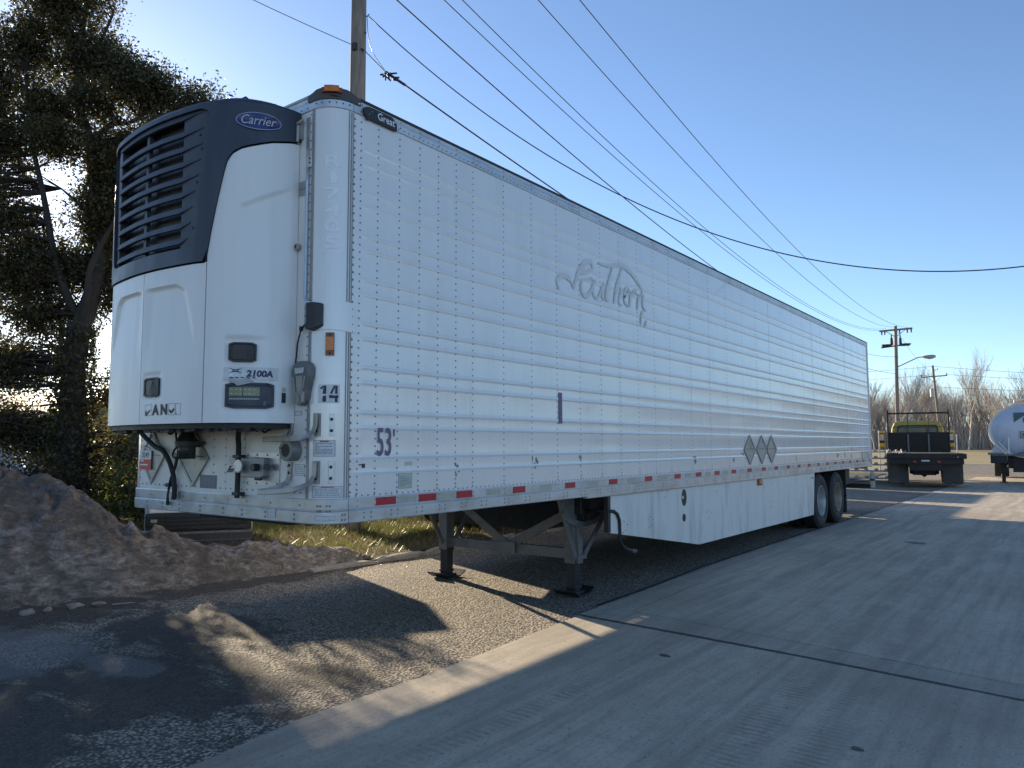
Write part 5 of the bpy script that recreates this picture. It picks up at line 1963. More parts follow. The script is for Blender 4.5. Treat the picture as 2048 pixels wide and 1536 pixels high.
for x0 in (-.66, -2.56):
    mb = MB()
    mb.box(x0, x0 + .6, 13.86, 13.875, .14, 1.06)
    build(mb, 'mud_flap', RUBBER, T)
mb = MB()
mb.box(-W + .02, -.03, 16.04, 16.13, .545, .655)
mb.box(-W + .5, -W + .6, 16.04, 16.12, .655, 1.06)
mb.box(-.6, -.5, 16.04, 16.12, .655, 1.06)
build(mb, 'rear_bumper', STEELD, T, bevel=.006)
mb = MB()
mb.box(-.02, .016, 15.99, 16.05, 1.12, 1.17)
build(mb, 'marker_lamp', M('lamp_dark_red', (.1, .012, .01), .3, 0, .2, 20), T)
mb = MB()
mb.box(-1.9, -.7, .25, 1.4, 1.02, 1.10)
mb.tube([(-1.3, .9, 1.02), (-1.3, .9, .93)], .045, 12)
build(mb, 'coupler_plate', STEELD, T)

# ------------------------------------------------------------------ things behind the trailer
# box truck body parked on the verge side, seen only under the trailer
P = thing('box_truck', 'dark box truck parked beyond the trailer, its tyres and flaps showing underneath', 'truck', (-5.5, 10, 0))
mb = MB(); mb.box(-6.75, -4.22, 5.95, 15.7, 1.02, 3.75)
build(mb, 'box_body', CONTM, P, bevel=.03)
mb = MB(); mb.box(-6.65, -4.3, 6.0, 7.25, .48, 1.0)
build(mb, 'tool_box', STEELD, P, bevel=.02)
mb = MB()
mb.box(-6.0, -5.75, 6.2, 15.5, .72, 1.0); mb.box(-5.2, -4.95, 6.2, 15.5, .72, 1.0)
build(mb, 'chassis', STEELD, P)
for yc in (8.25, 9.6, 14.0):
    make_wheel((-4.26, yc, .52), 1, RIMM, P)
    make_wheel((-6.7, yc, .52), -1, RIMM, P)
mb = MB()
us = [(7.42, 1.0), (7.40, .6), (7.45, .38), (7.6, .24), (7.8, .2)]
for (a, b), (c, d) in zip(us[:-1], us[1:]):
    mb.bar((-4.3, a, b), (-4.3, c, d), .5, .018, (1, 0, 0))
build(mb, 'mud_guard', STEELG, P)
mb = MB(); mb.box(-4.6, -4.24, 7.86, 7.9, .28, 1.0)
build(mb, 'mud_flap', M('flap_brown', (.11, .085, .06), .8, 0, .2, 8), P)
mb = MB(); mb.box(-4.5, -4.3, 7.62, 7.66, .30, .45)
build(mb, 'number_plate', LABELW, P)
# unseen containers farther back, added to throw bars of shade across the road
first = None
for (y0, y1, lab) in ((18.45, 21.85, 'first unseen grey container added for road shade behind the trailer, nearest its rear doors'), (23.05, 27.1, 'second unseen grey container added for road shade behind the trailer, between two others'), (28.35, 34.4, 'longest unseen grey container added for road shade, last of the row behind the trailer')):
    s = thing('shade_container', lab, 'container', (-9.3, (y0 + y1) / 2, 0), 0, 'unseen shade containers behind the trailer')
    mb = MB()
    n = int((y1 - y0) / .14)
    for x, sg in ((-8.1, 1), (-10.5, -1)):
        vs = []
        for k in range(n + 1):
            y = y0 + (y1 - y0) * k / n
            d = .03 * (k % 4 in (1, 2))
            vs += [(x - sg * d, y, .1), (x - sg * d, y, 3.05)]
        mb.add(vs, [(2 * k, 2 * k + 2, 2 * k + 3, 2 * k + 1) for k in range(n)])
    for y in (y0 + .01, y1 - .01):
        mb.add([(-10.5, y, .1), (-8.1, y, .1), (-8.1, y, 3.05), (-10.5, y, 3.05)], [(0, 1, 2, 3)])
    build(mb, 'wall', CONTM, s)
    mb = MB(); mb.box(-10.52, -8.08, y0, y1, 3.05, 3.2)
    build(mb, 'roof', CONTM, s)
    mb = MB(); mb.box(-10.52, -8.08, y0, y1, 0, .12)
    build(mb, 'base_frame', STEELD, s)

# van parked on the grass, only its grille and bumper show below the trailer nose
VN = thing('parked_van', 'parked van with black grille and grey bumper on the grass behind the trailer nose', 'van', (-6.44, 2.90, .02), math.radians(56))
VN.scale = (.84, .8, 1.0)
def vb(name, mat, *boxes, parent=VN, bevel=.015):
    mb = MB()
    for b_ in boxes:
        mb.box(*b_)
    return build(mb, name, mat, parent, bevel=bevel, local=True)
SLATE = M('bumper_slate', (.05, .055, .062), .45, .1, .2, 4, dirt=(.10, .09, .07), dirt_amt=.5, dscale=5)
mb = MB()
prof = [(.06, .30), (.04, .78), (.10, .98), (.5, 1.08), (.9, 1.75), (1.05, 2.02), (2.6, 2.06), (2.7, .35)]
mb.prism(prof, lambda u, v, t: (t, u, v), -.88, .88)
vbody = build(mb, 'body', M('van_paint', (.55, .55, .54), .35, 0, .06, 3, dirt=(.3, .26, .2), dirt_amt=.3), VN, bevel=.05, local=True)
bump_ = vb('bumper', SLATE, (-.89, .89, -.10, .10, .10, .33))
vb('bumper_trim', STEELG, (-.87, .87, -.115, -.1, .30, .335), (-.87, .87, -.106, -.1, .20, .21), parent=bump_, bevel=.004)
gr__ = vb('grille', BLACK, (-.86, .86, -.01, .05, .34, .60))
for k in range(4):
    z = .37 + .055 * k
    vb('grille_bar', STEELD, (-.55, .55, -.03, -.01, z, z + .018), parent=gr__, bevel=.003)
for x in (-.72, .66):
    vb('headlight', GLASS, (x - .12, x + .14, -.035, -.01, .42, .58), bevel=.02)
    vb('number_plate' if x < 0 else 'fog_lamp', GALV, (x - .05, x + .05, -.045, -.035, .47, .52), bevel=.01)
vb('bonnet_edge', LETW, (-.80, .55, -.02, .05, .605, .70))
for y in (.6, 2.2):
    for x, sg in ((.86, 1), (-.86, -1)):
        o = make_wheel((x, y, .33), sg, RIMM, None, R=.33, w=.2, deep=.06)
        o.parent = VN
        o.scale = (1, 1, 1)
mb = MB()
random.seed(12)
for k in range(40):
    a = (random.uniform(-.8, .9), random.uniform(-.5, -.12), random.uniform(.0, .12))
    b_ = (a[0] + random.uniform(-.35, .35), a[1] + random.uniform(-.2, .2), a[2] + random.uniform(.02, .5))
    mb.tube([a, Vector(a).lerp(Vector(b_), .5) + Vector((random.uniform(-.05, .05), 0, .04)), b_], [.003, .002, .001], 4)
weeds = build(mb, 'dead_weeds', DRYM, None, fix=False)
weeds.matrix_world = Matrix.Translation((-6.44, 2.90, .02)) @ Matrix.Rotation(math.radians(56), 4, 'Z')
tag(weeds, kind='stuff')

# ------------------------------------------------------------------ flatbed truck driving away
FT = thing('flatbed_truck', 'dark flatbed truck with yellow cab seen from behind on the road', 'truck', (-.42, 27.05, 0), math.radians(11.0))
FT.scale = (.95, .95, .95)
FZ = .1
def fb(name, mat, *boxes, parent=FT, bevel=.01):
    mb = MB()
    for b_ in boxes:
        mb.box(b_[0], b_[1], b_[2], b_[3], b_[4] + FZ, b_[5] + FZ)
    return build(mb, name, mat, parent, bevel=bevel, local=True)
RUSTD = M('rusty_black', (.026, .022, .021), .7, .1, .35, 6, .2, 40, dirt=(.075, .05, .036), dirt_amt=.6, dscale=3)
deck = fb('deck', RUSTD, (-1.3, 1.3, 0, 4.7, 1.04, 1.18), (-1.32, -1.26, -.02, 4.7, 1.0, 1.19), (1.26, 1.34, -.02, 4.7, 1.0, 1.19), (-1.3, 1.3, -.05, 0, 1.0, 1.19))
for k in range(11):
    x = -1.22 + k * .225
    fb('deck_plank', WOODD, (x, x + .215, .02, 4.68, 1.18, 1.20 + random.uniform(0, .008)), parent=deck, bevel=.004)
rear = fb('rear_crossmember', RUSTD, (-1.25, 1.25, .0, .12, .80, 1.0), (-.55, .55, .05, .1, .55, .8))
fb('number_plate', LABELW, (-.14, .13, -.07, -.055, .90, .955), parent=rear, bevel=.002)
for x in (-.42, .38):
    fb('tail_lamp', M('tail_red', (.18, .02, .02), .3, 0, .2, 20), (x, x + .12, -.065, -.052, .84, .94), parent=rear, bevel=.004)
mb = MB()
rivet(mb, (1.05, -.056, 1.07 + FZ), (0, -1, 0), .022, .01)
build(mb, 'marker_lamp', LETW, deck, fix=False, local=True)
fb('chassis', STEELD, (-.48, -.36, .1, 6.2, .72, 1.02), (.36, .48, .1, 6.2, .72, 1.02), (-.4, .4, 1.0, 1.2, .35, .62))
mb = MB()
mb.lathe([(-.5, .11), (-.12, .15), (.0, .24), (.12, .15), (.5, .11)], (0, 1.25, .5 + FZ), 'X', 16)
build(mb, 'rear_axle', STEELD, FT, local=True, smooth=True)
def fwheel(x, y, sg):
    o = make_wheel((x, y, .50 + FZ), sg, RIMM, None, R=.50, w=.26)
    o.parent = FT
    return o
for y in (1.25, 2.5):
    for x, sg in ((1.24, 1), (.93, 1), (-1.24, -1), (-.93, -1)):
        fwheel(x, y, sg)
for x, sg in ((1.2, 1), (-1.2, -1)):
    fwheel(x, 6.9, sg)
FLAPM = M('flap_dusty', (.062, .058, .054), .8, 0, .25, 3, dirt=(.16, .15, .14), dirt_amt=.6, dscale=1.5)
for x0 in (-1.24, .56):
    fb('mud_flap', FLAPM, (x0, x0 + .68, .42, .435, .06, .98), bevel=0)
# fender arcs seen at the left
for x, sg in ((-1.3, -1),):
    mb = MB()
    pts = [(1.25 + .62 * math.cos(t), .52 + FZ + .56 * math.sin(t)) for t in np.linspace(.15, PI - .15, 14)]
    for (a, b), (c, d) in zip(pts[:-1], pts[1:]):
        mb.bar((x + .02, a, b), (x + .02, c, d), .06, .02, (1, 0, 0))
    build(mb, 'fender', GALV, FT, local=True)
# bulkhead of boards, rack above
bh = fb('bulkhead_frame', RUSTD, (-1.19, -1.13, 4.6, 4.68, 1.2, 3.04), (1.13, 1.19, 4.6, 4.68, 1.2, 3.04), (-1.19, 1.19, 4.6, 4.66, 2.85, 2.92))
for k in range(5):
    z = 1.2 + k * .172
    fb('board', WOODD, (-1.13, 1.13, 4.62, 4.66 + random.uniform(0, .008), z, z + .171), parent=bh, bevel=.005)
for x in (-.40, .38):
    fb('rack_bar', RUSTD, (x, x + .03, 4.60, 4.63, 2.0, 2.85), parent=bh, bevel=.004)
    fb('stiffener', STEELG, (x - .02, x + .045, 4.575, 4.62, 1.22, 1.98), parent=bh, bevel=.004)
fb('rack_bar', RUSTD, (-1.13, 1.28, 4.60, 4.625, 2.28, 2.30), parent=bh, bevel=0)
# cab
mb = MB()
cp = [(-1.02, 1.1), (1.02, 1.1), (1.02, 1.85), (.98, 2.28), (.88, 2.5), (.76, 2.56), (-.76, 2.56), (-.88, 2.5), (-.98, 2.28), (-1.02, 1.85)]
mb.prism(cp, lambda u, v, t: (u, t, v + FZ), 5.15, 6.75)
cab = build(mb, 'cab', YELLOW, FT, bevel=.03, local=True)
mb = MB()
wp = [(-.80, 1.78), (.80, 1.78), (.75, 2.32), (.69, 2.36), (-.69, 2.36), (-.75, 2.32)]
mb.prism(wp, lambda u, v, t: (u, t, v + FZ), 5.10, 5.149)
win = build(mb, 'rear_window', M('cab_glass', (.05, .06, .055), .12, 0, .1, 4), cab, local=True)
mb = MB()
for a, b in zip(wp, wp[1:] + wp[:1]):
    mb.bar((a[0], 5.10, a[1] + FZ), (b[0], 5.10, b[1] + FZ), .03, .05)
build(mb, 'window_frame', BLACK, cab, local=True)
fb('bonnet', YELLOW, (-.72, .72, 6.75, 8.2, .95, 1.65), bevel=.12)
fb('front_bumper', STEELG, (-1.15, 1.15, 8.2, 8.4, .45, .75))
fb('cab_floor', STEELD, (-1.0, 1.0, 5.2, 6.8, .75, 1.1))
for sg in (-1, 1):
    mr = fb('wing_mirror', BLACK, *( [(-1.52, -1.28, 6.7, 6.78, 1.6, 2.05)] if sg < 0 else [(1.28, 1.52, 6.7, 6.78, 1.6, 2.05)] ), bevel=.03)
    x = sg * 1.40
    fb('mirror_glass', GALV, (x - .09, x + .09, 6.68, 6.699, 1.72, 2.0), parent=mr, bevel=0)
    fb('mirror_cap', YELLOW, (x - .12, x + .12, 6.69, 6.80, 2.05, 2.16), (x - .11, x + .11, 6.66, 6.8, 1.42, 1.6), parent=mr, bevel=.02)
    mb = MB(); mb.tube([(sg * .98, 6.72, 1.95 + FZ), (sg * 1.3, 6.72, 1.95 + FZ)], .018, 6); mb.tube([(sg * .98, 6.72, 1.6 + FZ), (sg * 1.3, 6.72, 1.65 + FZ)], .018, 6)
    build(mb, 'mirror_arm', STEELG, mr, local=True)
mb = MB()
for k in range(26):
    x, y, z = random.uniform(-1.3, -.6), random.uniform(.05, .5), 1.2 + FZ
    mb.tube([(x, y, z), (x + random.uniform(-.12, .12), y + random.uniform(-.1, .1), z + random.uniform(.02, .16))], .012, 5)
ch = build(mb, 'chain_pile', ALUD, None)
ch.parent = FT
tag(ch, kind='stuff')

# ------------------------------------------------------------------ tank trailer at the right edge
TK = thing('tank_trailer', 'white oval tank trailer on landing legs at the right edge of the picture', 'tanker', (2.52, 31.3, .06), math.radians(4.5))
TK.scale = (.97, .97, .97)
TA, TB_, TZ = 1.34, 1.08, 2.08
def oval(a, b, n=48):
    return [(a * math.cos(2 * PI * k / n), b * math.sin(2 * PI * k / n)) for k in range(n)]
mb = MB()
n = 48
secs = [(0, .93), (.02, .955), (.03, 1.0), (9, 1.0), (9.3, .93), (9.35, .8)]
vs = []
for y, s in secs:
    vs += [(u * s, y, TZ + v * s) for u, v in oval(TA, TB_)]
mb.add(vs, [(i * n + k, i * n + (k + 1) % n, (i + 1) * n + (k + 1) % n, (i + 1) * n + k) for i in range(len(secs) - 1) for k in range(n)])
tank = build(mb, 'tank_shell', RINGM, TK, local=True)
smooth_by_angle(tank, 30)
mb = MB()
vs = []
for y, s in ((.012, .94), (-.03, .9), (-.09, .6), (-.11, .3), (-.115, .01)):
    vs += [(u * s, y, TZ + v * s) for u, v in oval(TA, TB_)]
mb.add(vs, [(i * n + k, i * n + (k + 1) % n, (i + 1) * n + (k + 1) % n, (i + 1) * n + k) for i in range(4) for k in range(n)])
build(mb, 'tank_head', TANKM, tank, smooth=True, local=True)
for y in (.0, .16, 3, 6):
    mb = MB()
    vs = []
    for dy, s in ((-.03, .985), (-.035, 1.02), (.035, 1.02), (.03, .985)):
        vs += [(u * s, y + dy, TZ + v * s) for u, v in oval(TA, TB_)]
    mb.add(vs, [(i * n + k, i * n + (k + 1) % n, ((i + 1) % 4) * n + (k + 1) % n, ((i + 1) % 4) * n + k) for i in range(4) for k in range(n)])
    build(mb, 'rim_ring', RINGM, tank, local=True, smooth=False)
def mk(mb, pts, y=-.125):
    mb.add([(x, y, z) for x, z in pts], [tuple(range(len(pts)))])
mb = MB()
z1 = TZ + .70
mk(mb, [(-.50, z1), (.02, z1), (-.5, z1 - .38)])
mk(mb, [(.12, z1 - .02), (.34, z1 - .02), (-.20, z1 - .40), (-.2, z1 - .22)])
mk(mb, [(.44, z1 - .02), (.66, z1 - .02), (.12, z1 - .40), (.12, z1 - .22)])
build(mb, 'emblem', MARK, tank, fix=False, local=True)
mb = MB()
mb.tube([(-.45, .1, TZ + 1.08), (-.45, .1, TZ + 1.2), (.1, .1, TZ + 1.26), (.5, .1, TZ + 1.2), (.5, .1, TZ + 1.08)], .03, 8)
mb.box(-.62, -.5, .05, .2, TZ + 1.0, TZ + 1.1)
mb.tube([(-.78, .1, TZ + .88), (-.86, .1, TZ + 1.12), (-.80, .1, TZ + 1.16)], .02, 6)
build(mb, 'top_rail', RINGM, tank, local=True)
mb = MB()
mb.box(-.32, .06, -.16, -.11, TZ - .06, TZ - .04); mb.box(-.32, .06, -.16, -.11, TZ - .30, TZ - .27)
mb.box(-.32, -.29, -.16, -.11, TZ - .30, TZ - .04); mb.box(.03, .06, -.16, -.11, TZ - .30, TZ - .04)
mb.box(-.24, -.02, -.15, -.11, TZ - .24, TZ - .10)
build(mb, 'gauge_holder', STEELG, tank, local=True)
mb = MB()
mb.tube([(-.12, -.15, TZ - .3), (-.12, -.18, TZ - .6), (-.2, -.2, TZ - .85), (-.6, -.22, TZ - .98)], .018, 6)
mb.tube([(-.08, -.15, TZ - .3), (-.06, -.18, TZ - .6), (.05, -.2, TZ - .85), (.35, -.22, TZ - .98)], .018, 6)
build(mb, 'hose', BLACK, tank, local=True)
mb = MB()
mb.box(-1.3, 1.3, -.25, .2, TZ - 1.0, TZ - .93); mb.box(-1.42, -.86, -.3, 1.2, TZ - .96, TZ - .88)
build(mb, 'deck_plate', M('deck_grey', (.16, .17, .19), .5, .2, .15, 6), TK, local=True, bevel=.01)
mb = MB(); mb.box(-1.34, -.78, -.25, 1.0, TZ - 1.30, TZ - .97)
build(mb, 'tool_box', STEELD, TK, local=True, bevel=.03)
mb = MB()
mb.prism([(-1.28, -.85), (-.95, -.95), (-.92, -.55), (-1.15, -.45)], lambda u, v, t: (u, t, TZ + v), .05, .25)
build(mb, 'saddle', TANKM, TK, local=True)
mb = MB()
mb.tube([(-.72, -.2, TZ - .9), (-.70, -.2, TZ - .30)], .025, 7)
mb.tube([(-1.05, -.1, TZ - .45), (-.72, -.2, TZ - .88)], .03, 7); mb.tube([(-.95, -.1, TZ - .58), (-.70, -.2, TZ - .95)], .02, 7)
build(mb, 'hand_rail', RINGM, TK, local=True)
mb = MB()
mb.box(-.75, -.6, .2, 8.8, TZ - 1.5, TZ - .97); mb.box(.6, .75, .2, 8.8, TZ - 1.5, TZ - .97); mb.box(-.6, .75, .15, .4, TZ - 1.65, TZ - .97)
build(mb, 'chassis', STEELD, TK, local=True)
for x in (-.92, .92):
    mb = MB()
    mb.box(x - .09, x + .09, .35, .55, .35, TZ - .97); mb.box(x - .065, x + .065, .38, .52, .03, .37)
    mb.box(x - .14, x + .14, .32, .58, 0, .035)
    mb.bar((x, .45, .5), (x + (.3 if x < 0 else -.3), 1.1, 1.05), .05, .05)
    build(mb, 'landing_leg', STEELD, TK, local=True, bevel=.01)
for y in (7.0, 8.2):
    for x, sg in ((1.2, 1), (.88, 1), (-1.2, -1), (-.88, -1)):
        o = make_wheel((x, y, .50), sg, RIMM, None, R=.5, w=.26)
        o.parent = TK

# ------------------------------------------------------------------ poles, lamp, wires
def pole(name, label, base, top, r0, r1, mat, group=None):
    t = thing(name, label, 'utility pole', base, 0, group)
    mb = MB()
    b, tp_ = Vector(base), Vector(top)
    k = 10
    mb.tube([b.lerp(tp_, i / k) for i in range(k + 1)], [r0 + (r1 - r0) * i / k for i in range(k + 1)], 18)
    o = build(mb, 'pole_shaft', mat, t)
    smooth_by_angle(o, 40)
    return t
np1 = pole('utility_pole', 'weathered wooden pole rising close behind the front corner of the trailer', (-6.66, 5.98, 0), (-6.36, 5.72, 12.2), .165, .135, POLEM)
mb = MB()
for z in (9.25,):
    mb.tube([(-6.46, 5.68, z), (-6.28, 5.84, z + .02)], .02, 7)
mb.box(-6.42, -6.34, 5.62, 5.72, 8.88, 9.02)
mb.tube([(-6.45, 5.66, 8.98), (-6.28, 5.78, 8.90)], .025, 7)
build(mb, 'clamp', STEELD, np1)
mb = MB()
mb.tube([(-6.36, 5.80, 9.60), (-6.28, 5.86, 9.60), (-6.25, 5.88, 9.64)], .012, 6)
build(mb, 'hook', STEELD, np1)
mb = MB()
mb.bar((-6.9, 5.3, 11.6), (-5.3, 6.5, 11.6), .1, .12)
build(mb, 'crossarm', POLEM, np1)

fp = pole('utility_pole', 'tall far pole with two crossarm tiers and a street lamp arm beyond the trailer', (-7.55, 63.5, 0), (-7.22, 62.98, 11.05), .17, .12, POLEF, 'far poles by the bare wood')
mb = MB(); mb.bar((-8.30, 62.19, 10.62), (-6.16, 63.79, 10.86), .12, .14)
build(mb, 'crossarm', POLEF, fp)
mb = MB()
mb.bar((-7.85, 62.5, 10.6), (-7.25, 62.95, 10.15), .04, .04); mb.bar((-6.6, 63.4, 10.75), (-7.2, 63.0, 10.15), .04, .04)
build(mb, 'arm_brace', STEELG, fp)
mb = MB()
for t in (.08, .17, .62, .85, .97):
    p_ = Vector((-8.30, 62.19, 10.62)).lerp(Vector((-6.16, 63.79, 10.86)), t)
    mb.lathe([(0, .03), (-.12, .07), (-.2, .04), (-.28, .06), (-.34, .03)], p_, 'Z', 8)
build(mb, 'insulator', STEELD, fp)
mb = MB()
c0 = Vector((-7.25, 63.02, 9.5))
ax = Vector((.8, .6, 0))
mb.bar(c0 - ax * 1.2 + Vector((0, 0, -.22)), c0 + ax * 1.2 + Vector((0, 0, .1)), .09, .10)
for a, h in ((-.95, .15), (-.6, .25), (.5, .3), (.85, .2)):
    p_ = c0 + ax * a + Vector((0, 0, .05 * a))
    mb.bar(p_ - ax * .22, p_ + ax * .22, .2, .2)
for a in (-.35, .35):
    p_ = c0 + ax * a
    mb.lathe([(0, .13), (.55, .1), (.6, .05), (.85, .05)], p_, 'Z', 10)
build(mb, 'switch_gear', STEELD, fp)
mb = MB()
mb.tube([(-7.3, 63.1, 7.7), (-6.5, 63.7, 8.15), (-5.9, 64.15, 8.5), (-5.55, 64.4, 8.55)], .045, 8)
arm = build(mb, 'lamp_arm', GALV, fp, smooth=True)
mb = MB()
vs = []
for t, w, h0, h1 in ((0, .08, -.06, .05), (.3, .22, -.14, .10), (.7, .26, -.2, .13), (1.0, .16, -.08, .08)):
    c_ = Vector((-5.6, 64.37, 8.56)) + Vector((.8, .6, .02)) * t
    sd = Vector((-.6, .8, 0)) * w
    vs += [c_ - sd + Vector((0, 0, h0)), c_ + sd + Vector((0, 0, h0)), c_ + sd * .7 + Vector((0, 0, h1)), c_ - sd * .7 + Vector((0, 0, h1))]
mb.add(vs, [(4 * i + k, 4 * i + (k + 1) % 4, 4 * i + 4 + (k + 1) % 4, 4 * i + 4 + k) for i in range(3) for k in range(4)] + [(0, 1, 2, 3), (12, 13, 14, 15)])
build(mb, 'lamp_head', M('lamp_head_grey', (.38, .36, .33), .5, .2, .1, 8), arm, smooth=True)
sp = pole('utility_pole', 'leaning far pole with one crossarm and a small transformer before the bare wood', (-9.02, 100.1, .35), (-9.42, 99.0, 11.0), .18, .12, POLEF, 'far poles by the bare wood')
mb = MB(); mb.bar((-10.6, 98.3, 9.55), (-8.1, 100.2, 9.78), .12, .14)
build(mb, 'crossarm', POLEF, sp)
mb = MB(); mb.bar((-10.0, 98.7, 9.5), (-9.35, 99.2, 8.95), .04, .04); mb.bar((-8.7, 99.7, 9.6), (-9.33, 99.25, 8.95), .04, .04)
build(mb, 'arm_brace', STEELG, sp)
mb = MB(); mb.lathe([(0, .02), (0, .22), (.9, .22), (.98, .12), (1.1, .05)], (-9.62, 99.0, 7.2), 'Z', 14)
build(mb, 'transformer', GALV, sp)
mb = MB()
mb.tube([(-9.4, 99.1, 10.4), (-9.0, 99.4, 10.45), (-8.95, 99.45, 10.7)], .04, 6)
for t in (.0, .45, .98):
    p_ = Vector((-10.6, 98.3, 9.62)).lerp(Vector((-8.1, 100.2, 9.85)), t)
    mb.lathe([(0, .05), (.2, .06), (.25, .03)], p_, 'Z', 8)
build(mb, 'insulator', STEELD, sp)

def wire(A, B, sag, r, label, name='power_line', ext=0, group='overhead wires', n=60):
    A, B = Vector(A), Vector(B)
    pts = []
    t0 = -ext / (B - A).length
    for i in range(n + 1):
        t = t0 + (1 - t0) * i / n
        p_ = A.lerp(B, t)
        p_.z -= sag * 4 * t * (1 - t)
        pts.append(p_)
    mb = MB()
    mb.tube(pts, r, 6)
    return tag(build(mb, name, WIREM, None, smooth=True), label, 'wire', group)
wire((-6.59, 6.9, 10.56), (-7.15, 63.27, 8.59), 2.03, .014, 'dark wire, leftmost of those starting at the top edge right of the near pole', ext=9)
wire((-5.75, 7.2, 10.52), (-8.27, 62.21, 10.69), 1.75, .010, 'thin wire next above the dark low one, left of a close pair', ext=9)
wire((-5.53, 7.71, 10.55), (-7.84, 62.52, 10.85), 1.98, .010, 'thin wire, right of a close pair over the middle of the trailer', ext=9)
wire((-4.22, 7.46, 10.65), (-7.2, 63.0, 10.95), 1.75, .010, 'thin wire second from the right among those crossing the sky', ext=9)
wire((-3.60, 8.0, 10.70), (-6.2, 63.76, 10.9), 1.75, .010, 'thin wire farthest right of those crossing the sky', ext=9)
wire((-6.26, 5.88, 9.6), (3.6, 11.45, 4.48), 1.63, .011, 'sagging wire that curves down to the right edge of the picture', 'service_drop')
def catpts(pts, k=8):
    Pv = [Vector(p) for p in pts]
    Q = []
    for i in range(len(Pv) - 1):
        p0, p1, p2, p3 = Pv[max(i - 1, 0)], Pv[i], Pv[i + 1], Pv[min(i + 2, len(Pv) - 1)]
        for j in range(k):
            t = j / k
            Q.append(.5 * ((2 * p1) + (p2 - p0) * t + (2 * p0 - 5 * p1 + 4 * p2 - p3) * t * t + (3 * p1 - p0 - 3 * p2 + p3) * t ** 3))
    Q.append(Pv[-1])
    return Q
mb = MB()
mb.tube(catpts([(-6.30, 5.80, 8.93), (-6.55, 6.6, 8.90)]), .008, 6)
tag(build(mb, 'cable_tail', WIREM, None, smooth=True), 'short thin tail of cable between the near pole clamp and the wire knot', 'wire')
mb = MB()
mb.tube(catpts([(-6.28, 5.86, 9.58), (-6.33, 5.93, 9.3), (-6.44, 6.15, 9.08), (-6.54, 6.55, 8.93)]), .006, 6)
tag(build(mb, 'drip_loop', WIREM, None, smooth=True), 'thin loose loop of wire hanging beside the near wooden pole', 'wire')
cb = wire((-6.55, 6.6, 8.92), (-7.25, 63.3, 7.2), 1.35, .017, 'thick cable starting at a knotted clamp beside the near pole, going behind the trailer roof', 'cable')
mb = MB()
random.seed(5)
for k in range(14):
    c_ = Vector((-6.56, 6.6, 8.91)) + Vector((random.uniform(-.07, .07), random.uniform(-.1, .22), random.uniform(-.10, .05)))
    mb.tube([c_, c_ + Vector((random.uniform(-.06, .06), random.uniform(.02, .12), random.uniform(-.06, .04)))], .018, 5)
mb.tube([(-6.56, 6.6, 8.84), (-6.56, 6.6, 8.74)], .014, 5)
mb.tube([(-6.57, 6.75, 8.90), (-6.575, 7.15, 8.865)], .028, 7)
build(mb, 'cable_clamp', STEELD, cb)
wire((-7.9, 3.1, 9.80), (-6.44, 5.82, 9.02), .03, .007, 'thin wire coming from the upper left to the near wooden pole', 'guy_wire')
wire((-40, 82, 11.2), (-9.42, 99.2, 10.9), .9, .018, 'upper far wire left of the leaning far pole', group='far wires before the wood')
wire((-9.42, 99.2, 10.9), (40, 136, 10.2), 1.2, .018, 'upper far wire right of the leaning far pole', group='far wires before the wood')
wire((-40, 82, 10.3), (-9.4, 99.3, 9.9), .9, .018, 'lower far wire left of the leaning far pole', group='far wires before the wood')
wire((-8.2, 100.2, 9.9), (40, 136, 9.6), 1.0, .018, 'middle far wire right of the leaning far pole', group='far wires before the wood')
wire((-9.3, 99.4, 8.4), (40, 136, 8.0), .8, .018, 'lowest far wire right of the leaning far pole', group='far wires before the wood')
wire((-7.2, 63.0, 10.8), (-9.3, 99.2, 10.0), .6, .010, 'wire slanting down from the lamp pole to the leaning pole', group='far wires before the wood')

# small things at the far end
bo = thing('bollard', 'yellow bollard standing by the rear of the trailer', 'bollard', (-2.06, 26.4, 0))
mb = MB(); mb.lathe([(0, .09), (.48, .09), (.55, .07), (.58, .0005)], (-2.06, 26.4, 0), 'Z', 14)
build(mb, 'post', CONTM, bo)
mb = MB(); mb.lathe([(.25, .092), (.33, .092)], (-2.06, 26.4, 0), 'Z', 14)
build(mb, 'band', BLACK, bo)
rk = thing('metal_rack', 'stack of grey metal racks between the trailer rear and the flatbed truck', 'rack', (-3.0, 31.2, 0), .15)
for z in (.12, .42, .68, .95, 1.22):
    mb = MB(); mb.box(-1.1, .95, -.4, .4, z, z + .05)
    for k in range(6):
        mb.box(-1.05 + k * .38, -.95 + k * .38, -.42, .42, z + .05, z + .12)
    build(mb, 'shelf', GALV, rk, local=True)
for x in (-1.08, .93):
    for y in (-.38, .38):
        mb = MB(); mb.box(x - .03, x + .03, y - .03, y + .03, 0, 1.32)
        build(mb, 'post', STEELG, rk, local=True)
for (x, y, h, lab) in ((-5.6, 46.3, 2.3, 'thin pale marker post behind the metal racks, the left one'), (-5.1, 46.9, 1.9, 'short pale marker post behind the metal racks, the right one'), (-2.48, 55.0, 2.1, 'thin marker post on the dry field right of the flatbed truck')):
    t = thing('marker_post', lab, 'post', (x, y, 0), 0, 'marker posts at the field edge')
    mb = MB(); mb.tube([(x, y, 0), (x, y, h)], .035, 8)
    build(mb, 'post', GALV, t)
    mb = MB(); mb.lathe([(0, .04), (.06, .04), (.07, .0005)], (x, y, h), 'Z', 8)
    build(mb, 'post_cap', RINGM, t)
SH = thing('shed', 'low pale shed half hidden behind the evergreen tree at the left', 'building', (-32, 10, 0), .35)
mb = MB(); mb.box(-4, 4, -3, 3, 0, 2.7)
build(mb, 'wall', SHEDM, SH, local=True)
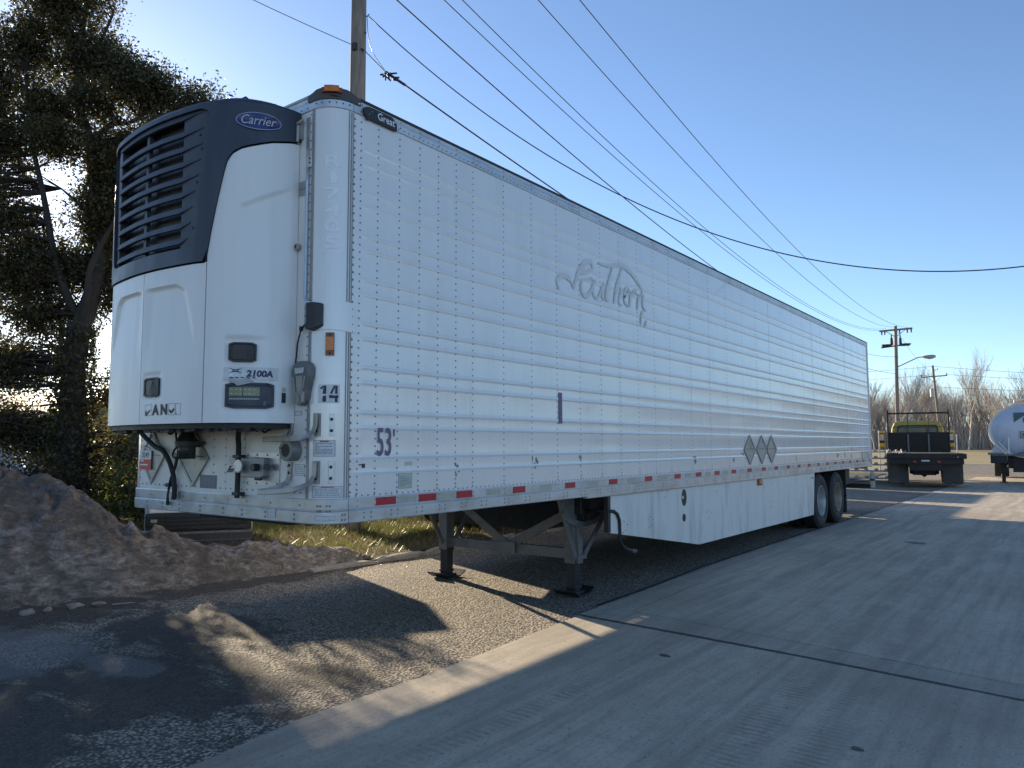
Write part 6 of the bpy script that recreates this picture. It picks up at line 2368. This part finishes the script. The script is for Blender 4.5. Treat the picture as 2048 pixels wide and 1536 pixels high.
mb = MB(); mb.prism([(-3.3, 2.65), (3.3, 2.65), (0, 3.9)], lambda u, v, t: (t, u, v), -4.3, 4.3)
build(mb, 'roof', STEELG, SH, local=True)
mb = MB(); mb.box(4.0, 4.03, -1, .1, 0, 2.1)
build(mb, 'door', TANKM, SH, local=True)
mb = MB(); mb.box(4.0, 4.04, .8, 2.0, 1.0, 1.9)
build(mb, 'window', GLASS, SH, local=True)

# ------------------------------------------------------------------ bare wood in the distance
def bare_tree_geo(h, seed, depth=5, spread=.42, side=4):
    r = random.Random(seed)
    trunk, twigs = MB(), MB()
    def grow(p, d, ln, rad, lev):
        n = 3
        pts, rs = [p], [rad]
        q, dd = p.copy(), d.copy()
        for i in range(n):
            dd = (dd + Vector((r.uniform(-.16, .16), r.uniform(-.16, .16), r.uniform(-.02, .12)))).normalized()
            q = q + dd * ln / n
            pts.append(q.copy()); rs.append(rad * (1 - .4 * (i + 1) / n))
        (trunk if lev < 2 else twigs).tube(pts, rs, side if lev < 2 else 3, cap=False)
        if lev >= depth:
            return
        k = {0: 6, 1: 5, 2: 4}.get(lev, 3)
        for i in range(k):
            t = r.uniform(.3, 1) if lev else r.uniform(.28, 1)
            j = min(int(t * n), n - 1)
            b_ = pts[j].lerp(pts[j + 1], t * n - j)
            az = r.uniform(0, 2 * PI)
            out = Vector((math.cos(az), math.sin(az), 0))
            nd = (dd * (1 - spread) + out * spread * r.uniform(.6, 1.15) + Vector((0, 0, .22))).normalized()
            grow(b_, nd, ln * r.uniform(.45, .68), max(rs[j] * .5, .012), lev + 1)
        if lev:
            grow(pts[-1], dd, ln * .6, rs[-1] * .8, lev + 1)
    grow(Vector((0, 0, -.3)), Vector((r.uniform(-.04, .04), r.uniform(-.04, .04), 1)).normalized(), h * .52, h * .011 + .03, 0)
    return trunk, twigs
protos = []
for k, (h, dpt, spr) in enumerate(((15, 4, .40), (17, 4, .34), (13, 4, .46), (16, 4, .30), (11, 4, .5))):
    tr, tw = bare_tree_geo(h, 40 + k, dpt, spr)
    mt_ = bpy.data.meshes.new('trunk'); mt_.from_pydata([tuple(v) for v in tr.v], [], tr.f); mt_.materials.append(TWIG)
    mc_ = bpy.data.meshes.new('crown'); mc_.from_pydata([tuple(v) for v in tw.v], [], tw.f); mc_.materials.append(TWIG)
    protos.append((mt_, mc_, tw, tr))
kinds = ['slender', 'tall upright', 'low spreading', 'tall narrow', 'small bushy']
spots = [(-27.5, 127, 1, 1.0), (-24.2, 122, 3, .92), (-22.3, 131, 1, 1.12), (-20.0, 118, 4, 1.0), (-18.6, 128, 0, 1.1), (-16.4, 121, 3, 1.1), (-14.6, 133, 0, .95), (-12.9, 119, 4, 1.1), (-11.0, 129, 2, 1.05), (-8.6, 124, 1, 1.18), (-6.9, 133, 3, 1.05), (-5.0, 120, 4, 1.05), (-3.1, 128, 2, .95), (-1.3, 122, 0, 1.0), (.9, 131, 1, 1.08), (2.9, 121, 2, 1.1), (5.2, 128, 3, 1.0), (8.2, 124, 0, 1.05), (11.5, 130, 1, 1.0), (15, 123, 2, 1.1)]
where = ['just right of the trailer rear edge', 'second from the trailer rear edge', 'third from trailer rear', 'in front of the lamp pole foot', 'right of the lamp pole', 'between the lamp pole and the leaning pole', 'far back between the poles', 'low in front of the leaning pole', 'right behind the leaning pole', 'tallest one, clear of the leaning pole', 'right of the tallest one', 'above the right mirror of the flatbed truck', 'between the tallest tree and the tank trailer', 'left of the tank trailer', 'behind the left rim of the tank trailer', 'above the tank trailer roof', 'behind the tank trailer', 'off the right edge, first', 'off the right edge, second', 'off the right edge, third']
rt = random.Random(9)
for (x, y, k, s), wtxt in zip(spots, where):
    t = thing('bare_tree', kinds[k] + ' leafless tree at the wood edge, ' + wtxt, 'tree', (x, y, gz(x, y)), rt.uniform(0, 6), 'leafless trees along the wood edge')
    s *= .70
    t.scale = (s, s, s)
    for nm, me in (('trunk', protos[k][0]), ('crown', protos[k][1])):
        o = bpy.data.objects.new(nm, me)
        COL.objects.link(o)
        o.parent = t
# the wood behind them as one mass, continuing to the right beyond the picture
def np_geo(m):
    v = np.array([tuple(p) for p in m.v], np.float32)
    f = np.array([list(q) for q in m.f if len(q) == 4], np.int32)
    return v, f
small = []
for k, h in enumerate((12, 14, 10, 13)):
    tr, tw = bare_tree_geo(h, 80 + k, 3, .36, 3)
    va, fa = np_geo(tr); vb, fb_ = np_geo(tw)
    small.append((np.concatenate([va, vb]), np.concatenate([fa, fb_ + len(va)])))
V_, F_, o_ = [], [], 0
def line_pts(n):
    out = []
    for i in range(n):
        u = rng.random()
        if u < .62:
            x = -48 + 120 * (u / .62); y = 133 + 26 * rng.random() ** 1.0 - .0 * x
        else:
            t = (u - .62) / .38
            x = 72 + 45 * min(1, t * 2.2) + 14 * rng.random(); y = 140 - 210 * t + 12 * rng.random()
        out.append((x, y))
    return out
for x, y in line_pts(430) + [(rng.uniform(-42, 26), rng.uniform(130, 165)) for _ in range(240)]:
    v, f = small[rng.integers(4)]
    a = rng.random() * 6.28
    s = rng.uniform(.6, .98)
    ca, sa = math.cos(a) * s, math.sin(a) * s
    w = np.stack([v[:, 0] * ca - v[:, 1] * sa + x, v[:, 0] * sa + v[:, 1] * ca + y, v[:, 2] * s + gz(x, y)], 1)
    V_.append(w); F_.append(f + o_); o_ += len(w)
# brushy undergrowth
nb = 42000
bx_, by_ = [], []
pp = np.array(line_pts(nb))
pp += rng.normal(0, .8, pp.shape)
pp[:, 1] -= rng.random(nb) * 8 * (pp[:, 0] < 70)
zb = np.array([gz(float(a), float(b)) for a, b in pp])
hh = rng.uniform(1.2, 4.6, nb)
dx, dy = rng.normal(0, .5, nb), rng.normal(0, .5, nb)
ang = rng.random(nb) * 6.28
wd = rng.uniform(.015, .05, nb)
ex, ey = np.cos(ang) * wd, np.sin(ang) * wd
q = np.stack([np.stack([pp[:, 0] - ex, pp[:, 1] - ey, zb], 1), np.stack([pp[:, 0] + ex, pp[:, 1] + ey, zb], 1), np.stack([pp[:, 0] + dx + ex * .4, pp[:, 1] + dy + ey * .4, zb + hh], 1), np.stack([pp[:, 0] + dx - ex * .4, pp[:, 1] + dy - ey * .4, zb + hh], 1)], 1).reshape(-1, 3)
V_.append(q); F_.append(np.arange(nb * 4, dtype=np.int32).reshape(-1, 4) + o_)
tag(fast_mesh('bare_wood', np.concatenate(V_), np.concatenate(F_), TWIG), kind='stuff')

# ------------------------------------------------------------------ evergreen trees, bushes, grass
def leaves(P, size, rng_, elong=2.1, droop=.25):
    n = len(P)
    d = rng_.normal(0, 1, (n, 3)); d[:, 2] -= droop
    d /= np.linalg.norm(d, axis=1, keepdims=True)
    e = rng_.normal(0, 1, (n, 3))
    s = np.cross(d, e); s /= np.linalg.norm(s, axis=1, keepdims=True) + 1e-9
    l = (size * rng_.uniform(.65, 1.35, n))[:, None]
    w = l / elong / 2
    v = np.stack([P, P + d * l * .45 + s * w, P + d * l, P + d * l * .45 - s * w], 1).reshape(-1, 3)
    f = np.arange(n * 4, dtype=np.int32).reshape(-1, 4)
    return v, f
def clumps(blobs, n_clump, per, cr, rng_, shell=.55):
    """blobs: (cx, cy, cz, rx, ry, rz, weight)"""
    w = np.array([b[6] for b in blobs], float); w /= w.sum()
    out, cs = [], []
    for i in rng_.choice(len(blobs), n_clump, p=w):
        b = blobs[i]
        d = rng_.normal(0, 1, 3); d /= np.linalg.norm(d)
        r = rng_.random() ** shell
        c = np.array(b[:3]) + d * r * np.array(b[3:6])
        cs.append(c)
        k = int(per * rng_.uniform(.5, 1.5))
        out.append(c + rng_.normal(0, 1, (k, 3)) * np.array([cr, cr, cr * .7]) * rng_.uniform(.6, 1.3))
    return np.concatenate(out), np.array(cs)
TX, TY = -13.45, 4.0
RU = Vector((.8, .6, 0))       # across the view
DU = Vector((-.6, .8, 0))      # away along the view
def tp3(u, d, z):
    return Vector((TX, TY, 0)) + RU * u + DU * d + Vector((0, 0, z))
def evergreen(name, label, limbs, blobs, n_clump, per, cr, size, seed, mat=LEAF, base=(0, 0, 0), group=None, twigs=True):
    r = np.random.default_rng(seed)
    rr = random.Random(seed)
    t = thing(name, label, 'tree', base, 0, group)
    mb = MB()
    allp = []
    for pts, rs in limbs:
        Pc = catpts(pts, 5)
        k = len(Pc)
        rad = [np.interp(i / (k - 1), np.linspace(0, 1, len(rs)), rs) * (1 + .08 * rr.uniform(-1, 1)) for i in range(k)]
        mb.tube(Pc, rad, 12)
        allp += [(p, q) for p, q in zip(Pc, rad)]
    trunk = build(mb, 'trunk', BARK, t)
    smooth_by_angle(trunk, 60)
    Pl, cs = clumps(blobs, n_clump, per, cr, r)
    b_ = np.array(base)
    v, f = leaves(Pl - b_, size, r)
    fast_mesh('crown', v, f, mat, t)
    if twigs:
        mb = MB()
        ap = np.array([tuple(p) for p, q in allp])
        for c in cs[::3]:
            dd = ap - c
            j = int(np.argmin((dd ** 2).sum(1) + 2.0 * np.maximum(0, ap[:, 2] - c[2])))
            a = Vector(ap[j]); c = Vector(c)
            if (a - c).length > 3.2:
                continue
            m_ = a.lerp(c, .5) + Vector((rr.uniform(-.15, .15), rr.uniform(-.15, .15), rr.uniform(-.1, .2)))
            mb.tube([a, m_, c], [.022, .013, .005], 4, cap=False)
        tw = build(mb, 'twigs', BARK, t, fix=False)
        tw['kind'] = 'stuff'
    return t
limbs = [
    ([tp3(0, 0, -.1), tp3(.02, 0, 1.5), tp3(-.05, 0, 3.2), tp3(.0, .1, 4.3)], [.40, .29, .25, .24]),
    ([tp3(.0, .1, 4.2), tp3(.18, .2, 5.0), tp3(.28, .3, 6.2), tp3(.05, .3, 7.6), tp3(-.1, .3, 8.6), tp3(-.32, .2, 9.4), tp3(-.35, .2, 10.6), tp3(-.2, .2, 12)], [.21, .17, .15, .13, .11, .09, .06, .03]),
    ([tp3(.02, .1, 4.1), tp3(.30, -.2, 4.8), tp3(.42, -.3, 5.5), tp3(.9, -.2, 6.6), tp3(1.5, .0, 7.4)], [.09, .075, .06, .04, .02]),
    ([tp3(-.1, .1, 4.5), tp3(-.5, .0, 5.5), tp3(-.9, .0, 7.2), tp3(-1.2, -.1, 8.6), tp3(-1.3, -.2, 10)], [.09, .075, .06, .04, .02]),
    ([tp3(-.05, .3, 8.45), tp3(.35, .3, 8.9), tp3(.9, .3, 9.0), tp3(1.6, .2, 9.45)], [.075, .06, .045, .02]),
    ([tp3(-.1, .3, 8.7), tp3(-.6, .3, 9.1), tp3(-1.3, .3, 9.15), tp3(-2, .2, 9.3)], [.07, .055, .04, .02]),
    ([tp3(.2, .3, 7.0), tp3(.9, .4, 7.6), tp3(1.8, .5, 8.1), tp3(2.6, .4, 8.5)], [.09, .07, .05, .02]),
    ([tp3(.28, .3, 6.2), tp3(-.3, .6, 7.0), tp3(-1.0, .8, 7.6)], [.07, .05, .02]),
    ([tp3(-.35, .2, 9.9), tp3(.1, .1, 10.6), tp3(.5, .0, 11.4)], [.05, .04, .02]),
]
bl = []
def B(u, d, z, ru, rd, rz_, w):
    c = tp3(u, d, z)
    bl.append((c.x, c.y, c.z, (ru + rd) / 2, (ru + rd) / 2, rz_, w))
for q in ((-.6, 0, 11.6, 1.0, 1.1, .9, 1.6), (-.1, .3, 10.5, .8, .8, .7, 1.2), (.8, .2, 10.0, .7, .7, .55, .9), (-1.6, .2, 10.6, .9, .9, .8, 1.2),
          (1.35, .2, 9.55, .75, .75, .5, 1.0), (2.35, .3, 9.25, .6, .6, .55, .8), (2.75, .3, 8.75, .5, .6, .55, .8), (1.9, .2, 8.5, .8, .8, .6, 1.2), (2.9, .3, 8.1, .45, .5, .45, .6),
          (1.1, .2, 8.2, .7, .8, .5, .9), (.55, .8, 7.4, .8, .8, .6, 1.0), (-2.2, .2, 8.6, 1.1, 1.1, 1.0, 1.7), (-1.9, .3, 6.6, 1.0, 1.0, .9, 1.4),
          (.8, .2, 6.9, .8, .8, .6, 1.1), (2.0, .4, 6.9, 1.1, 1.1, .8, 1.3), (3.0, .2, 8.85, .42, .45, .42, .5), (-3.0, .3, 7.4, .9, .9, 1.2, 1.5), (-2.6, .2, 10.2, .9, .9, .9, 1.2), (-1.0, .2, 9.3, .8, .8, .6, 1.0), (.3, -.2, 9.2, .6, .6, .4, .6), (-.7, .6, 5.7, .7, .8, .6, .9), (-2.6, .6, 5.4, 1.0, 1.0, .8, 1.1), (.1, .5, 6.9, .6, .6, .6, .9), (.0, .6, 5.6, .6, .6, .5, .7), (.35, .5, 6.4, .5, .5, .5, .6), (.4, .6, 7.6, .6, .6, .5, .7), (.5, .7, 5.0, .35, .4, .4, .35), (-.4, .6, 4.6, .4, .4, .5, .4), (.55, .7, 2.9, .3, .4, .5, .3), (-1.3, .3, 5.6, .8, .8, .7, 1.1), (-.5, -.3, 8.3, .6, .5, .5, .7), (.7, -.2, 8.0, .6, .5, .5, .7), (-2.6, .6, 3.3, .9, .9, .8, 1.0), (-2.9, .2, 2.0, .9, .8, .7, 1.0), (-1.6, .3, 2.0, .8, .7, .6, .9), (-.8, .4, 1.8, .5, .5, .5, .5), (1.0, .5, 1.5, .6, .6, .5, .5), (-1.2, .5, 4.6, .7, .8, .6, .8), (-1.5, .4, 3.4, .8, .8, .6, .7), (-2.6, .6, 3.6, .8, .8, .8, .6)):
    B(*q)
evergreen('evergreen_tree', 'large dark broadleaf evergreen with forked ivy-clad trunk left of the trailer', limbs, bl, 4000, 72, .21, .078, 21, base=(TX, TY, 0))
# its ivy and dead leaves round the trunk
iv = np.random.default_rng(5)
t_ = iv.random(5200) ** .8 * 4.2
an = iv.random(5200) * 6.28
rr_ = .26 + .16 * (1 - t_ / 4.4) + np.abs(iv.normal(0, .09, 5200))
Pv = np.stack([TX + np.cos(an) * rr_, TY + np.sin(an) * rr_, t_], 1)
v, f = leaves(Pv, .085, iv, 1.5)
tag(fast_mesh('ivy', v, f, LEAF), 'dark ivy climbing round the foot of the evergreen trunk', 'plant')

bl = []
TX, TY = -18.6, 1.6
for q in ((-.5, 0, 11, 1.7, 1.5, 1.6, 1.6), (.8, 0, 9.4, 1.3, 1.3, 1.2, 1.2), (-2.2, 0, 9.0, 1.2, 1.2, 1.0, 1.1), (1.0, 0, 6.6, 1.3, 1.3, 1.1, 1.2), (-.6, 0, 5.2, 1.4, 1.4, 1.0, 1.1), (1.2, .2, 4.4, 1.0, 1.0, .9, .8), (-1.8, 0, 3.6, 1.0, 1.0, .8, .7)):
    B(*q)
evergreen('evergreen_tree', 'second evergreen, farther back at the left edge where the sun shines through', [
    ([tp3(0, 0, -.1), tp3(.05, 0, 3), tp3(-.1, 0, 6), tp3(.1, 0, 9), tp3(0, 0, 12)], [.26, .2, .16, .11, .04]),
    ([tp3(0, 0, 4.5), tp3(.6, .1, 6), tp3(1.1, .1, 7.2)], [.1, .07, .03]), ([tp3(-.1, 0, 5.8), tp3(-.9, 0, 7.2), tp3(-1.5, 0, 8.4)], [.1, .07, .03])], bl, 1250, 70, .30, .09, 22, base=(TX, TY, 0))
bl = []
TX, TY = -21.5, 11.0
for q in ((0, 0, 3.2, 1.5, 1.5, 1.0, 1.2), (-1.2, 0, 2.6, 1.6, 1.6, 1.2, 1), (1.2, 0, 2.4, 1.5, 1.5, 1.2, 1), (.1, 0, 4.2, .9, .9, .6, .6)):
    B(*q)
evergreen('evergreen_tree', 'small rounded evergreen in the gap between the big trunk and the trailer', [
    ([tp3(0, 0, -.1), tp3(.05, 0, 1.5), tp3(0, 0, 3), tp3(0, 0, 4.6)], [.18, .14, .1, .03])], bl, 330, 60, .24, .12, 23, base=(TX, TY, 0))

def bush(label, cx, cy, rx, ry, h, n, seed, mat=LEAFB, size=.075):
    r = np.random.default_rng(seed)
    t = thing('bush', label, 'bush', (cx, cy, 0), 0, 'bushes behind the dirt heap')
    P_, cs = clumps([(0, 0, h * .5, rx, ry, h * .5, 1)], n, 46, .16, r, .45)
    P_ = P_[P_[:, 2] > .0]
    v, f = leaves(P_, size, r, 1.8, .0)
    fast_mesh('foliage', v, f, mat, t)
    mb = MB()
    rr = random.Random(seed)
    for c in cs[::5]:
        b_ = Vector((rr.uniform(-.3, .3) * rx, rr.uniform(-.3, .3) * ry, 0))
        mb.tube([b_, b_.lerp(Vector(c), .6) + Vector((0, 0, .1)), c], [.014, .01, .004], 4, cap=False)
    o = build(mb, 'stems', BARK, t, fix=False, local=True)
    o['kind'] = 'stuff'
bush('sunlit yellow-green bush at the left edge behind the heap', -13.2, 1.5, 1.3, 1.2, 1.9, 240, 31)
bush('dark bush at the foot of the forked trunk', -12.6, 3.2, .8, .8, 1.5, 130, 32, LEAF)
bush('bright bush right of the trunk beside the trailer nose', -11.6, 4.9, 1.0, 1.2, 1.45, 170, 33)
bush('tall dark bush behind the trailer nose', -13.6, 6.6, 1.3, 1.4, 2.3, 240, 34, LEAF)
bush('unseen tall loose shrub added for dappled shade, behind the parked van', -9.7, 4.0, .75, .75, 3.7, 105, 44, LEAF, .085)  # hidden by the trailer, added to dapple the van's shadow on the ground
bush('low dark bush behind the parked van', -11.4, 7.0, 1.1, 1.3, 1.3, 150, 35, LEAF)
bush('tall hedge bush hiding most of the pale shed, at the far left', -21.5, 3.0, 2.2, 1.6, 3.6, 420, 41, LEAF, .1)
bush('tall hedge bush between the forked trunk and the trailer nose', -19.5, 7.0, 2.0, 1.6, 3.0, 380, 42, LEAF, .1)
bush('dark bush far left, below the second evergreen', -15.6, .4, 1.3, 1.3, 2.3, 220, 36, LEAF)
bush('dark bush showing under the middle of the trailer', -10.8, 10.6, 1.3, 2.0, 1.6, 220, 37, LEAF)

gr = np.random.default_rng(8)
def blades(n, x0, x1, y0, y1, h, mat, name, wmul=1, dens=None):
    x = gr.uniform(x0, x1, n); y = gr.uniform(y0, y1, n)
    if dens is not None:
        k = np.array([dens(a, b) for a, b in zip(x, y)]) > gr.random(n)
        x, y = x[k], y[k]
    n = len(x)
    z = np.array([vz(a, b) for a, b in zip(x, y)]) - .01
    a = gr.random(n) * 6.28
    w = gr.uniform(.003, .008, n) * wmul
    hh = gr.uniform(.5, 1.3, n) * h
    lx, ly = gr.normal(0, .5, n) * hh, gr.normal(0, .5, n) * hh
    v = np.stack([np.stack([x - np.cos(a) * w, y - np.sin(a) * w, z], 1), np.stack([x + np.cos(a) * w, y + np.sin(a) * w, z], 1), np.stack([x + lx, y + ly, z + hh], 1)], 1).reshape(-1, 3)
    tag(fast_mesh(name, v, np.arange(n * 3, dtype=np.int32).reshape(-1, 3), mat, tri=True), kind='stuff')
patchy = lambda a, b: min(1, max(.05, .75 + 1.3 * mn.noise(Vector((a * .7, b * .7, 0)))))
blades(60000, -11, -4.15, 2.4, 14, .10, GRASSM, 'grass', 1.2, lambda a, b: patchy(a, b) * (.35 if a > -5 else 1))
blades(17000, -10.5, -4.05, 2.4, 14, .12, DRYM, 'dead_grass', 1.1, lambda a, b: 1.05 - patchy(a, b) * (.6 if a < -5.2 else .2))
# dry leaves and crumbs on the pavement along the kerb
n = 2600
x = -3.85 + np.abs(gr.normal(0, .28, n)); y = gr.uniform(-1, 9, n)
P_ = np.stack([x, y, np.full(n, .006)], 1)
v, f = leaves(P_, .022, gr, 1.5)
v[:, 2] = .004 + np.abs(v[:, 2] - .006) * .4
tag(fast_mesh('leaf_litter', v, f, DRYM), kind='stuff')
print('OBJECTS', len(bpy.data.objects), 'verts', sum(len(o.data.vertices) for o in bpy.data.objects if o.type == 'MESH'))
